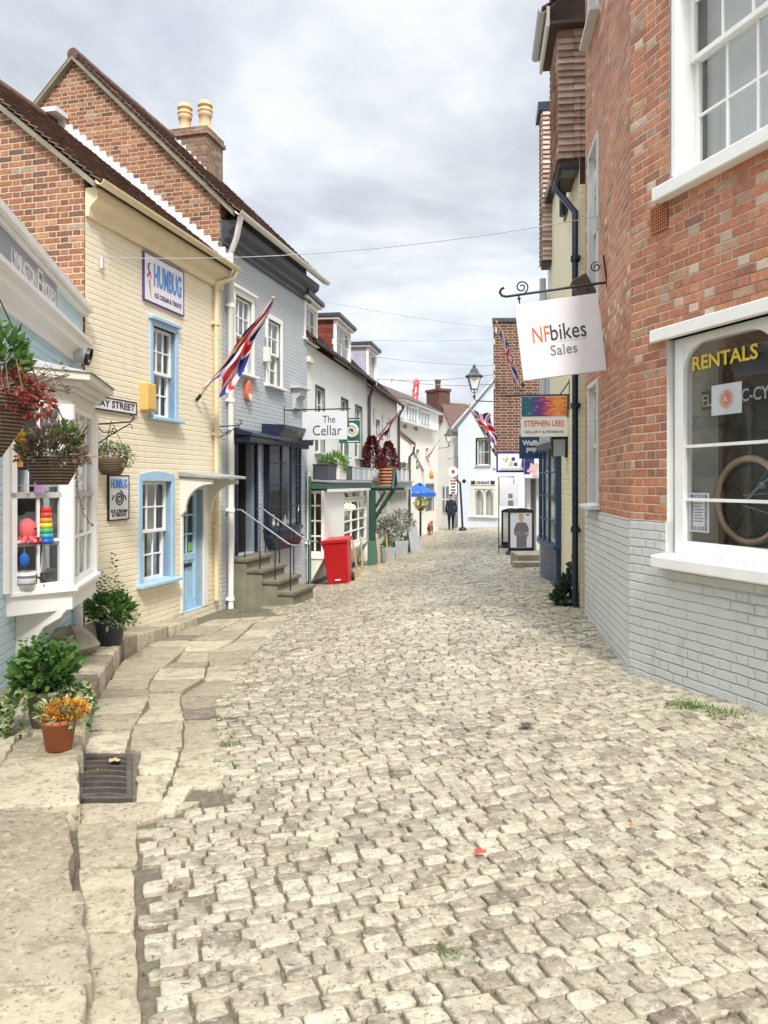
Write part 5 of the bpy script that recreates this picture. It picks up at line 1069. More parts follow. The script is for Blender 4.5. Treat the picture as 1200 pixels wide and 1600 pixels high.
t = F.thing('shop_board', 'black board with white capitals hanging inside the hire window', 'sign', F_brk.hit(1168, -.34), .34, F_brk.loc(1168, 617, -.34)[1]); m = MB(); m.box(-.50, .50, -.01, .01, -.075, .075); m.build('board', M['black'], t); text('ELECTRIC-CYCLES', .94, .10, M['signwhite'], 'lettering', t, (-.0, -.014, 0), bold=.01)
# air brick
x0, zt = F.loc(1018, 326); x1 = F.hit(1044); zb = F.loc(1018, 368)[1]
t = F.thing('air_brick', 'red clay air brick with a grid of holes below the upper window sill', 'vent', (x0 + x1) / 2, 0, (zt + zb) / 2); w, h = (x1 - x0) / 2, (zt - zb) / 2
m = wall_mb(-w, w, -h, h, [(-w + .015 + i * (2 * w - .02) / 7, -w + .015 + i * (2 * w - .02) / 7 + .014, -h + .02 + j * (2 * h - .03) / 8, -h + .02 + j * (2 * h - .03) / 8 + .014) for i in range(7) for j in range(8)], .02, y=-.012); m.box(-w, w, .008, .01, -h, h, 1); m.build('grille', [M['terracotta'], M['black']], t)
# ---- side face running away down the street
F = F_side; SL = 2.72
F.building('brick_side_range', 'foreshortened side of the red brick building with tall window recesses', 'building')
def sw(pl, pr, pt, pb): a = F.hit(pl); b = F.hit(pr); return (a, b, F.loc(pr, pb)[1], F.loc(pr, pt)[1])
h1 = (.30, 1.02, F.loc(930, 792)[1], F.loc(930, 595)[1]); h2 = (.30, 1.02, F.loc(928, 478)[1], F.loc(928, 225)[1]); h3 = (.30, 1.02, F.loc(920, 95)[1] + .15, 8.9)
PLS = PLZ
m = wall_mb(0, SL, PLS, TOP, [(h[0], h[1], max(h[2], PLS), h[3]) for h in (h1, h2, h3)], .11); F.part(m, 'wall', [M['redbrick'], M['reveal']])
m = wall_mb(0, SL, BASE, PLS, [], .1, y=-.010); m.quad((0, -.010, PLS), (SL, -.010, PLS), (SL, 0, PLS), (0, 0, PLS)); F.part(m, 'plinth', M['plinth'])
m = MB(); m.box(-.02, 0, 0, 3.5, BASE, TOP); F.part(m, 'end_wall', M['redbrick'])
for h in (h1, h2, h3): window(F, h[0] + .05, h[1] - .05, max(h[2], PLS) + .03, h[3] - .05, 2, 4, 'reveal', 'reveal', .05, .05, 'reveal', .11, 3, 'interior')
# old wooden notice between recesses
x0, z0 = F.loc(925, 440)
t = F.thing('floodlight', 'brown box floodlight tilted out from the brick wall above the hanging sign', 'lamp', x0, -.02, z0); m = MB(); m.box(-.12, .12, -.20, -.02, -.18, .1); m.xf(Matrix.Rotation(.5, 4, 'X')); m.build('housing', M['dwood'], t, bev=.01)

# ================================================================== pale yellow house
F = F_yel; YL = F.hit(906)
F.building('yellow_house', 'pale yellow painted house with tile hung upper storey and navy bow window', 'house')
F.part(wall_mb(0, YL, -.6, 6.6, [(F.hit(848), F.hit(876), .0, 2.0)], .12), 'wall', [M['yellowbrick'], M['yellowbrick']])
m = MB(); m.box(YL - .02, YL, 0, 3, -.5, 5.45); m.box(0, YL, 3, 3.05, -.5, 7); F.part(m, 'end_wall', M['yellowbrick'])
ty = -.27; z0, z1 = F.loc(905, 248)[1], F.loc(905, 48)[1]
def hung(F, x0, x1, y0, y1, z0, z1, mat='tilered', course=.085):
    mb = MB(); n = int((z1 - z0) / course)
    for j in range(n):
        z = z0 + (z1 - z0) * j / n; zz = z0 + (z1 - z0) * (j + 1) / n + .02; d = random.uniform(-.004, .004)
        k = max(1, round((y1 - y0) / .16))
        for i in range(k):   # return facing the camera
            a, b = y0 + (y1 - y0) * i / k + .002, y0 + (y1 - y0) * (i + 1) / k - .002; d = random.uniform(-.005, .005)
            mb.hexa([(x1, a, z + d), (x1 + .045, a, z + d), (x1 + .045, b, z + d), (x1, b, z + d)], [(x1, a, zz), (x1 + .006, a, zz), (x1 + .006, b, zz), (x1, b, zz)], 0, min(1, max(0, random.gauss(.45, .3))))
        k = max(1, int((x1 - x0) / .17))
        for i in range(k):
            a, b = x0 + (x1 - x0) * i / k + .002, x0 + (x1 - x0) * (i + 1) / k - .002; d = random.uniform(-.005, .005)
            mb.hexa([(a, y0 - .030, z + d), (b, y0 - .030, z + d), (b, y0, z + d), (a, y0, z + d)], [(a, y0 - .006, zz), (b, y0 - .006, zz), (b, y0, zz), (a, y0, zz)], 0, min(1, max(0, random.gauss(.45, .3))))
    return F.part(mb, 'tile_hanging', M[mat], uv=False)
JX = YL - .95
hung(F, JX, YL - .05, ty, .12, z0, z1)
m = MB(); m.box(JX, YL - .05, ty + .01, .3, z0 - .1, z0); m.box(JX, YL - .06, ty + .02, .3, z0, z1); F.part(m, 'upper_storey', M['dwood'])
ez = z1 + .02
m = MB(); m.box(JX - .1, YL + .1, ty - .12, .1, ez, ez + .04); F.part(m, 'soffit', M['dwood']); m = MB(); m.box(JX - .1, YL + .12, ty - .16, ty - .12, ez - .04, ez + .22); F.part(m, 'fascia', M['offwhite'], bev=.005); gutter(F, JX - .1, YL + .12, ty - .21, ez + .2, 'lightgrey', .06)
roof(F, JX - .1, YL + .12, ty - .2, ez + .2, 2.2, ez + 2.4)
m = MB(); m.box(YL - .30, YL - .04, ty + .05, .0, z0 - .15, z0 - .1); F.part(m, 'gutter_box', M['navy'])
pipe(F, [(JX - .1, -.10, 8.0), (JX - .1, -.10, z0 - .4)], 'navy', .05); m = MB(); m.box(0.02, JX, -.12, .2, 6.55, 6.75); F.part(m, 'parapet', M['navy'], bev=.005)
pipe(F, [(YL - .3, ty + .02, z0 - .2), (YL - .3, ty + .02, z0 - .32), (YL - .03, -.055, z0 - .7), (YL - .03, -.055, 3), (YL - .03, -.055, -.1)], 'navy', .042, (4.5, 2.6, 1.0))
m = MB(); m.box(F.hit(883), F.hit(888), -.03, 0, F.loc(885, 340)[1], F.loc(885, 318)[1]); F.part(m, 'wall_tie', M['navy'])
# bow window near the corner
bz0, bz1 = F.loc(868, 846)[1], F.loc(868, 703)[1]
bo, bP = bow(F, F.hit(853), F.hit(877), bz0, bz1, .21, 6, 4, 'navyblue', apron=.06)
bx0, bx1 = F.hit(853), F.hit(877)
m = MB(); m.prism([(p[0] * .97 + (bx0 + bx1) / 2 * .03, p[1] * .92) for p in bP], 'z', F.loc(868, 908)[1], bz0 - .07)
m.build('panelled_base', M['navyblue'], bo, bev=.006); m = MB(); m.prism([(bx0 - .05, .04)] + [(p[0], p[1] - .06) for p in bP] + [(bx1 + .06, .04)], 'z', bz1 + .09, bz1 + .16); m.build('lead_roof', M['lead'], bo, bev=.006)
m = MB()
for k in range(1, 6): z = bz0 - .07 - k * .09; m.prism([(p[0], p[1] * .925 - .002) for p in bP], 'z', z, z + .006)
m.build('board_joint', M['navy'], bo)
m = MB(); yy = -.12
for i in range(10):
    a = bx0 + .2 + (bx1 - bx0 - .4) * i / 10
    if i % 3 != 1: m.quad((a, yy, bz0 + .05), (a + .14, yy + .03, bz0 + .05), (a + .14, yy + .03, bz1), (a, yy, bz1))
m.build('blind', M['curtain'], bo)
m = MB(); m.box(bx1 - .9, bx1 + .55, -.52, -.0, -.35, F.loc(868, 925)[1]); m.box(bx1 - .6, bx1 + .25, -.40, 0, -.2, F.loc(868, 905)[1]); F.part(m, 'stone_footing', M['rubble'], bev=.02)
# ---- houses beyond on the right
P0 = F.w(-.75, 0, 0); F6 = Fac((P0.x, P0.y), (-.1208, -1), -.2); L6 = .73
F6.building('grey_white_house', 'tall grey white house with tile hung top beyond the yellow house', 'house')
F6.part(wall_mb(0, L6, -.6, 6.3, [], .1), 'wall', [M['whitebrick'], M['whitebrick']])
hung(F6, .3, L6 + .02, -.16, .0, 5.55, 8.2); m = MB(); m.box(.3, L6, -.15, .3, 5.5, 8.2); F6.part(m, 'upper_storey', M['dwood'])
m = MB(); m.box(.2, L6 + .06, -.24, .0, 8.2, 8.35); F6.part(m, 'eaves_board', M['navy'])
pipe(F6, [(L6 - .5, -.08, 5.1), (L6 - .5, -.08, -.3)], 'lightgrey', .05, (4, 3.2)); pipe(F6, [(L6 - .66, -.10, 5.4), (L6 - .66, -.10, -.3)], 'lightgrey', .06, (4.2,))
m = MB(); m.box(0, L6 + .01, 3, 3.05, -.5, 8); m.box(0, .03, 0, 3, -.5, 8); F6.part(m, 'end_wall', M['whitebrick']); m = MB(); m.box(.25, .4, -.06, 0, 2.0, 4.9); F6.part(m, 'bay_strip', M['lightgrey'])
# ------------------------------------------------------------------ dark brick house projecting into the street, white shop below
P0 = at(771, 0, 20.6); P1 = at(866, 0, 20.6); F7 = Fac((P0.x, P0.y), (1, .0), -.3); L7 = P1.x - P0.x
F7.building('dark_brick_house', 'dark brown brick house end wall projecting into the street above a white shop', 'house')
bz, tz = F7.loc(771, 709)[1], F7.loc(771, 503)[1]
m = MB(); m.prism([(0, 0), (L7, 0), (L7 + 1.4, 8), (1.4, 8)], 'z', bz, tz); F7.part(m, 'wall', M['darkbrick']); m = MB(); m.prism([(-.04, -.04), (L7, -.04), (L7 + 1.4, 8), (1.36, 8)], 'z', tz, tz + .10); F7.part(m, 'coping', M['charcoal'])
sx = F7.hit(824)
m = wall_mb(sx, L7, -1, bz, [(F7.hit(829), F7.hit(838), -.3, F7.loc(829, 748)[1])], .3); m.prism([(sx - .01, 0), (sx, 0), (sx + 1.4, 8), (sx + 1.39, 8)], 'z', -1, bz); F7.part(m, 'shop_wall', [M['whitewall'], M['whitewall']])
m = MB(); m.box(F7.hit(829), F7.hit(838), .3, .34, -.3, F7.loc(829, 748)[1]); F7.part(m, 'door', M['greylow'])
sx = F7.hit(776)
m = MB(); m.hexa([(sx - .1, -.30, bz - .45), (L7, -.75, bz - .45), (L7, .02, bz - .45), (sx - .1, .02, bz - .45)], [(sx - .1, -.3, bz - .38), (L7, -.75, bz - .38), (L7, .02, bz - .38), (sx - .1, .02, bz - .38)]); F7.part(m, 'sign_canopy', M['lightgrey'])
# ================================================================== hanging signs
def rotz_of(F): return F.ang
# white bicycle shop sign hung from a scrolled bracket; faces up the street (its face is perpendicular to the wall)
def hang_frame(F, px, z, name, label, cat, group=None):
    """thing on a wall whose local x runs out over the street to the LEFT of the picture for right-hand walls, -y faces the camera"""
    p = F.w(F.hit(px), 0, z); a = math.atan2(F.n.y, F.n.x)
    return thing(name, label, cat, (p.x, p.y, p.z), a, group)          # local +x points INTO the wall, -y faces the camera
F = F_side
ROLL = Matrix.Rotation(-.115, 4, 'Y')
zb = F.loc(948, 441)[1]
t = hang_frame(F, 948, zb, 'sign_bracket', 'long black scrolled iron bracket reaching out from the brick corner', 'bracket')
m = MB(); m.tube([(0, 0, 0), (-1.03, 0, 0), (-1.07, 0, .015), (-1.09, 0, .05), (-1.07, 0, .085), (-1.04, 0, .095)], .014, 8)
m.tube([(0, -.0, .02), (0, 0, -.25), (0, 0, .28)], .010, 6); m.tube([(-.12, 0, .225)] + [(-.85 + .73 * (1 - i / 8), 0, .215 * (1 - i / 8) ** .8 + .01) for i in range(9)][::1], .007, 6)
m.tube(scroll((-.09, 0, .17), .055, .012, 1.5, 1.2), .007, 6); m.tube(scroll((-.86, 0, .075), .07, .015, 1.6, -1.3), .008, 6)
for x in (-.90, -.20): m.tube([(x, 0, 0), (x, 0, -.10)], .008, 6); m.ball((x, 0, -.04), .018)
m.xf(ROLL); m.build('ironwork', M['black'], t)
p = t.matrix_basis @ (ROLL @ Vector((-.53, 0, -.50)))
s = thing('hanging_sign', 'large square white sign with orange and black lettering on the iron bracket', 'sign', p, t.rotation_euler.z); s.rotation_euler = (0, -.115, t.rotation_euler.z)
m = MB(); m.box(-.425, .425, -.02, .02, -.40, .40); m.build('board', M['signwhite'], s, bev=.004)
text('NF', .175, .16, M['orangered'], 'lettering', s, (-.19, -.023, .055), bold=-.004); text('bikes', .36, .165, M['ink'], 'lettering', s, (.085, -.023, .058)); text('Sales', .27, .105, M['greytx'], 'lettering', s, (.02, -.023, -.125))
m = MB(); m.box(-.05, .26, -.022, -.02, -.045, -.041); m.build('underline', M['lightgrey'], s)
# artist's gallery sign
F = F_yel; zb = F.loc(890, 617)[1]
t = hang_frame(F, 890, zb, 'sign_bracket', 'straight black iron bar with corner stay on the pale yellow wall', 'bracket')
m = MB(); m.tube([(0, 0, 0), (-.98, 0, .0)], .014, 6); m.tube([(0, 0, .22), (0, 0, -.22)], .012, 6); m.tube([(0, 0, .20), (-.13, 0, .01)], .010, 6)
for x in (-.22, -.68): m.tube([(x, 0, 0), (x, 0, -.05)], .008, 5)
m.build('ironwork', M['black'], t)
def artmat():
    n = NT('streaked_colour_print'); co = n.co('Object'); mp = n.N('ShaderNodeMapping'); mp.inputs['Rotation'].default_value = (0, R(-35), 0); mp.inputs['Scale'].default_value = (9, 1, 45); n.L(co, mp.inputs[0])
    a = n.noise(1.0, 4, .6, mp.outputs[0], .6); sp = n.N('ShaderNodeSeparateXYZ'); n.L(co, sp.inputs[0])
    f = n.math('ADD', n.math('MULTIPLY', sp.outputs[0], 1.25), n.math('ADD', n.math('MULTIPLY', n.math('SUBTRACT', a, .5), 1.0), .50))
    c = n.ramp(f, [(.0, (.01, .10, .13)), (.22, (.02, .16, .24)), (.36, (.06, .05, .22)), (.48, (.30, .03, .20)), (.6, (.70, .12, .10)), (.74, (.85, .40, .05)), (.88, (.80, .16, .03)), (1, (.10, .12, .20))])
    sx = n.ramp(n.noise(1.0, 5, .7, mp.outputs[0]), [(.58, 0), (.66, 1)]); c = n.mix(n.math('MULTIPLY', sx, .6), c, (.75, .72, .70)); return n.fin(c, .4)
p = t.matrix_basis @ Vector((-.36, 0, -.305)); s = thing('hanging_sign', 'gallery sign with a colourful streaked print above red lettering', 'sign', p, t.rotation_euler.z)
m = MB(); m.box(-.325, .325, -.015, .015, -.29, .29); m.build('board', M['white'], s, bev=.003); m = MB(); m.box(-.32, .32, -.019, -.015, .0, .285); m.build('print', artmat(), s)
m = MB(); m.box(.325, .345, -.02, .02, -.02, .29); m.build('edge_strip', M['navy'], s)
text('STEPHEN LEES', .56, .085, M['orangered'], 'lettering', s, (0, -.018, -.10), bold=.01); text('GALLERY & FRAMING', .54, .035, M['greytx'], 'lettering', s, (0, -.018, -.22), bold=.01)
# navy waffle shop sign on the grey white house
p = at(830, 692, 14.6); s = thing('hanging_sign', 'small navy board with white rounded lettering under a grey panel', 'sign', p, F_yel.ang + math.pi / 2 - math.pi)
s.rotation_euler.z = math.atan2(F_yel.n.y, F_yel.n.x); w = 37 / 1200 * 14.6 / 2
m = MB(); m.box(-w, w, -.02, .02, -.30, .04 + .1); m.build('board', M['navyblue'], s); m = MB(); m.box(-w, w, -.02, .02, .15, .30); m.build('upper_panel', M['lightgrey'], s); text('Waffle\npop', w * 1.5, .24, M['signwhite'], 'lettering', s, (.0, -.024, -.07), bold=.05); m = MB(); m.tube([(-w, 0, .31), (w + .55, 0, .31)], .015, 6); m.build('arm', M['black'], s)
# framed signs on the white shop
x0, zt = F7.loc(776, 706, .35); x1 = F7.hit(819, .35); zb = F7.loc(776, 738, .35)[1]
s = thing('shop_sign', 'navy framed white sign printed with green and blue olives', 'sign', F7.w((x0 + x1) / 2, -.30, (zt + zb) / 2), .0); w, h = (x1 - x0) / 2, (zt - zb) / 2
m = MB(); m.box(-w, w, -.03, .03, -h, h); m.build('frame', plain('violet_navy', (.03, .025, .16), .4), s); m = MB(); m.box(-w + .04, w - .06, -.036, -.03, -h + .05, h - .05); m.build('panel', M['signwhite'], s)
m = MB()
for cx, cz, r, mt in ((-.18, .08, .03, 0), (-.12, .02, .035, 0), (-.08, .1, .03, 0), (.02, -.02, .05, 0), (.08, .08, .055, 1), (.14, -.06, .055, 1), (-.02, -.09, .035, 0), (-.1, .06, .02, 1), (.05, -.09, .03, 0)): m.prism([(cx + r * math.cos(k * math.pi / 8), cz + r * math.sin(k * math.pi / 8)) for k in range(16)], 'y', -.041, -.036, mt)
m.build('olive_print', [plain('olive_green_print', (.35, .45, .20), .5), plain('navy_print', (.03, .04, .20), .5)], s)
x0, x1 = F7.hit(819, .62), F7.hit(845, .62)
s = thing('shop_sign', 'white panel with navy block and pink flower print beside the olive sign', 'sign', F7.w((x0 + x1) / 2, -.60, (zt + zb) / 2 - .05), .0); w = (x1 - x0) / 2
m = MB(); m.box(-w, w, -.03, .03, -h - .1, h + .05); m.build('board', M['signwhite'], s); m = MB(); m.box(-w, w * .2, -.036, -.03, -.02, h - .04); m.box(-w, -w * .3, -.036, -.03, -h, 0); m.build('block_print', plain('violet_navy', (.03, .025, .16)), s); m = MB()
for k in range(14): cx, cz, r = random.uniform(-w * .5, w * .8), random.uniform(-h - .04, -.0), random.uniform(.03, .06); m.prism([(cx + r * math.cos(j * math.pi / 5), cz + r * math.sin(j * math.pi / 5)) for j in range(10)], 'y', -.042 - k * .001, -.036)
m.build('flower_print', plain('pale_pink_print', (.70, .42, .40), .6, .25, 20), s)
p = at(797, 770, 20.2); s = thing('menu_board', 'white notice sheet hung on a thin black pole behind the pavement boards', 'sign', p, .05); m = MB(); m.box(-.28, .22, -.02, .02, -.35, .25); m.build('sheet', M['signwhite'], s); m = MB(); m.box(-.06, .08, -.026, -.02, -.34, -.2); m.box(-.05, .06, -.026, -.02, -.14, -.02); m.build('print', M['greytx'], s); m = MB(); m.tube([(-.30, 0, -1.75), (-.30, 0, .42), (.1, 0, .42), (.1, 0, .25)], .014, 5); m.build('hook', M['black'], s)
# the cellar sign
F = F_grey; zb = F.loc(444, 641)[1]; p = F.w(F.hit(444), 0, zb); an = math.atan2(-F.n.y, -F.n.x)
t = thing('sign_bracket', 'thin straight black iron bar at the far end of the grey wall', 'bracket', p, an)
m = MB(); m.tube([(0, 0, 0), (1.40, 0, .0)], .014, 6); m.tube([(0, 0, .08), (0, 0, -.3)], .012, 6); m.tube([(0, 0, -.62), (.12, 0, -.56)], .008, 5); m.tube([(.02, 0, -.75), (.35, 0, -.6), (.42, 0, -.62)], .007, 5)
for x in (.45, 1.2): m.tube([(x, 0, 0), (x, 0, -.04)], .007, 5)
m.build('ironwork', M['black'], t)
p = t.matrix_basis @ Vector((.86, 0, -.33)); s = thing('hanging_sign', 'pale grey white rectangular sign with thin black lettering, hung before the white house', 'sign', p, an)
m = MB(); m.box(-.47, .47, -.015, .015, -.28, .28); m.build('board', plain('cool_sign_white', (.66, .67, .72), .4, .03), s, bev=.003); text('The', .26, .14, M['ink'], 'lettering', s, (.10, -.018, .13), bold=-.006); text('Cellar', .60, .20, M['ink'], 'lettering', s, (.06, -.018, -.09), bold=-.006)
# green sign with fossil emblem
F = F_wht; x0, z0 = F.loc(537, 657); p = F.w(F.hit(540), 0, F.loc(540, 648)[1]); an = math.atan2(-F.n.y, -F.n.x)
p = at(551, 674, 19.8); s = thing('hanging_sign', 'dark green square sign with a pale coiled emblem', 'sign', p, an)
m = MB(); m.box(-.22, .19, -.02, .02, -.30, .28); m.box(-.36, -.22, -.02, .02, -.30, -.14); m.build('board', plain('bottle_green', (.008, .10, .085), .4), s, bev=.004); m = MB()
m.tube(scroll((-.02, -.03, .0), .03, .17, 1.9, 2.5, 34), [.02 + .035 * i / 34 for i in range(35)], 6); m.build('emblem', plain('pale_stone_print', (.52, .50, .42), .6, .3, 20), s)
m = MB(); m.box(-.14, .17, -.024, -.02, -.27, -.25); m.build('text_line', M['signwhite'], s); m = MB(); m.tube([(.2, 0, .33), (-.55, 0, .33)], .016, 6); m.tube([(-.2, .0, .36), (-1.0, .2, .95)], .014, 6); m.tube([(-.12, 0, .28), (-.12, 0, .33)], .008, 5); m.build('bracket', M['black'], s)
# small empty bracket on the grey wall
def scroll_bracket(F, px, pz, label, out=.42, drop=.28):
    x0, z0 = F.loc(px, pz); p = F.w(x0, 0, z0); t = thing('basket_bracket', label, 'bracket', p, math.atan2(-F.n.y, -F.n.x), 'scrolled basket brackets')
    m = MB(); m.tube([(0, 0, .02), (0, 0, -drop - .05)], .011, 6); m.tube([(0, 0, 0), (out, 0, .02), (out + .05, 0, .06), (out + .04, 0, .10), (out, 0, .10)], .010, 6); m.tube([(0, 0, -drop), (out * .5, 0, -drop * .45), (out, 0, .0), (out + .03, 0, -.06)], .008, 6); m.tube(scroll((out * .52, 0, -.08), .045, .012, 1.3, 3.4), .007, 6); m.tube([(.02, 0, -.02), (out * .22, 0, -.10), (out * .42, 0, -.10)], .007, 6); m.build('ironwork', M['black'], t); return t
scroll_bracket(F_grey, 340, 667, 'empty black scrolled bracket beside the white drainpipe of the grey house', .38, .2)
wb = scroll_bracket(F_cream, 149, 663, 'black scrolled bracket on the cream wall above the small basket', .48, .26)

# ================================================================== planting
def foliage(mb, c, rx, ry, rz, n, size, up=.3, droop=0, wid=.5, hollow=.4):
    for _ in range(n):
        a = random.uniform(0, 2 * math.pi); b = math.acos(random.uniform(-1, 1)); r = random.uniform(hollow, 1) ** .6
        d = Vector((math.sin(b) * math.cos(a), math.sin(b) * math.sin(a), math.cos(b))); p = Vector(c) + Vector((d.x * rx, d.y * ry, d.z * rz)) * r
        mb.leaf(p, d + Vector((random.uniform(-.5, .5), random.uniform(-.5, .5), up + random.uniform(-.4, .4) - droop)), size * random.uniform(.6, 1.3), wid, 0, min(1, max(0, random.gauss(.5, .25))))
def sprig(mb, a, b, n, size, wid=.45):
    a, b = Vector(a), Vector(b)
    for i in range(n):
        p = a + (b - a) * (i / n) ; ang = i * 2.4; d = Vector((math.cos(ang), math.sin(ang), .35)); mb.leaf(p, d, size * (1.1 - .5 * i / n), wid, 0, min(1, max(0, random.gauss(.55, .22))))
def hanging_basket(label, p, r, h, kind):
    t = thing('hanging_basket', label, 'hanging basket', p, 0, 'wicker hanging baskets')       # origin at the rim centre
    m = MB(); prof = [(.0, -h), (r * .55, -h), (r * .72, -h * .7), (r * .92, -h * .3), (r, 0), (r * .96, .01), (r * .88, -h * .3), (0, -h * .3)]
    if kind == 'cone': prof = [(.0, -h), (r * .12, -h), (r * .55, -h * .55), (r * .85, -h * .22), (r, 0), (r * .95, .01), (r * .8, -h * .25), (0, -h * .25)]
    m.lathe(prof, n=24); m.build('basket', M['wicker'], t, uv=False)
    m = MB()
    for k in range(3): a = k * 2.1 + .4; m.tube([(r * math.cos(a), r * math.sin(a), 0), (0, 0, r * 2.3)], .004, 5)
    m.build('chain', M['black'], t)
    return t
# near left, tall cone basket
p = at(-6, 612, 4.25); r = .24
t = hanging_basket('wicker cone basket with green shrub and red leaves at the left picture edge', p, r, .36, 'cone')
m = MB(); foliage(m, (0, 0, .16), .16, .16, .20, 420, .07, .6); sprig(m, (.05, -.05, .1), (.06, -.05, .40), 26, .05); sprig(m, (.12, 0, .1), (.15, .02, .30), 22, .05); m.build('foliage', LEAF, t, uv=False, recalc=False)
m = MB(); foliage(m, (.14, -.08, .0), .14, .14, .09, 320, .045, .0, .3); foliage(m, (.24, -.05, -.06), .08, .1, .1, 160, .04, 0, .6); m.build('red_foliage', leafmat('red_brown_leaf', [(0, (.12, .02, .015)), (.5, (.30, .05, .035)), (1, (.42, .16, .10))]), t, uv=False, recalc=False)
m = MB()
for k in range(22): a = random.uniform(-1.2, 1.2); m.tube([(.15 * math.cos(a), .15 * math.sin(a), .03), (.28 * math.cos(a), .28 * math.sin(a), .08 + random.uniform(-.06, .08)), (.37 * math.cos(a), .37 * math.sin(a), .05 + random.uniform(-.12, .1))], .003, 4); m.leaf((.36 * math.cos(a), .36 * math.sin(a), .05 + random.uniform(-.1, .1)), (1, 0, .3), .03)
m.t = [random.random() for _ in m.f]; m.build('dry_stem', DRY, t, uv=False, recalc=False)
# bowl basket in front of the bay
p = at(82, 716, 4.9); t = hanging_basket('wicker bowl basket with dry heather and a yellow pansy in front of the bay window', p, .17, .17, 'bowl')
m = MB(); foliage(m, (0, 0, .07), .19, .19, .12, 620, .05, .5, 0, .35); foliage(m, (0, 0, .01), .23, .23, .06, 260, .045, .0, .5)
for k in range(30): a = random.uniform(0, 6.3); m.tube([(.12 * math.cos(a), .12 * math.sin(a), .04), (.22 * math.cos(a), .22 * math.sin(a), .13 + random.uniform(-.08, .1))], .003, 4)
P = [(.16, -.08, .0), (.20, -.11, -.10), (.21, -.12, -.22), (.24, -.12, -.34), (.30, -.12, -.43)]
m.tube(P, .003, 4)
for a, b in zip(P, P[1:]):
    for i in range(9): f = i / 9; q = Vector(a).lerp(Vector(b), f); m.leaf(q, (random.uniform(-1, 1), random.uniform(-1, 1), -.3), .022, .7, 0, random.random())
m.t = [min(1, max(0, random.gauss(.5, .28))) for _ in m.f]; m.build('heather', DRY, t, uv=False, recalc=False)
m = MB(); foliage(m, (.10, -.05, .12), .09, .09, .09, 170, .045, .5); foliage(m, (-.11, -.06, .07), .08, .08, .07, 110, .04, .5); m.build('foliage', LEAF, t, uv=False, recalc=False)
m = MB(); c = (-.14, -.13, .13)
for k in range(10): a = k * .63; m.leaf(c, (math.cos(a), -.3, math.sin(a)), .045, .9, 0, .95)
c = (-.12, -.1, .05)
for k in range(8): a = k * .8; m.leaf(c, (math.cos(a), -.3, math.sin(a)), .03, .9, 0, .7)
m.build('pansy', FLOWER, t, uv=False, recalc=False)
m = MB(); foliage(m, (.05, 0, .19), .13, .1, .06, 130, .03, .4); m.build('purple_flower', leafmat('dusky_pink_petal', [(0, (.20, .05, .06)), (.5, (.36, .20, .26)), (1, (.62, .50, .56))]), t, uv=False, recalc=False)
# small basket on the cream wall
p = wb.matrix_basis @ Vector((.22, 0, -.42)); t = hanging_basket('small dark wicker basket with pale straggly leaves hanging on the cream wall', p, .20, .20, 'bowl')
m = MB(); foliage(m, (.02, 0, .07), .20, .18, .12, 330, .06, .3, 0, .35); foliage(m, (.15, 0, .0), .14, .12, .12, 120, .045, 0, .6, .3); m.build('foliage', IVY, t, uv=False, recalc=False)
m = MB(); foliage(m, (0, 0, .04), .18, .18, .08, 160, .05, .3); m.build('dry_stem', DRY, t, uv=False, recalc=False)
def pot(label, p, r, h, mat, sq=1.0, group='potted plants on the raised pavement', name='potted_plant'):
    t = thing(name, label, 'potted plant', p, 0, group); m = MB(); m.lathe([(0, 0), (r * .72, 0), (r * .95, h * .85), (r * 1.04, h * .86), (r * 1.06, h), (r * .95, h), (r * .9, h * .88), (0, h * .86)], n=24); m.build('pot', M[mat], t)
    m = MB(); m.lathe([(0, h * .9), (r * .9, h * .9)], n=18); m.build('soil', M['soil'], t); return t
q = gp(78, 1172, .08); q = Vector((q.x, q.y, pave(q.x, q.y)))
def onpave(px, py):
    lo, hi = .5, 30
    for _ in range(50):
        mm = (lo + hi) / 2; v = at(px, py, mm)
        if v.z > pave(v.x, v.y): lo = mm
        else: hi = mm
    v = at(px, py, lo); v.z += .004; return v
q = onpave(92, 1170); dz_ = q.y / 1200
t = pot('terracotta pot with orange and yellow heather flowers, nearest of the pavement pots', q, 27 * dz_, 48 * dz_, 'terracotta'); h = 48 * dz_
m = MB(); foliage(m, (.05, -.02, h + .05), .12, .10, .06, 420, .026, .4, 0, .7); m.build('flowers', FLOWER, t, uv=False, recalc=False)
m = MB(); foliage(m, (.0, 0, h + .03), .13, .10, .06, 190, .045, .2); foliage(m, (.12, 0, h - .01), .06, .08, .06, 60, .04, 0); m.build('foliage', IVY, t, uv=False, recalc=False)
q2 = onpave(78, 1142); q2 = Vector((q2.x - .08, q2.y + .16, pave(q2.x, q2.y + .16) + .004)); dz_ = q2.y / 1200
t = pot('grey bowl pot with glossy green shrub and trailing variegated ivy', q2, 34 * dz_, 56 * dz_, 'concrete'); h = 56 * dz_
m = MB(); foliage(m, (-.02, 0, h + .12), .20, .18, .14, 620, .075, .5, 0, .55)
for k in range(16): a = k * 2.4; rr = .05 + .12 * (k % 4) / 4; x, y = rr * math.cos(a), rr * math.sin(a); sprig(m, (x, y, h + .1), (x * 1.35, y * 1.35, h + .24 + .16 * ((k * 7) % 5) / 5), 22, .075, .5)
m.build('foliage', LEAF, t, uv=False, recalc=False)
m = MB()
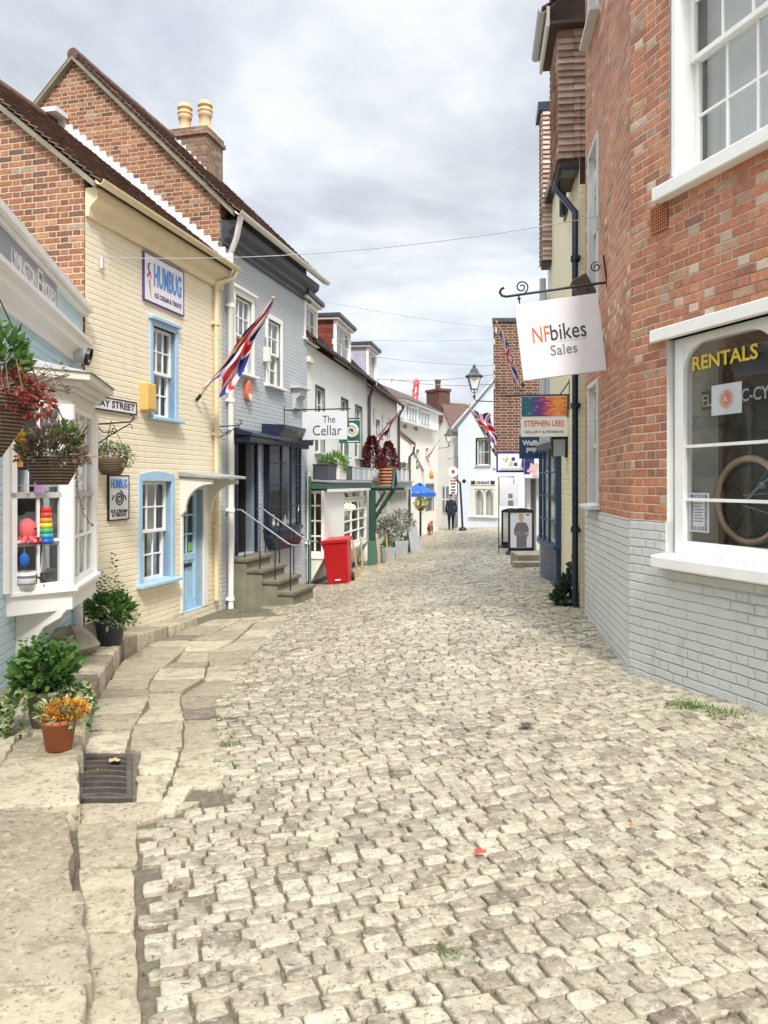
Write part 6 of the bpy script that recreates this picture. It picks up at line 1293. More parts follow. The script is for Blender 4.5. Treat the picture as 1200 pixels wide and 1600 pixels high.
for k in range(26):
    a = 2.0 + 2.9 * random.random() if k < 17 else random.uniform(-.9, .4); r0 = .15; x, y = math.cos(a), math.sin(a); ln_ = random.uniform(.10, .20) * (1.2 if k < 17 else .7)
    P = [Vector((x * r0, y * r0, h)), Vector((x * (r0 + .06), y * (r0 + .06), h + .02)), Vector((x * (r0 + .06 + ln_ * .4), y * (r0 + .06 + ln_ * .4), h - ln_ * .6)), Vector((x * (r0 + .08 + ln_ * .5), y * (r0 + .08 + ln_ * .5), max(.01, h - ln_ * 1.5)))]
    for i in range(3):
        for j in range(8): v = P[i].lerp(P[i + 1], j / 8); m.leaf(v, (x + random.uniform(-.8, .8), y + random.uniform(-.8, .8), random.uniform(-.4, .5)), .05, .8, 0, min(1, max(0, random.gauss(.55, .3))))
m.build('trailing_ivy', IVY, t, uv=False, recalc=False)
q = onpave(172, 1008); dz_ = q.y / 1200
t = pot('dark pot with upright green shrub against the cream wall', q, 24 * dz_, 42 * dz_, 'charcoal'); h = 42 * dz_
m = MB(); foliage(m, (0, 0, h + .10), .24, .20, .14, 480, .085, .4, 0, .5)
for x, y, hh in ((-.10, 0, .52), (.04, .02, .72), (.12, 0, .40), (-.02, -.05, .46), (.06, -.06, .36), (-.14, .04, .38), (.16, .05, .3)): sprig(m, (x * .5, y, h), (x, y, h + hh), 34, .085, .42)
m.build('foliage', LEAF, t, uv=False, recalc=False)
m = MB(); foliage(m, (.08, -.05, h + .0), .26, .2, .10, 200, .06, .1); m.build('trailing_ivy', IVY, t, uv=False, recalc=False)
for px, py, s_, lab in ((108, 1022, .22, 'sloping tan rubble stone at the foot of the blue wall'), (150, 1000, .17, 'dark lumpy stone beside the downpipe foot'), (133, 985, .2, 'pale rubble stone behind the upright shrub pot')):
    v = onpave(px, py); t = thing('rubble_stone', lab, 'stone', v, random.random(), 'rubble stones by the blue shop')
    m = MB(); m.ball((0, 0, s_ * .35), s_ * 1.2, s_, s_ * .9, n=10); m.v = [(x * random.uniform(.82, 1.15), y * random.uniform(.82, 1.15), z * random.uniform(.85, 1.15)) for x, y, z in m.v]; m.sm = [False] * len(m.sm); m.build('rock', M['rubble'], t)
# ivy at the foot of the yellow wall, weeds and grass
v = gp(897, 945); t = thing('ivy_clump', 'dark green ivy clump at the foot of the navy drainpipe', 'plant', v); m = MB(); foliage(m, (0, .1, .15), .20, .16, .20, 330, .11, .2, 0, .85); foliage(m, (.06, .12, .42), .08, .08, .24, 120, .09, .2, 0, .8); foliage(m, (-.16, .0, .08), .12, .12, .10, 90, .10, .1, 0, .8); m.build('foliage', leafmat('dark_ivy', [(0, (.012, .03, .014)), (.5, (.03, .065, .03)), (1, (.10, .16, .10))]), t, uv=False, recalc=False)
def grass(label, pts, n, hgt, spread):
    m = MB()
    for px, py in pts:
        c = gp(px, py)
        for _ in range(n):
            x, y = c.x + random.gauss(0, spread), c.y + random.gauss(0, spread * .7); z = g1(x, y) - .01; a = random.uniform(0, 6.3); hh = hgt * random.uniform(.4, 1.2); b = random.uniform(.2, .9)
            d = Vector((math.cos(a) * b, math.sin(a) * b, 1)).normalized(); s_ = Vector((-math.sin(a), math.cos(a), 0)) * .0035
            p0 = Vector((x, y, z)); p1 = p0 + d * hh * .6; p2 = p0 + d * hh + Vector((math.cos(a), math.sin(a), -.2)) * hh * .25; m.add([p0 - s_, p0 + s_, p1 + s_ * .7, p1 - s_ * .7, p2], [(0, 1, 2, 3), (3, 2, 4)], 0, False, random.random())
    o = m.build('grass_tuft', GRASS, None, uv=False, recalc=False); tag(o, label, 'grass'); o['kind'] = 'stuff'
grass('green grass tufts growing along the grey plinth', [(1075, 1105), (1085, 1102), (1100, 1108), (1130, 1116), (1120, 1112), (1060, 1102), (1145, 1120)], 90, .055, .07)
grass('thin grass growing in joints at the right picture edge', [(1160, 1170), (1185, 1165), (1197, 1160), (1175, 1172)], 50, .035, .08)
grass('grass growing where flagstones meet the cobbles', [(357, 1165), (353, 1150), (350, 1125), (340, 1143), (352, 1105), (358, 1200)], 60, .04, .04)
grass('grass patches in the joints of the near cobbles', [(715, 1490), (705, 1492), (690, 1490), (1060, 1512), (1160, 1380), (1170, 1375), (680, 1550), (930, 1180), (900, 965), (920, 995), (165, 1150), (150, 1205), (40, 1215)], 40, .025, .035)
_rg = random.Random(3)
grass('tiny weeds scattered in the joints of the cobbled street', [(_rg.uniform(230, 1190), _rg.uniform(1130, 1590)) for _ in range(70)], 9, .018, .02)
grass('mossy grass at the foot of the stone steps', [(400, 955), (420, 950), (375, 957), (440, 945)], 60, .04, .12)

# ================================================================== ironwork in the ground and litter
c = sum((Vector(g) for g in GRATE), Vector()) / 4
t = thing('drain_grate', 'rusty cast iron drain grate with curved bars beside the kerb', 'drain', (c.x, c.y, c.z), 0)
gw = (GRATE[1].x - GRATE[0].x) / 2 + .0; gh = (GRATE[2].y - GRATE[1].y) / 2; rz_ = -.30
m = MB(); fr = .035; z1 = .016
m.box(-gw, gw, -gh, -gh + fr, -.06, z1); m.box(-gw, gw, gh - fr, gh, -.06, z1); m.box(-gw, -gw + fr, -gh + fr, gh - fr, -.06, z1); m.box(gw - fr, gw, -gh + fr, gh - fr, -.06, z1); m.build('frame', M['iron'], t, bev=.005)
for k in range(8):
    yy = -gh + fr + .02 + (2 * gh - 2 * fr - .04) * k / 7; m = MB(); P = [(-gw + fr + (2 * gw - 2 * fr) * i / 8, yy + .018 * math.sin(math.pi * i / 8)) for i in range(9)]
    for a, b in zip(P, P[1:]): m.hexa([(a[0], a[1] - .013, -.04), (b[0], b[1] - .013, -.04), (b[0], b[1] + .013, -.04), (a[0], a[1] + .013, -.04)], [(a[0], a[1] - .012, .012), (b[0], b[1] - .012, .012), (b[0], b[1] + .012, .012), (a[0], a[1] + .012, .012)])
    m.build('bar', M['iron'], t)
m = MB(); m.box(-gw + .01, gw - .01, -gh + .01, gh - .01, -.10, -.055); m.build('sump', M['soil'], t)
for ch in t.children:      # the grate lies along the kerb, not square to the street
    for vtx in ch.data.vertices:
        s_, r_ = (vtx.co.x / gw + 1) / 2, (vtx.co.y / gh + 1) / 2
        q = (GRATE[0] * (1 - s_) + GRATE[1] * s_) * (1 - r_) + (GRATE[3] * (1 - s_) + GRATE[2] * s_) * r_ - c; vtx.co.x, vtx.co.y = q.x, q.y; vtx.co.z += q.z + .004
M['faded'] = plain('faded_red_paper', (.42, .06, .045), .7, .2)
for px, py, lab, mt, s_ in ((750, 1334, 'scrap of red litter lying on the near cobbles', 'faded', .035), (985, 1293, 'small reddish stain of litter right of the red scrap', 'terracotta', .018), (178, 1190, 'pale dead leaf lying on the drain grate', 'wood', .05), (822, 1135, 'brown dead leaf on the middle cobbles', 'dwood', .05), (365, 1125, 'dark dead leaf at the edge of the flagstones', 'dwood', .05)):
    v = gp(px, py, .02); o = thing('dead_leaf' if 'leaf' in lab else 'litter_scrap', lab, 'litter', (v.x, v.y, v.z + .006), random.random() * 3)
    m = MB(); n = 9; pts = [(s_ * random.uniform(.5, 1) * math.cos(k * .7), s_ * random.uniform(.5, 1) * math.sin(k * .7), random.uniform(0, .012)) for k in range(n)]; m.add(pts + [(0, 0, .012)], [(i, (i + 1) % n, n) for i in range(n)]); m.build('leaf_blade' if 'leaf' in lab else 'scrap', M[mt], o, recalc=False)

# ================================================================== street things
def onroad(px, py): return gp(px, py)
v = gp(532, 911); t = thing('wheelie_bin', 'bright red wheelie bin leaning beside the white shopfront', 'bin', v, -.12); t.rotation_euler = (R(3), R(-5), -.12)
W_, D_, H_ = .285, .30, .98
m = MB(); m.hexa([(-W_ * .82, -D_ * .8, .02), (W_ * .82, -D_ * .8, .02), (W_ * .82, D_ * .75, .02), (-W_ * .82, D_ * .75, .02)], [(-W_, -D_, H_), (W_, -D_, H_), (W_, D_, H_), (-W_, D_, H_)]); m.build('body', M['red'], t, bev=.025, seg=3)
m = MB(); m.box(-W_ - .03, W_ + .03, -D_ - .03, D_ + .03, H_ - .05, H_); m.build('rim', M['red'], t, bev=.012)
m = MB(); m.box(-W_ - .02, W_ + .02, -D_ - .02, D_ + .02, H_, H_ + .025); m.build('lid', M['red'], t, bev=.01, seg=2)
for sx in (-1, 1): m = MB(); m.tube([(sx * (W_ - .06), D_ * .75, .10), (sx * W_, D_ * .75, .10)], .10, 14); m.build('wheel', M['black'], t, bev=.01)
m = MB(); m.tube([(-W_, D_ + .08, H_ - .05), (W_, D_ + .08, H_ - .05)], .018, 8); m.build('handle', M['red'], t)
m = MB(); m.box(-.06, .06, -D_ * .815 - .02, -D_ * .80, .10, .13); m.build('label_strip', M['signwhite'], t)
# timber rope stands
for i, (px, py, pt, lean, lab) in enumerate(((560, 905, 843, -.16, 'pale timber stand right beside the red bin'), (567, 897, 838, -.06, 'pale timber stand with dark rope, second from the red bin'), (593, 887, 833, -.10, 'pale timber stand in front of the dark timber post'), (606, 880, 834, -.05, 'pale timber stand before the potted silver trees'))):
    v = gp(px, py); H = (py - pt) / 1200 * v.y; t = thing('timber_stand', lab, 'stand', v, -.2, 'timber stands along the shopfront'); m = MB(); m.hexa([(-.02, -.02, .03), (.02, -.02, .03), (.02, .02, .03), (-.02, .02, .03)], [(lean * H - .02, -.02, H), (lean * H + .02, -.02, H), (lean * H + .02, .02, H), (lean * H - .02, .02, H)]); m.build('upright', M['wood'], t, bev=.004)
    m = MB(); m.box(-.06, .24, -.035, .035, 0, .035); m.box(-.03, .03, -.22, .22, 0, .03); m.build('foot', M['wood'], t, bev=.004)
    if i == 1: m = MB(); m.tube([(lean * H, 0, H * .9), (-.06, 0, H * .6), (-.05, .1, H * .35), (-.14, .1, H * .25)], .016, 6); m.build('rope', M['black'], t)
def tub_tree(label, px, py, w, h, cr, hs, mat='zinc'):
    v = gp(px, py); t = thing('potted_tree', label, 'potted tree', (v.x, v.y, v.z), .15, 'potted silver leaved trees'); m = MB(); m.hexa([(-w * .42, -w * .42, 0), (w * .42, -w * .42, 0), (w * .42, w * .42, 0), (-w * .42, w * .42, 0)], [(-w / 2, -w / 2, h), (w / 2, -w / 2, h), (w / 2, w / 2, h), (-w / 2, w / 2, h)]); m.build('planter', M[mat], t, bev=.01)
    m = MB(); m.tube([(0, 0, h - .05), (.03, .02, h + hs * .5), (-.02, 0, h + hs)], [.022, .018, .014], 6)
    for k in range(7): a = k * .9; m.tube([(0, 0, h + hs * .8), (cr * .6 * math.cos(a), cr * .6 * math.sin(a), h + hs + cr * (.2 + .1 * k))], .008, 5)
    m.build('trunk', M['dwood'], t); m = MB(); foliage(m, (0, 0, h + hs + cr * .35), cr * 1.15, cr * 1.1, cr * .95, 760, .095, .3, 0, .36, .15); m.build('crown', OLIVE, t, uv=False, recalc=False); m = MB(); foliage(m, (0, 0, h + .04), w * .5, w * .5, .10, 130, .08, .3); m.build('underplanting', LEAF, t, uv=False, recalc=False)
tub_tree('loose silver leaved tree in a square grey planter, nearer of the pair', 606, 878, .40, .42, .36, .42); tub_tree('bushy silver leaved tree in a tall grey planter, farther of the pair', 626, 868, .44, .48, .40, .45)
v = gp(604, 872); t = thing('barrel_planter', 'dark domed planter bush tucked behind the timber stands', 'potted plant', (v.x - .25, v.y + .8, v.z)); m = MB(); m.lathe([(0, 0), (.22, 0), (.28, .3), (.25, .5), (0, .5)], n=16); m.build('tub', M['dgreen'], t); m = MB(); foliage(m, (0, 0, .68), .34, .34, .24, 320, .08, .2); m.build('bush', leafmat('dark_ivy', [(0, (.012, .03, .014)), (.5, (.03, .065, .03)), (1, (.10, .16, .10))]), t, uv=False, recalc=False)
v = gp(644, 862); t = thing('pavement_board', 'thin dark A frame board standing by the far shopfront', 'sign', v, .5); m = MB()
for s_ in (-1, 1): m.hexa([(-.2, s_ * .25 - .015, 0), (.2, s_ * .25 - .015, 0), (.2, s_ * .25 + .015, 0), (-.2, s_ * .25 + .015, 0)], [(-.17, -.015, .85), (.17, -.015, .85), (.17, .015, .85), (-.17, .015, .85)])
m.build('panel', M['zinc'], t)
# planters and shrubs standing on the canopies
cz = zc1 + .02
def can(px, off=.4): return F_wht.hit(px, off)
def planter_on(F, x, off, w, h, mat, label, z, d=.24, group='planters on the canopy'):
    t = F.thing('planter_box', label, 'planter', x, -off, z, group); m = MB(); m.box(-w / 2, w / 2, -d / 2, d / 2, 0, h); m.build('box', M[mat], t, bev=.01); m = MB(); m.box(-w / 2 - .012, w / 2 + .012, -d / 2 - .012, d / 2 + .012, h, h + .02); m.build('rim', M[mat], t); return t
t = planter_on(F_wht, .45, .34, .80, .32, 'charcoal', 'dark slate planter box at the near end of the canopy', cz, .34); m = MB(); foliage(m, (.2, 0, .36), .45, .16, .16, 260, .09, .5); m.build('foliage', LEAF, t, uv=False, recalc=False)
t = planter_on(F_wht, 1.5, .36, .80, .30, 'offwhite', 'white planter box with bright green leaves on the canopy', cz, .3); m = MB(); foliage(m, (.0, 0, .40), .5, .22, .25, 380, .10, .5); m.build('foliage', leafmat('fresh_leaf', [(0, (.05, .13, .02)), (.6, (.14, .28, .05)), (1, (.3, .42, .12))]), t, uv=False, recalc=False)
for i, x in enumerate((2.35, 3.05, 3.75, 4.45, 5.15)):
    t = planter_on(F_wht, x, .38, .55, .32, ('charcoal', 'lightgrey', 'greylow', 'lightgrey', 'reveal')[i], f'{("dark", "pale grey", "slate grey", "light grey", "stone coloured")[i]} planter box in the middle of the canopy row', cz, .24)
for x, lab in ((F_wht.hit(581, .3), 'deep red cone shaped shrub, left one above the canopy'), (F_wht.hit(607, .3), 'deep red cone shaped shrub, right one above the canopy')):
    t = F_wht.thing('red_shrub', lab, 'shrub', x, -.30, cz + .0, 'red cone shrubs on the canopy'); m = MB(); m.lathe([(0, 0), (.18, 0), (.22, .32), (0, .32)], n=14); m.build('pot', M['greylow'], t); m = MB()
    for k in range(1700):
        f = random.random() ** 1.15; a = random.uniform(0, 6.3); rr = .40 * (1 - f) ** .7 * random.uniform(.25, 1.08) + .02; m.leaf((rr * math.cos(a), rr * math.sin(a), .36 + f * .95 + random.uniform(-.03, .03)), (math.cos(a), math.sin(a), .6), .085, .5, 0, min(1, max(0, random.gauss(.45, .25))))
    m.build('crown', REDL, t, uv=False, recalc=False)
x = F_wht.hit(604, .6); 
t = F_wht.thing('slatted_planter', 'terracotta coloured slatted planter box on the corner of the canopy', 'planter', x, -.62, cz - .30); m = MB(); m.hexa([(-.26, -.2, 0), (.26, -.2, 0), (.26, .2, 0), (-.26, .2, 0)], [(-.32, -.24, .72), (.32, -.24, .72), (.32, .24, .72), (-.32, .24, .72)]); m.build('liner', M['dwood'], t); m = MB()
for k in range(7): z = .03 + k * .1; w = .275 + .06 * z / .72; d = .215 + .05 * z / .72; m.box(-w, w, -d - .02, d + .02, z, z + .055)
m.build('slats', plain('orange_timber', (.55, .22, .10), .6, .12, 9), t)
for i, x in enumerate((3.5, 4.6, 5.6)): t = planter_on(F_w2, x, .36, .55, .42, ('greylow', 'lightgrey', 'reveal')[i], f'{("slate", "pale grey", "stone grey")[i]} planter box on the farther canopy', 1.70, .24); m = MB(); foliage(m, (0, 0, .48), .28, .14, .14, 70, .12, .8); m.build('foliage', OLIVE, t, uv=False, recalc=False)
# ---- pavement boards on the right
def a_board(label, px, py, ht, wd, rz, face):
    v = gp(px, py); t = thing('pavement_board', label, 'sign', (v.x, v.y, v.z), rz, 'black framed pavement boards'); m = MB(); m.hexa([(-wd / 2 - .04, -.20, 0), (wd / 2 + .04, -.20, 0), (wd / 2 + .04, .20, 0), (-wd / 2 - .04, .20, 0)], [(-wd / 2, -.14, .09), (wd / 2, -.14, .09), (wd / 2, .14, .09), (-wd / 2, .14, .09)]); m.build('base', M['black'], t, bev=.015)
    m = MB(); lean = .10; fr = .045; n = 8
    m.box(-wd / 2, -wd / 2 + fr, -.03, .03, .08, ht); m.box(wd / 2 - fr, wd / 2, -.03, .03, .08, ht); m.box(-wd / 2 + fr, wd / 2 - fr, -.028, .028, .08, .17); m.prism([(-wd / 2, ht)] + [(-wd / 2 + wd * i / n, ht + .06 * math.sin(math.pi * i / n) + .01) for i in range(n + 1)] + [(wd / 2, ht), (wd / 2, ht - fr), (-wd / 2, ht - fr)], 'y', -.031, .031); m.build('frame', M['black'], t, bev=.006)
    m = MB(); m.box(-wd / 2 + fr, wd / 2 - fr, -.012, .012, .17, ht - fr); o = m.build('poster', M['signwhite'], t)
    if face:   # printed portrait: grey jumper, folded arms
        def blob(pts, mat, y): q = MB(); q.prism(pts, 'y', y - .001, y); return q.build(mat[0], mat[1], o)
        H = ht - .1; E = lambda cx, cz, rx, rz, n=16: [(cx + rx * math.cos(k * 2 * math.pi / n), cz + rz * math.sin(k * 2 * math.pi / n)) for k in range(n)]
        gj = plain('printed_grey_jumper', (.16, .15, .17), .6, .2, 14); sk = plain('printed_skin', (.58, .36, .28), .6)
        blob([(-.12, .18), (.14, .18), (.15, .46), (.19, .50), (.20, .66), (.14, .78), (.05, .82), (-.04, .82), (-.13, .78), (-.19, .62), (-.18, .5), (-.12, .46)], ('jumper_print', gj), -.013)
        blob([(-.19, .50), (.17, .44), (.20, .50), (.19, .56), (-.17, .58)], ('forearm_print', plain('printed_grey_sleeve', (.21, .20, .22), .6, .2, 14)), -.0145); blob(E(.15, .53, .05, .025), ('hand_print', sk), -.0155)
        blob(E(.0, .92, .065, .095), ('head_print', sk), -.0135); blob([(-.04, .80), (.05, .80), (.04, .87), (-.03, .87)], ('neck_print', sk), -.0132); blob([(-.07, .93), (-.06, 1.0), (0, 1.03), (.06, 1.0), (.07, .93), (.05, .97), (-.05, .97)], ('hair_print', M['wood']), -.0145); blob([(.13, .98), (.21, .98), (.21, 1.01), (.13, 1.01)], ('mark_print', M['ink']), -.013)
    return t
a_board('black framed pavement board showing a printed man in a grey jumper', 814, 866, 1.10, .66, .12, True)
a_board('black framed pavement board standing half hidden behind the portrait board', 800, 856, 1.08, .62, .10, False)
v = gp(828, 888); t = thing('stone_step', 'low pale stone step beside the white shop door', 'step', (v.x + .15, v.y + .9, v.z)); m = MB(); m.box(-.3, .5, -.4, .5, -.1, .22); m.box(-.42, .5, -.7, -.4, -.1, .10); m.build('block', M['rubble'], t, bev=.02, seg=2)

# ================================================================== flags
def union(u, v):
    """colour index of the union flag: u 0..1 along the fly, v 0..1 up; 0 blue 1 white 2 red"""
    x, y = (u - .5) * 2, (v - .5) * 1.0      # 2:1
    if abs(y) < .1 or abs(x) < .1: return 2
    if abs(y) < .167 or abs(x) < .167: return 1
    L = math.hypot(2, 1)
    for sgn in (1, -1):
        d = (x * sgn * .5 - y) / math.hypot(.5, 1) * (1 if sgn == 1 else 1)
        if abs(d) < .1:
            side = d if (x * sgn > 0) else -d
            return 2 if 0 < side < .067 else 1
    return 0
FM = [plain('flag_blue', (.02, .028, .24), .75, .1, 9), plain('flag_white', (.82, .81, .82), .75, .05, 9), plain('flag_red', (.72, .035, .055), .75, .08, 9)]
def flag(label, base, tip, fn, pole='wood', pr=.016, nu=60, nv=34, group='union flags on angled poles'):
    base, tip = Vector(base), Vector(tip); t = thing('flag', label, 'flag', base, 0, group); m = MB(); m.tube([(0, 0, 0), tip - base], pr, 8); m.ball(tuple(tip - base), pr * 1.8); m.build('pole', M[pole], t); m = MB(); m.tube([(0, 0, 0), (tip - base) * .06], pr * 1.7, 8); m.build('socket', M['black'], t)
    m = MB(); vs = [fn(i / nu, j / nv) - base for j in range(nv + 1) for i in range(nu + 1)]; m.v = [tuple(p) for p in vs]
    for j in range(nv):
        for i in range(nu): a = j * (nu + 1) + i; m.f.append([a, a + 1, a + nu + 2, a + nu + 1]); m.m.append(union((i + .5) / nu, (j + .5) / nv)); m.sm.append(True); m.t.append(.5)
    m.build('cloth', FM, t, uv=False, recalc=False); return t
# 1: on the cream cottage, furled along its pole
b0 = F_cream.w(F_cream.hit(305), -.02, F_cream.loc(305, 626)[1]); d = Vector((.9716, -.2367, 0))
tipY = 11.55; tp = at(427, 466, tipY)
pdir = (tp - b0); PL = pdir.length; pd = pdir.normalized()
def furled(u, v, tip=tp, pd=pd, PL=PL, wmax=.46):
    # gathered on the pole; the folds widen and hang below it towards the low end
    t = u; w = 1 - v; perp = Vector((0, 0, -1)) - pd * (-pd.z); perp = perp.normalized()
    wid = (.05 + (wmax - .05) * t ** 1.25); end = .80 + .07 * math.sin(w * 9 + 1) - .05 * w
    fold = (.05 + .10 * t) * math.sin(w * 10 + t * 5)
    return tip - pd * (PL * (.02 + end * t)) + perp * (wid * (w - .10) + .02 * math.sin(t * 11)) + Vector((.25, -.95, .1)) * fold
flag('union flag wrapped down its long wooden pole on the cream cottage', b0, tp, furled)
# 2: on the white house
b0 = F_wht.w(F_wht.hit(566), -.02, F_wht.loc(566, 700)[1]); b0 = at(597, 692, 21.5); b0 = F_w2.w(.6, -.03, 2.9); tp = at(627, 640, 23.2); pdir2 = tp - b0; pd2 = pdir2.normalized(); PL2 = pdir2.length
flag('union flag hanging in a narrow furl between the white houses', b0, tp, lambda u, v: furled(u, v, tp, pd2, PL2, .30))
# 3: small far flag
b0 = at(672, 708, 34); tp = at(678, 708, 33.2); b0 = F3.w(F3.hit(668), -.02, F3.loc(668, 712)[1]); tp = b0 + Vector((.55, -.3, .75))
flag('tiny pale union flag on the distant white building', b0, tp, lambda u, v: b0 + (tp - b0) * (.30 + .5 * v) + Vector((-.35 * u, .05 * math.sin(u * 9), -.55 * u - .1 * u * v)))
# 4: open flag before the end building
b0 = at(781, 712, 18.7); tp = at(731, 633, 20.0); b0 = Vector((F7.w(0, 0, 0).x, 20.55, at(0, 706, 20.6).z))
def drape(u, v, tip=tp, base=b0):
    h = tip + (base - tip) * (.12 + .50 * (1 - v)) ; k = .62 * u
    return h + Vector((.56 * k * (1 + .5 * v), .10 * math.sin(u * 8 + v * 3) * u, -.52 * k + .42 * k * v * .9)) + Vector((.05 * math.sin(v * 6) * u, 0, .03 * math.sin(u * 9)))
flag('union flag spread open under the street lantern', b0, tp, drape)
# 5: furled on the dark brick house
tp = at(776, 503, 19.5); b0 = at(818, 604, 20.5); pd5 = (b0 - tp); PL5 = pd5.length; 
flag('union flag furled against the dark brick wall above the hanging sign', b0, tp, lambda u, v: tp + pd5 * (.12 + .28 * (1 - v) + .42 * u) + Vector((-.02 + .05 * math.sin(v * 7 + u * 3), -.05 - .08 * math.sin(v * 8 + u * 2), -.16 * u - .20 * u * (1 - v) + .02)))

# ================================================================== lanterns
def lantern(label, p, s, rz=0, arm=None, name='street_lantern', group='street lanterns', hang=False):
    t = thing(name, label, 'lamp', p, rz, group)     # origin at the foot of the glass
    m = MB(); m.prism([(.13 * s, 0)] and [(.11 * s * c, .11 * s * q) for c, q in ((1, 1), (-1, 1), (-1, -1), (1, -1))], 'z', -.02 * s, .02 * s)
    tp_ = .24 * s; bt = .12 * s; h = .48 * s
    for c, q in ((1, 1), (-1, 1), (-1, -1), (1, -1)): m.tube([(bt * c, bt * q, 0), (tp_ * c, tp_ * q, h)], .016 * s, 5)
    for c, q in ((1, 0), (0, 1), (-1, 0), (0, -1)): m.tube([(tp_ * (c or -1), tp_ * (q or -1), h), (tp_ * (c or 1), tp_ * (q or 1), h)], .022 * s, 5)
    m.build('frame', M['charcoal'], t); m = MB(); k = .96; m.hexa([(-bt * k, -bt * k, .01), (bt * k, -bt * k, .01), (bt * k, bt * k, .01), (-bt * k, bt * k, .01)], [(-tp_ * k, -tp_ * k, h), (tp_ * k, -tp_ * k, h), (tp_ * k, tp_ * k, h), (-tp_ * k, tp_ * k, h)]); m.build('glass', M['lampglass'], t)
    m = MB(); m.lathe([(.36 * s, h), (.36 * s, h + .05 * s), (.20 * s, h + .16 * s), (.12 * s, h + .34 * s), (.06 * s, h + .38 * s), (.07 * s, h + .44 * s), (.03 * s, h + .50 * s), (0, h + .56 * s)], n=8, sm=False); m.build('cap', M['charcoal'], t)
    if arm: m = MB(); m.tube([Vector(a) for a in arm], .022 * s, 6); m.ball((0, 0, -.30 * s), .06 * s); m.tube([(-.14 * s, 0, -.0), (-.12 * s, 0, -.12 * s), (0, 0, -.16 * s), (.12 * s, 0, -.12 * s), (.14 * s, 0, 0)], .014 * s, 5); m.build('bracket', M['black'], t)
    return t
p = at(741, 608, 20.4); lantern('black street lantern on an arm from the dark brick corner', p, .66, 0, [(0, 0, -.02), (0, 0, -.26), (.06, .02, -.31), (F7.w(0, 0, 0).x - p.x + .02, .22, -.31)])
p = at(701, 690, 36); lantern('small distant street lantern on a bracket before the far gable', p, .62, 0, [(0, 0, -.02), (0, 0, -.22), (-.05, .02, -.28), (-.45, .6, -.28)])
# box lantern on the yellow wall
v = F_yel.w(F_yel.hit(886), -.12, F_yel.loc(880, 702)[1]); t = thing('wall_lantern', 'square black caged lantern on the yellow wall above the bow window', 'lamp', v, F_yel.ang); m = MB()
for x in (-.10, 0, .10):
    for y in (-.10, .10): m.box(x - .01, x + .01, y - .01, y + .01, -.13, .13)
    for z in (-.13, 0, .13): m.box(-.11, .11, -.11 if x < 0 else .09, -.09 if x < 0 else .11, z - .01, z + .01)
m.box(-.12, .12, -.12, .12, .13, .16); m.tube([(0, 0, .16), (0, 0, .22), (0, .12, .22)], .014, 6); m.build('cage', M['black'], t); m = MB(); m.box(-.085, .085, -.085, .085, -.12, .12); m.build('glass', M['greylow'], t)
# leaning black lamp post / sign post by the end building
v = gp(748 - 25, 829); t = thing('sign_post', 'black iron post with a curved top and diamond plate at the end building corner', 'post', v); s_ = v.y / 1200
m = MB(); m.tube([(0, 0, 0), (-2 * s_, 0, 40 * s_), (-4 * s_, 0, 74 * s_), (-8 * s_, 0, 78 * s_), (-11 * s_, 0, 79 * s_)], .05, 8); m.lathe([(0, 0), (.22, 0), (.16, .12), (.08, .18), (0, .18)], n=10); m.build('post', M['black'], t); m = MB(); cx, cz_ = 2 * s_, 77 * s_; m.prism([(cx - .12, cz_), (cx, cz_ - .12), (cx + .12, cz_), (cx, cz_ + .12)], 'y', -.03, .0); m.build('plate', M['black'], t)
p = at(708, 737, 39.3); t = thing('round_sign', 'round white sign with a red mark hanging over a narrow lettered board', 'sign', p); m = MB(); m.prism([(.26 * math.cos(k * math.pi / 12), .26 * math.sin(k * math.pi / 12)) for k in range(24)], 'y', -.02, .02); m.build('disc', M['signwhite'], t); m = MB(); m.prism([(.09 * math.cos(k * math.pi / 6), .09 * math.sin(k * math.pi / 6)) for k in range(12)], 'y', -.026, -.02); m.build('mark', M['red'], t); m = MB(); m.box(-.20, .20, -.02, .02, -1.15, -.40); m.build('board', M['signwhite'], t); m = MB()
for k, (z, w) in enumerate(((-.62, .13), (-.78, .10), (-.94, .13), (-1.08, .1))): m.box(-w, w, -.026, -.02, z - .04, z + .04)
m.build('lettering', M['ink'], t); m = MB(); m.box(-.16, .16, -.026, -.02, -.52, -.42); m.build('stripe', M['orangered'], t); m = MB(); m.tube([(.24, 0, -1.2), (.24, 0, .8), (-.3, 0, .62)], .02, 5); m.build('bracket', M['black'], t)
# blue parasol-like awning, yellow basket and dark post at the far shop
p = at(655, 768, 33.0); t = thing('shop_awning', 'royal blue fabric awning over the distant shop door', 'awning', p); m = MB(); n = 10
for i in range(n):
    a0, a1 = math.pi * i / n, math.pi * (i + 1) / n; m.add([(-.42 + .0, 0, .36), (-.72 * math.cos(a0) , -.55 * math.sin(a0), -.05 + .03 * (i % 2)), (-.72 * math.cos(a1), -.55 * math.sin(a1), -.05 + .03 * ((i + 1) % 2)), (0, .1, .40)], [(1, 2, 3)]); m.quad((-.72 * math.cos(a0), -.55 * math.sin(a0), -.05), (-.72 * math.cos(a1), -.55 * math.sin(a1), -.05), (-.70 * math.cos(a1), -.54 * math.sin(a1), -.22), (-.70 * math.cos(a0), -.54 * math.sin(a0), -.22))
m.build('fabric', M['bluecloth'], t, recalc=False); m = MB(); m.tube([(.05, -.1, .35), (.05, -.1, -1.9)], .05, 6); m.build('pole', M['black'], t)
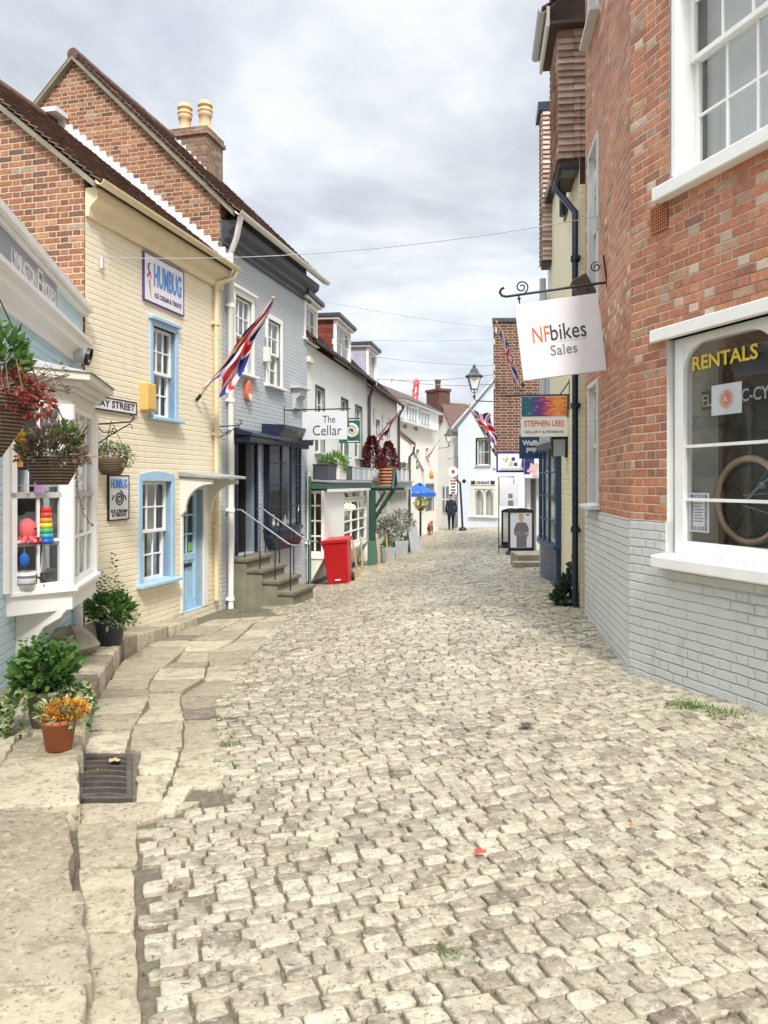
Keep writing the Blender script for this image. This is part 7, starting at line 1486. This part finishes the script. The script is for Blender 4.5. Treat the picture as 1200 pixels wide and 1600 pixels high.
p = at(657, 788, 32.6); t = thing('flower_basket', 'bright yellow green flower basket hanging below the blue awning', 'hanging basket', p); m = MB(); foliage(m, (0, 0, .05), .26, .26, .24, 320, .10, .3); m.build('foliage', leafmat('lime_flower', [(0, (.15, .25, .02)), (.5, (.45, .48, .04)), (1, (.7, .65, .15))]), t, uv=False, recalc=False); m = MB(); m.lathe([(0, -.28), (.12, -.26), (.2, -.05), (0, -.05)], n=12); m.build('basket', M['wicker'], t); m = MB(); m.tube([(0, 0, .1), (0, 0, .5)], .01, 4); m.build('chain', M['black'], t)
p = at(674, 742, 35); t = thing('orange_float', 'small orange cone ornament on the ledge of the distant building', 'ornament', p); m = MB(); m.lathe([(0, -.18), (.10, -.16), (.08, .1), (.0, .24)], n=10); m.build('body', M['orange'], t)
# red crane jib beyond the roofs
p = at(645, 640, 95); t = thing('crane_jib', 'red lattice crane jib tip rising beyond the brown roof', 'crane', (p.x, p.y, -1)); m = MB(); zt = at(648, 598, 95).z + 1; x1 = .45
for a, b in ((-.5, .5), (.5, .5), (-.5, -.5), (.5, -.5)): m.tube([(a - .5, b, 4), (x1 + a * .45, b * .5, zt)], .13, 5)
for k in range(10): z0, z1 = 4 + (zt - 4) * k / 10, 4 + (zt - 4) * (k + 1) / 10; m.tube([(-1 + .1 * k, -.5, z0), (.05 + .07 * k, -.5, z1)], .09, 4)
m.build('lattice', plain('crane_red', (.75, .10, .10), .5), t); m = MB(); m.tube([(x1, -.4, zt), (x1, .4, zt)], .42, 10); m.build('pulley', plain('crane_red', (.75, .10, .10)), t)
# overhead wires
def cable(label, a, b, sag, r=.006):
    a, b = Vector(a), Vector(b); t = thing('overhead_cable', label, 'cable', a, 0, 'cables strung across the street'); m = MB(); n = 24
    m.tube([(b - a) * (i / n) + Vector((0, 0, -sag * 4 * (i / n) * (1 - i / n))) for i in range(n + 1)], r, 5); m.build('wire', M['zinc'], t)
    for q in (Vector((0, 0, 0)), b - a): m = MB(); m.box(q.x - .02, q.x + .02, q.y - .02, q.y + .02, q.z - .14, q.z); m.build('anchor', M['lightgrey'], t)
cable('nearest cable, from the cream cottage wall to the red brick corner', F_cream.w(F_cream.hit(156), -.03, F_cream.loc(156, 402)[1]), F_side.w(F_side.hit(941), -.05, F_side.loc(941, 338)[1]), .16, .005)
for i, (a, b, s_, lab) in enumerate((((487, 467, 17.4), (775, 512, 20.5), .06, 'cable running from the first dormer to the dark brick house'), ((520, 529, 19.5), (772, 530, 20.55), .05, 'level cable behind the brown dormer'), ((550, 552, 24), (772, 571, 20.55), .08, 'cable dropping from the lilac dormer to the dark brick house'), ((590, 592, 26), (772, 585, 20.55), .1, 'thin cable from the farther roof edge, upper one'), ((612, 592, 30), (772, 600, 20.55), .12, 'thin cable from the farther roof edge, lower one'))):
    cable(lab, at(*a), at(*b), s_, .006 + .0015 * i)
# ================================================================== bicycle inside the hire window
F = F_brk
def bicycle():
    R_ = .33; wx, wz = F.hit(1170, -.45), F.loc(1170, 782, -.45)[1]
    t = F.thing('bicycle', 'dark bicycle with tan tyres standing inside the hire shop window', 'bicycle', wx, .45, wz - R_)
    for x in (0, 1.02):
        m = MB(); m.tube([(x + R_ * math.cos(a * math.pi / 20), 0, R_ + R_ * math.sin(a * math.pi / 20)) for a in range(41)], .026, 8, cap=False); w = m.build('tyre', plain('tan_tyre', (.55, .36, .21), .7), t)
        m = MB(); m.tube([(x + .28 * math.cos(a * math.pi / 20), 0, R_ + .28 * math.sin(a * math.pi / 20)) for a in range(41)], .012, 6, cap=False); m.tube([(x, -.04, R_), (x, .04, R_)], .03, 8)
        for k in range(18): a = k * math.pi / 9; m.tube([(x, .02 * (-1) ** k, R_), (x + .28 * math.cos(a), 0, R_ + .28 * math.sin(a))], .0022, 4)
        m.build('rim', M['black'], w)
    m = MB(); hb, st, bb, hd = (.0, 0, R_), (.30, 0, .78), (.42, 0, .30), (.92, 0, .74)
    for a, b in ((bb, st), (st, hd), (bb, hd), (hb, bb), (hb, (.32, 0, .70)), (hd, (1.02, 0, R_))): m.tube([a, b], .019, 8)
    m.tube([hd, (.90, 0, .90), (.96, 0, .98)], .016, 6); m.tube([(.94, -.28, .98), (.97, 0, .98), (.94, .28, .98)], .014, 6); m.tube([st, (.27, 0, .88)], .016, 6); m.build('frame', M['charcoal'], t)
    m = MB(); m.ball((.26, 0, .90), .14, .07, .035); m.build('saddle', M['dwood'], t)
    m = MB(); m.tube([(.42 + .10 * math.cos(a * math.pi / 10), -.05, .30 + .10 * math.sin(a * math.pi / 10)) for a in range(21)], .008, 5, cap=False); m.tube([(.42, -.05, .30), (.55, -.07, .22)], .012, 5); m.box(.50, .60, -.14, -.06, .205, .225); m.tube([(0, -.05, R_ + .04), (.42, -.05, .40)], .005, 4); m.tube([(0, -.05, R_ - .04), (.42, -.05, .20)], .005, 4); m.build('crankset', M['steel'], t)
    m = MB(); m.tube([(.02, -.04, R_), (.14, -.06, .42), (.25, -.05, .50)], .012, 5); m.ball((.2, -.06, .45), .03); m.build('derailleur', M['steel'], t)
bicycle()
# ================================================================== toys in the bay window (glimpsed)
F = F_blue
def inbay(px, py, off): x, z = F.loc(px, py, off); return x, -off, z
zf, zsh = zb0 + .16, zb0 + 1.015
x, y, z = inbay(38, 848, .10); zmid = F.loc(40, 850, .10)[1]
m = MB(); m.box(BA[0] + .12, BD[0] - .12, -.22, .28, zmid - .03, zmid - .012); m.prism([(BA[0] + .1, .3), (BA[0] + .12, .02), (BB[0] + .05, -.30), (BC[0] - .05, -.30), (BD[0] - .1, .3)], 'z', zmid - .0119, zmid - .002); 
sh = None
t = F.thing('plush_toy', 'coral pink plush octopus behind the lower panes of the bay window', 'toy', x, -.12, zmid); m = MB(); m.ball((0, 0, .12), .075, .075, .10)
for k in range(8): a = k * math.pi / 4; m.tube([(.04 * math.cos(a), .04 * math.sin(a), .07), (.085 * math.cos(a), .085 * math.sin(a), .025), (.115 * math.cos(a), .115 * math.sin(a), .04)], .022, 6)
m.build('body', M['pink'], t); m = MB(); m.ball((.02, -.075, .13), .010); m.ball((-.03, -.072, .13), .010); m.build('eye', M['black'], t)
x, y, z = inbay(80, 848, .30); t = F.thing('stacking_toy', 'rainbow stacking tower toy standing behind the bay glass', 'toy', x, -.26, zmid); cols = [(.02, .10, .55), (.02, .35, .50), (.06, .40, .12), (.75, .60, .05), (.80, .30, .03), (.75, .06, .04), (.75, .03, .03)]
for k, c in enumerate(cols): m = MB(); m.lathe([(0, 0), (.058 - .003 * k, 0), (.058 - .003 * k, .042), (0, .042)], n=14, cz=.044 * k); m.build('ring', plain(f'rainbow_{("blue", "teal", "green", "yellow", "orange", "red", "scarlet")[k]}', c, .4), t)
x, y, z = inbay(64, 850, .22); t = F.thing('toy_boat', 'small red toy boat between the plush octopus and the rainbow tower', 'toy', x, -.18, zmid); m = MB(); m.hexa([(-.05, -.03, 0), (.05, -.03, 0), (.05, .03, 0), (-.05, .03, 0)], [(-.08, -.045, .06), (.08, -.045, .06), (.08, .045, .06), (-.08, .045, .06)]); m.build('hull', M['red'], t); m = MB(); m.box(-.03, .03, -.025, .025, .06, .13); m.tube([(0, 0, .13), (0, 0, .20)], .015, 6); m.build('cabin', plain('toy_brown', (.25, .08, .05)), t)
x, y, z = inbay(76, 915, .26); t = F.thing('model_yacht', 'white model yacht on the floor of the bay window', 'toy', x, -.22, zf); m = MB(); m.hexa([(-.09, -.012, .05), (.09, -.012, .05), (.09, .012, .05), (-.09, .012, .05)], [(-.14, -.035, .09), (.13, -.035, .09), (.13, .035, .09), (-.14, .035, .09)]); m.box(-.1, .1, -.03, .03, 0, .02); m.tube([(0, 0, .02), (0, 0, .05)], .008, 5); m.build('hull', M['dwood'], t); m = MB(); m.tube([(0, 0, .08), (0, 0, .46)], .005, 5); m.build('mast', M['wood'], t); m = MB(); m.prism([(.01, .12), (.12, .12), (.01, .45)], 'y', -.002, .002); m.prism([(-.01, .12), (-.11, .12), (-.01, .40)], 'y', -.002, .002); m.build('sail', M['signwhite'], t)
x, y, z = inbay(40, 918, .12); t = F.thing('toy_bucket', 'white bucket with dark bands in the bay window', 'toy', x, -.12, zf); m = MB(); m.lathe([(0, 0), (.07, 0), (.085, .14), (.08, .14), (.065, .01)], n=18); m.build('pail', M['signwhite'], t); m = MB(); m.lathe([(.0815, .09), (.083, .11)], n=18); m.lathe([(.074, .03), (.0755, .045)], n=18); m.build('band', M['greytx'], t)
x, y, z = inbay(36, 860, .12); t = F.thing('toy_ball', 'blue hanging ornament at the left of the bay window', 'toy', x, -.13, zmid - .12); m = MB(); m.ball((0, 0, 0), .04, .04, .06); m.build('body', M['bluecloth'], t); m = MB(); m.tube([(0, 0, .05), (0, 0, .10)], .004, 4); m.build('string', M['greytx'], t)
zt2 = F.loc(50, 772, .15)[1] + .01
for px, off, mt, lab in ((36, .10, plain('denim_card', (.12, .19, .30), .7), 'blue picture card in the middle of the bay window'), (52, .18, M['signwhite'], 'white picture card with a grey figure in the bay window'), (75, .30, plain('mauve_card', (.50, .28, .52), .6), 'mauve picture card in the bay window')):
    x, y, z = inbay(px, 772, off); t = F.thing('picture_card', lab, 'picture', x, -off + .07, zt2, 'picture cards in the bay window'); m = MB(); m.box(-.06, .06, -.006, .006, 0, .19); m.build('card', mt, t); t.rotation_euler.z += .8; m = MB(); m.box(-.015, .015, -.010, -.006, .03, .13); m.ball((0, -.008, .145), .018, .003, .018); m.build('figure_print', M['greytx'], t)
x, y, z = inbay(38, 690, .12); t = F.thing('picture_card', 'orange framed print high in the bay window', 'picture', x, -.05, F.loc(38, 730, .12)[1], 'picture cards in the bay window'); t.rotation_euler.z += .8; m = MB(); m.box(-.10, .10, -.008, .008, 0, .32); m.build('card', plain('amber_print', (.62, .28, .07), .6, .3, 9), t)
# the two shelves carrying them
m = MB()
pl = [(BA[0] + .10, .40), (BA[0] + .12, .03), (BB[0] + .05, -.33), (BC[0] - .05, -.33), (BD[0] - .12, .03), (BD[0] - .1, .40)]
m.prism(pl, 'z', zmid - .022, zmid - .001); m.prism(pl, 'z', zt2 - .022, zt2 - .001); sh = [o for o in F_blue.root.children if o.name.startswith('bay_window')][0]; m.build('glass_shelf', plain('shelf_white', (.62, .62, .60), .4), sh)

# ================================================================== walker and dog
def skin_body(name, joints, edges, mats, parent, loc=(0, 0, 0), sub=2, assign=None):
    me = bpy.data.meshes.new(name); me.from_pydata([j[:3] for j in joints], edges, []); o = bpy.data.objects.new(name, me); COL.objects.link(o); o.parent = parent; o.location = loc
    bm = bmesh.new(); bm.from_mesh(me); lay = bm.verts.layers.skin.verify(); bm.verts.ensure_lookup_table()
    for i, v in enumerate(bm.verts): r = joints[i][3]; v[lay].radius = r if isinstance(r, tuple) else (r, r); v[lay].use_root = (i == 0)
    bm.to_mesh(me); bm.free()
    sk = o.modifiers.new('skin', 'SKIN'); sk.use_smooth_shade = True; sb = o.modifiers.new('sub', 'SUBSURF'); sb.levels = sub; sb.render_levels = sub
    dg = bpy.context.evaluated_depsgraph_get(); dg.update(); m2 = bpy.data.meshes.new_from_object(o.evaluated_get(dg)); o.modifiers.clear(); o.data = m2; bpy.data.meshes.remove(me); m2.name = name
    m2.materials.clear()
    for mt in mats: m2.materials.append(mt)
    if assign:
        for p in m2.polygons: p.material_index = assign(p.center)
    for p in m2.polygons: p.use_smooth = True
    return o
v = at(705, 831, 38.6); v.z = g1(v.x, v.y) if abs(g1(v.x, v.y) - v.z) < .5 else v.z
zg = g1(v.x, v.y)
per = thing('person', 'person in dark coat, trousers and flat cap walking away down the street', 'person', (v.x, v.y, zg), .05)
# joints: facing +Y (away); origin between the feet on the ground
J = [(0, 0, .93, (.17, .12)), (0, .01, 1.12, (.165, .12)), (0, .02, 1.30, (.19, .125)), (0, .015, 1.44, (.15, .10)), (0, .03, 1.52, (.062, .062)), (0, .055, 1.60, (.075, .09)), (0, .06, 1.68, (.078, .095)), (0, .055, 1.75, (.06, .075)),
     (-.19, .02, 1.41, .075), (-.255, .0, 1.14, .062), (-.25, .09, .88, .048), (.19, .02, 1.41, .075), (.26, .0, 1.14, .062), (.25, -.03, .87, .048),
     (-.095, .01, .84, .105), (-.10, .05, .47, .075), (-.10, -.06, .09, .055), (-.10, .10, .04, .045), (.095, .01, .84, .105), (.10, .09, .47, .075), (.10, .14, .09, .055), (.10, .28, .04, .045)]
E = [(0, 1), (1, 2), (2, 3), (3, 4), (4, 5), (5, 6), (6, 7), (3, 8), (8, 9), (9, 10), (3, 11), (11, 12), (12, 13), (0, 14), (14, 15), (15, 16), (16, 17), (0, 18), (18, 19), (19, 20), (20, 21)]
trs = plain('dark_trouser_cloth', (.012, .013, .02), .9, .2); shoe = plain('tan_shoe', (.25, .18, .13), .6)
skin_body('body', J, E, [M['cloth'], M['skin'], trs, shoe], per, assign=lambda c: 1 if c.z > 1.50 else (3 if c.z < .085 else (2 if c.z < .80 and abs(c.x) < .2 else 0)))
for s_, yy, zz, xx in ((-1, .10, .86, -.25), (1, -.03, .85, .25)):
    m = MB(); m.tube([(xx, yy, zz), (xx, yy + .01, zz - .05), (xx, yy + .015, zz - .09)], [.034, .042, .036], 8)
    for k in range(4): m.tube([(xx - .004 * s_, yy - .03 + .02 * k, zz - .08), (xx - .008 * s_, yy - .03 + .021 * k, zz - .12), (xx - .022 * s_, yy - .028 + .021 * k, zz - .155 + .006 * abs(k - 1.4))], [.0095, .009, .007], 6)
    m.tube([(xx, yy + .035, zz - .04), (xx - .01 * s_, yy + .055, zz - .08), (xx - .016 * s_, yy + .055, zz - .10)], [.011, .010, .008], 6); m.build('hand', M['skin'], per)
m = MB(); m.ball((0, .055, 1.76), .10, .12, .055); m.ball((0, .16, 1.735), .07, .06, .018); m.build('cap', M['cloth'], per); m = MB(); m.ball((0, .02, 1.665), .083, .075, .075); m.build('hair', M['greytx'], per); m = MB()
m.lathe([(.20, .72), (.215, .95), (.20, 1.1)], n=18, sq=.72); m.build('coat_hem', M['cloth'], per); m = MB(); m.lathe([(.085, 1.47), (.10, 1.50), (.085, 1.545), (.08, 1.54)], n=14, cy=.03); m.build('collar', M['cloth'], per)
for s_ in (-1, 1): m = MB(); m.ball((s_ * .085, .06, 1.655), .012, .022, .032, n=8); m.build('ear', M['skin'], per)
v = at(672, 832, 35.2); zg = g1(v.x, v.y)
dog = thing('dog', 'ginger dog trotting ahead of the walker on the cobbles', 'dog', (v.x, v.y, zg), -.25)
J = [(0, -.16, .42, (.085, .10)), (0, .0, .42, (.085, .095)), (0, .17, .43, (.10, .125)), (0, .30, .52, (.07, .085)), (0, .37, .60, (.065, .075)), (0, .46, .58, (.04, .042)), (0, .52, .565, (.03, .03)), (0, -.25, .47, .03), (0, -.36, .55, .02), (0, -.42, .62, .012),
     (-.06, -.17, .34, .06), (-.06, -.11, .25, .045), (-.06, -.22, .15, .026), (-.06, -.18, .03, .024), (-.06, -.15, .015, .02), (.06, -.20, .34, .06), (.06, -.16, .25, .045), (.06, -.28, .14, .026), (.06, -.26, .03, .024), (.06, -.23, .015, .02),
     (-.06, .18, .33, .05), (-.06, .16, .20, .03), (-.06, .20, .03, .023), (-.06, .23, .015, .02), (.06, .20, .33, .05), (.06, .22, .20, .03), (.06, .15, .06, .023), (.06, .17, .03, .02)]
E = [(0, 1), (1, 2), (2, 3), (3, 4), (4, 5), (5, 6), (0, 7), (7, 8), (8, 9), (0, 10), (10, 11), (11, 12), (12, 13), (13, 14), (0, 15), (15, 16), (16, 17), (17, 18), (18, 19), (2, 20), (20, 21), (21, 22), (22, 23), (2, 24), (24, 25), (25, 26), (26, 27)]
skin_body('body', J, E, [M['fur']], dog)
for s_ in (-1, 1): m = MB(); m.hexa([(s_ * .05, .34, .66), (s_ * .07, .36, .66), (s_ * .07, .39, .65), (s_ * .05, .39, .65)], [(s_ * .075, .35, .57), (s_ * .085, .36, .57), (s_ * .085, .385, .57), (s_ * .075, .385, .57)]); m.build('ear', M['fur'], dog, bev=.005)
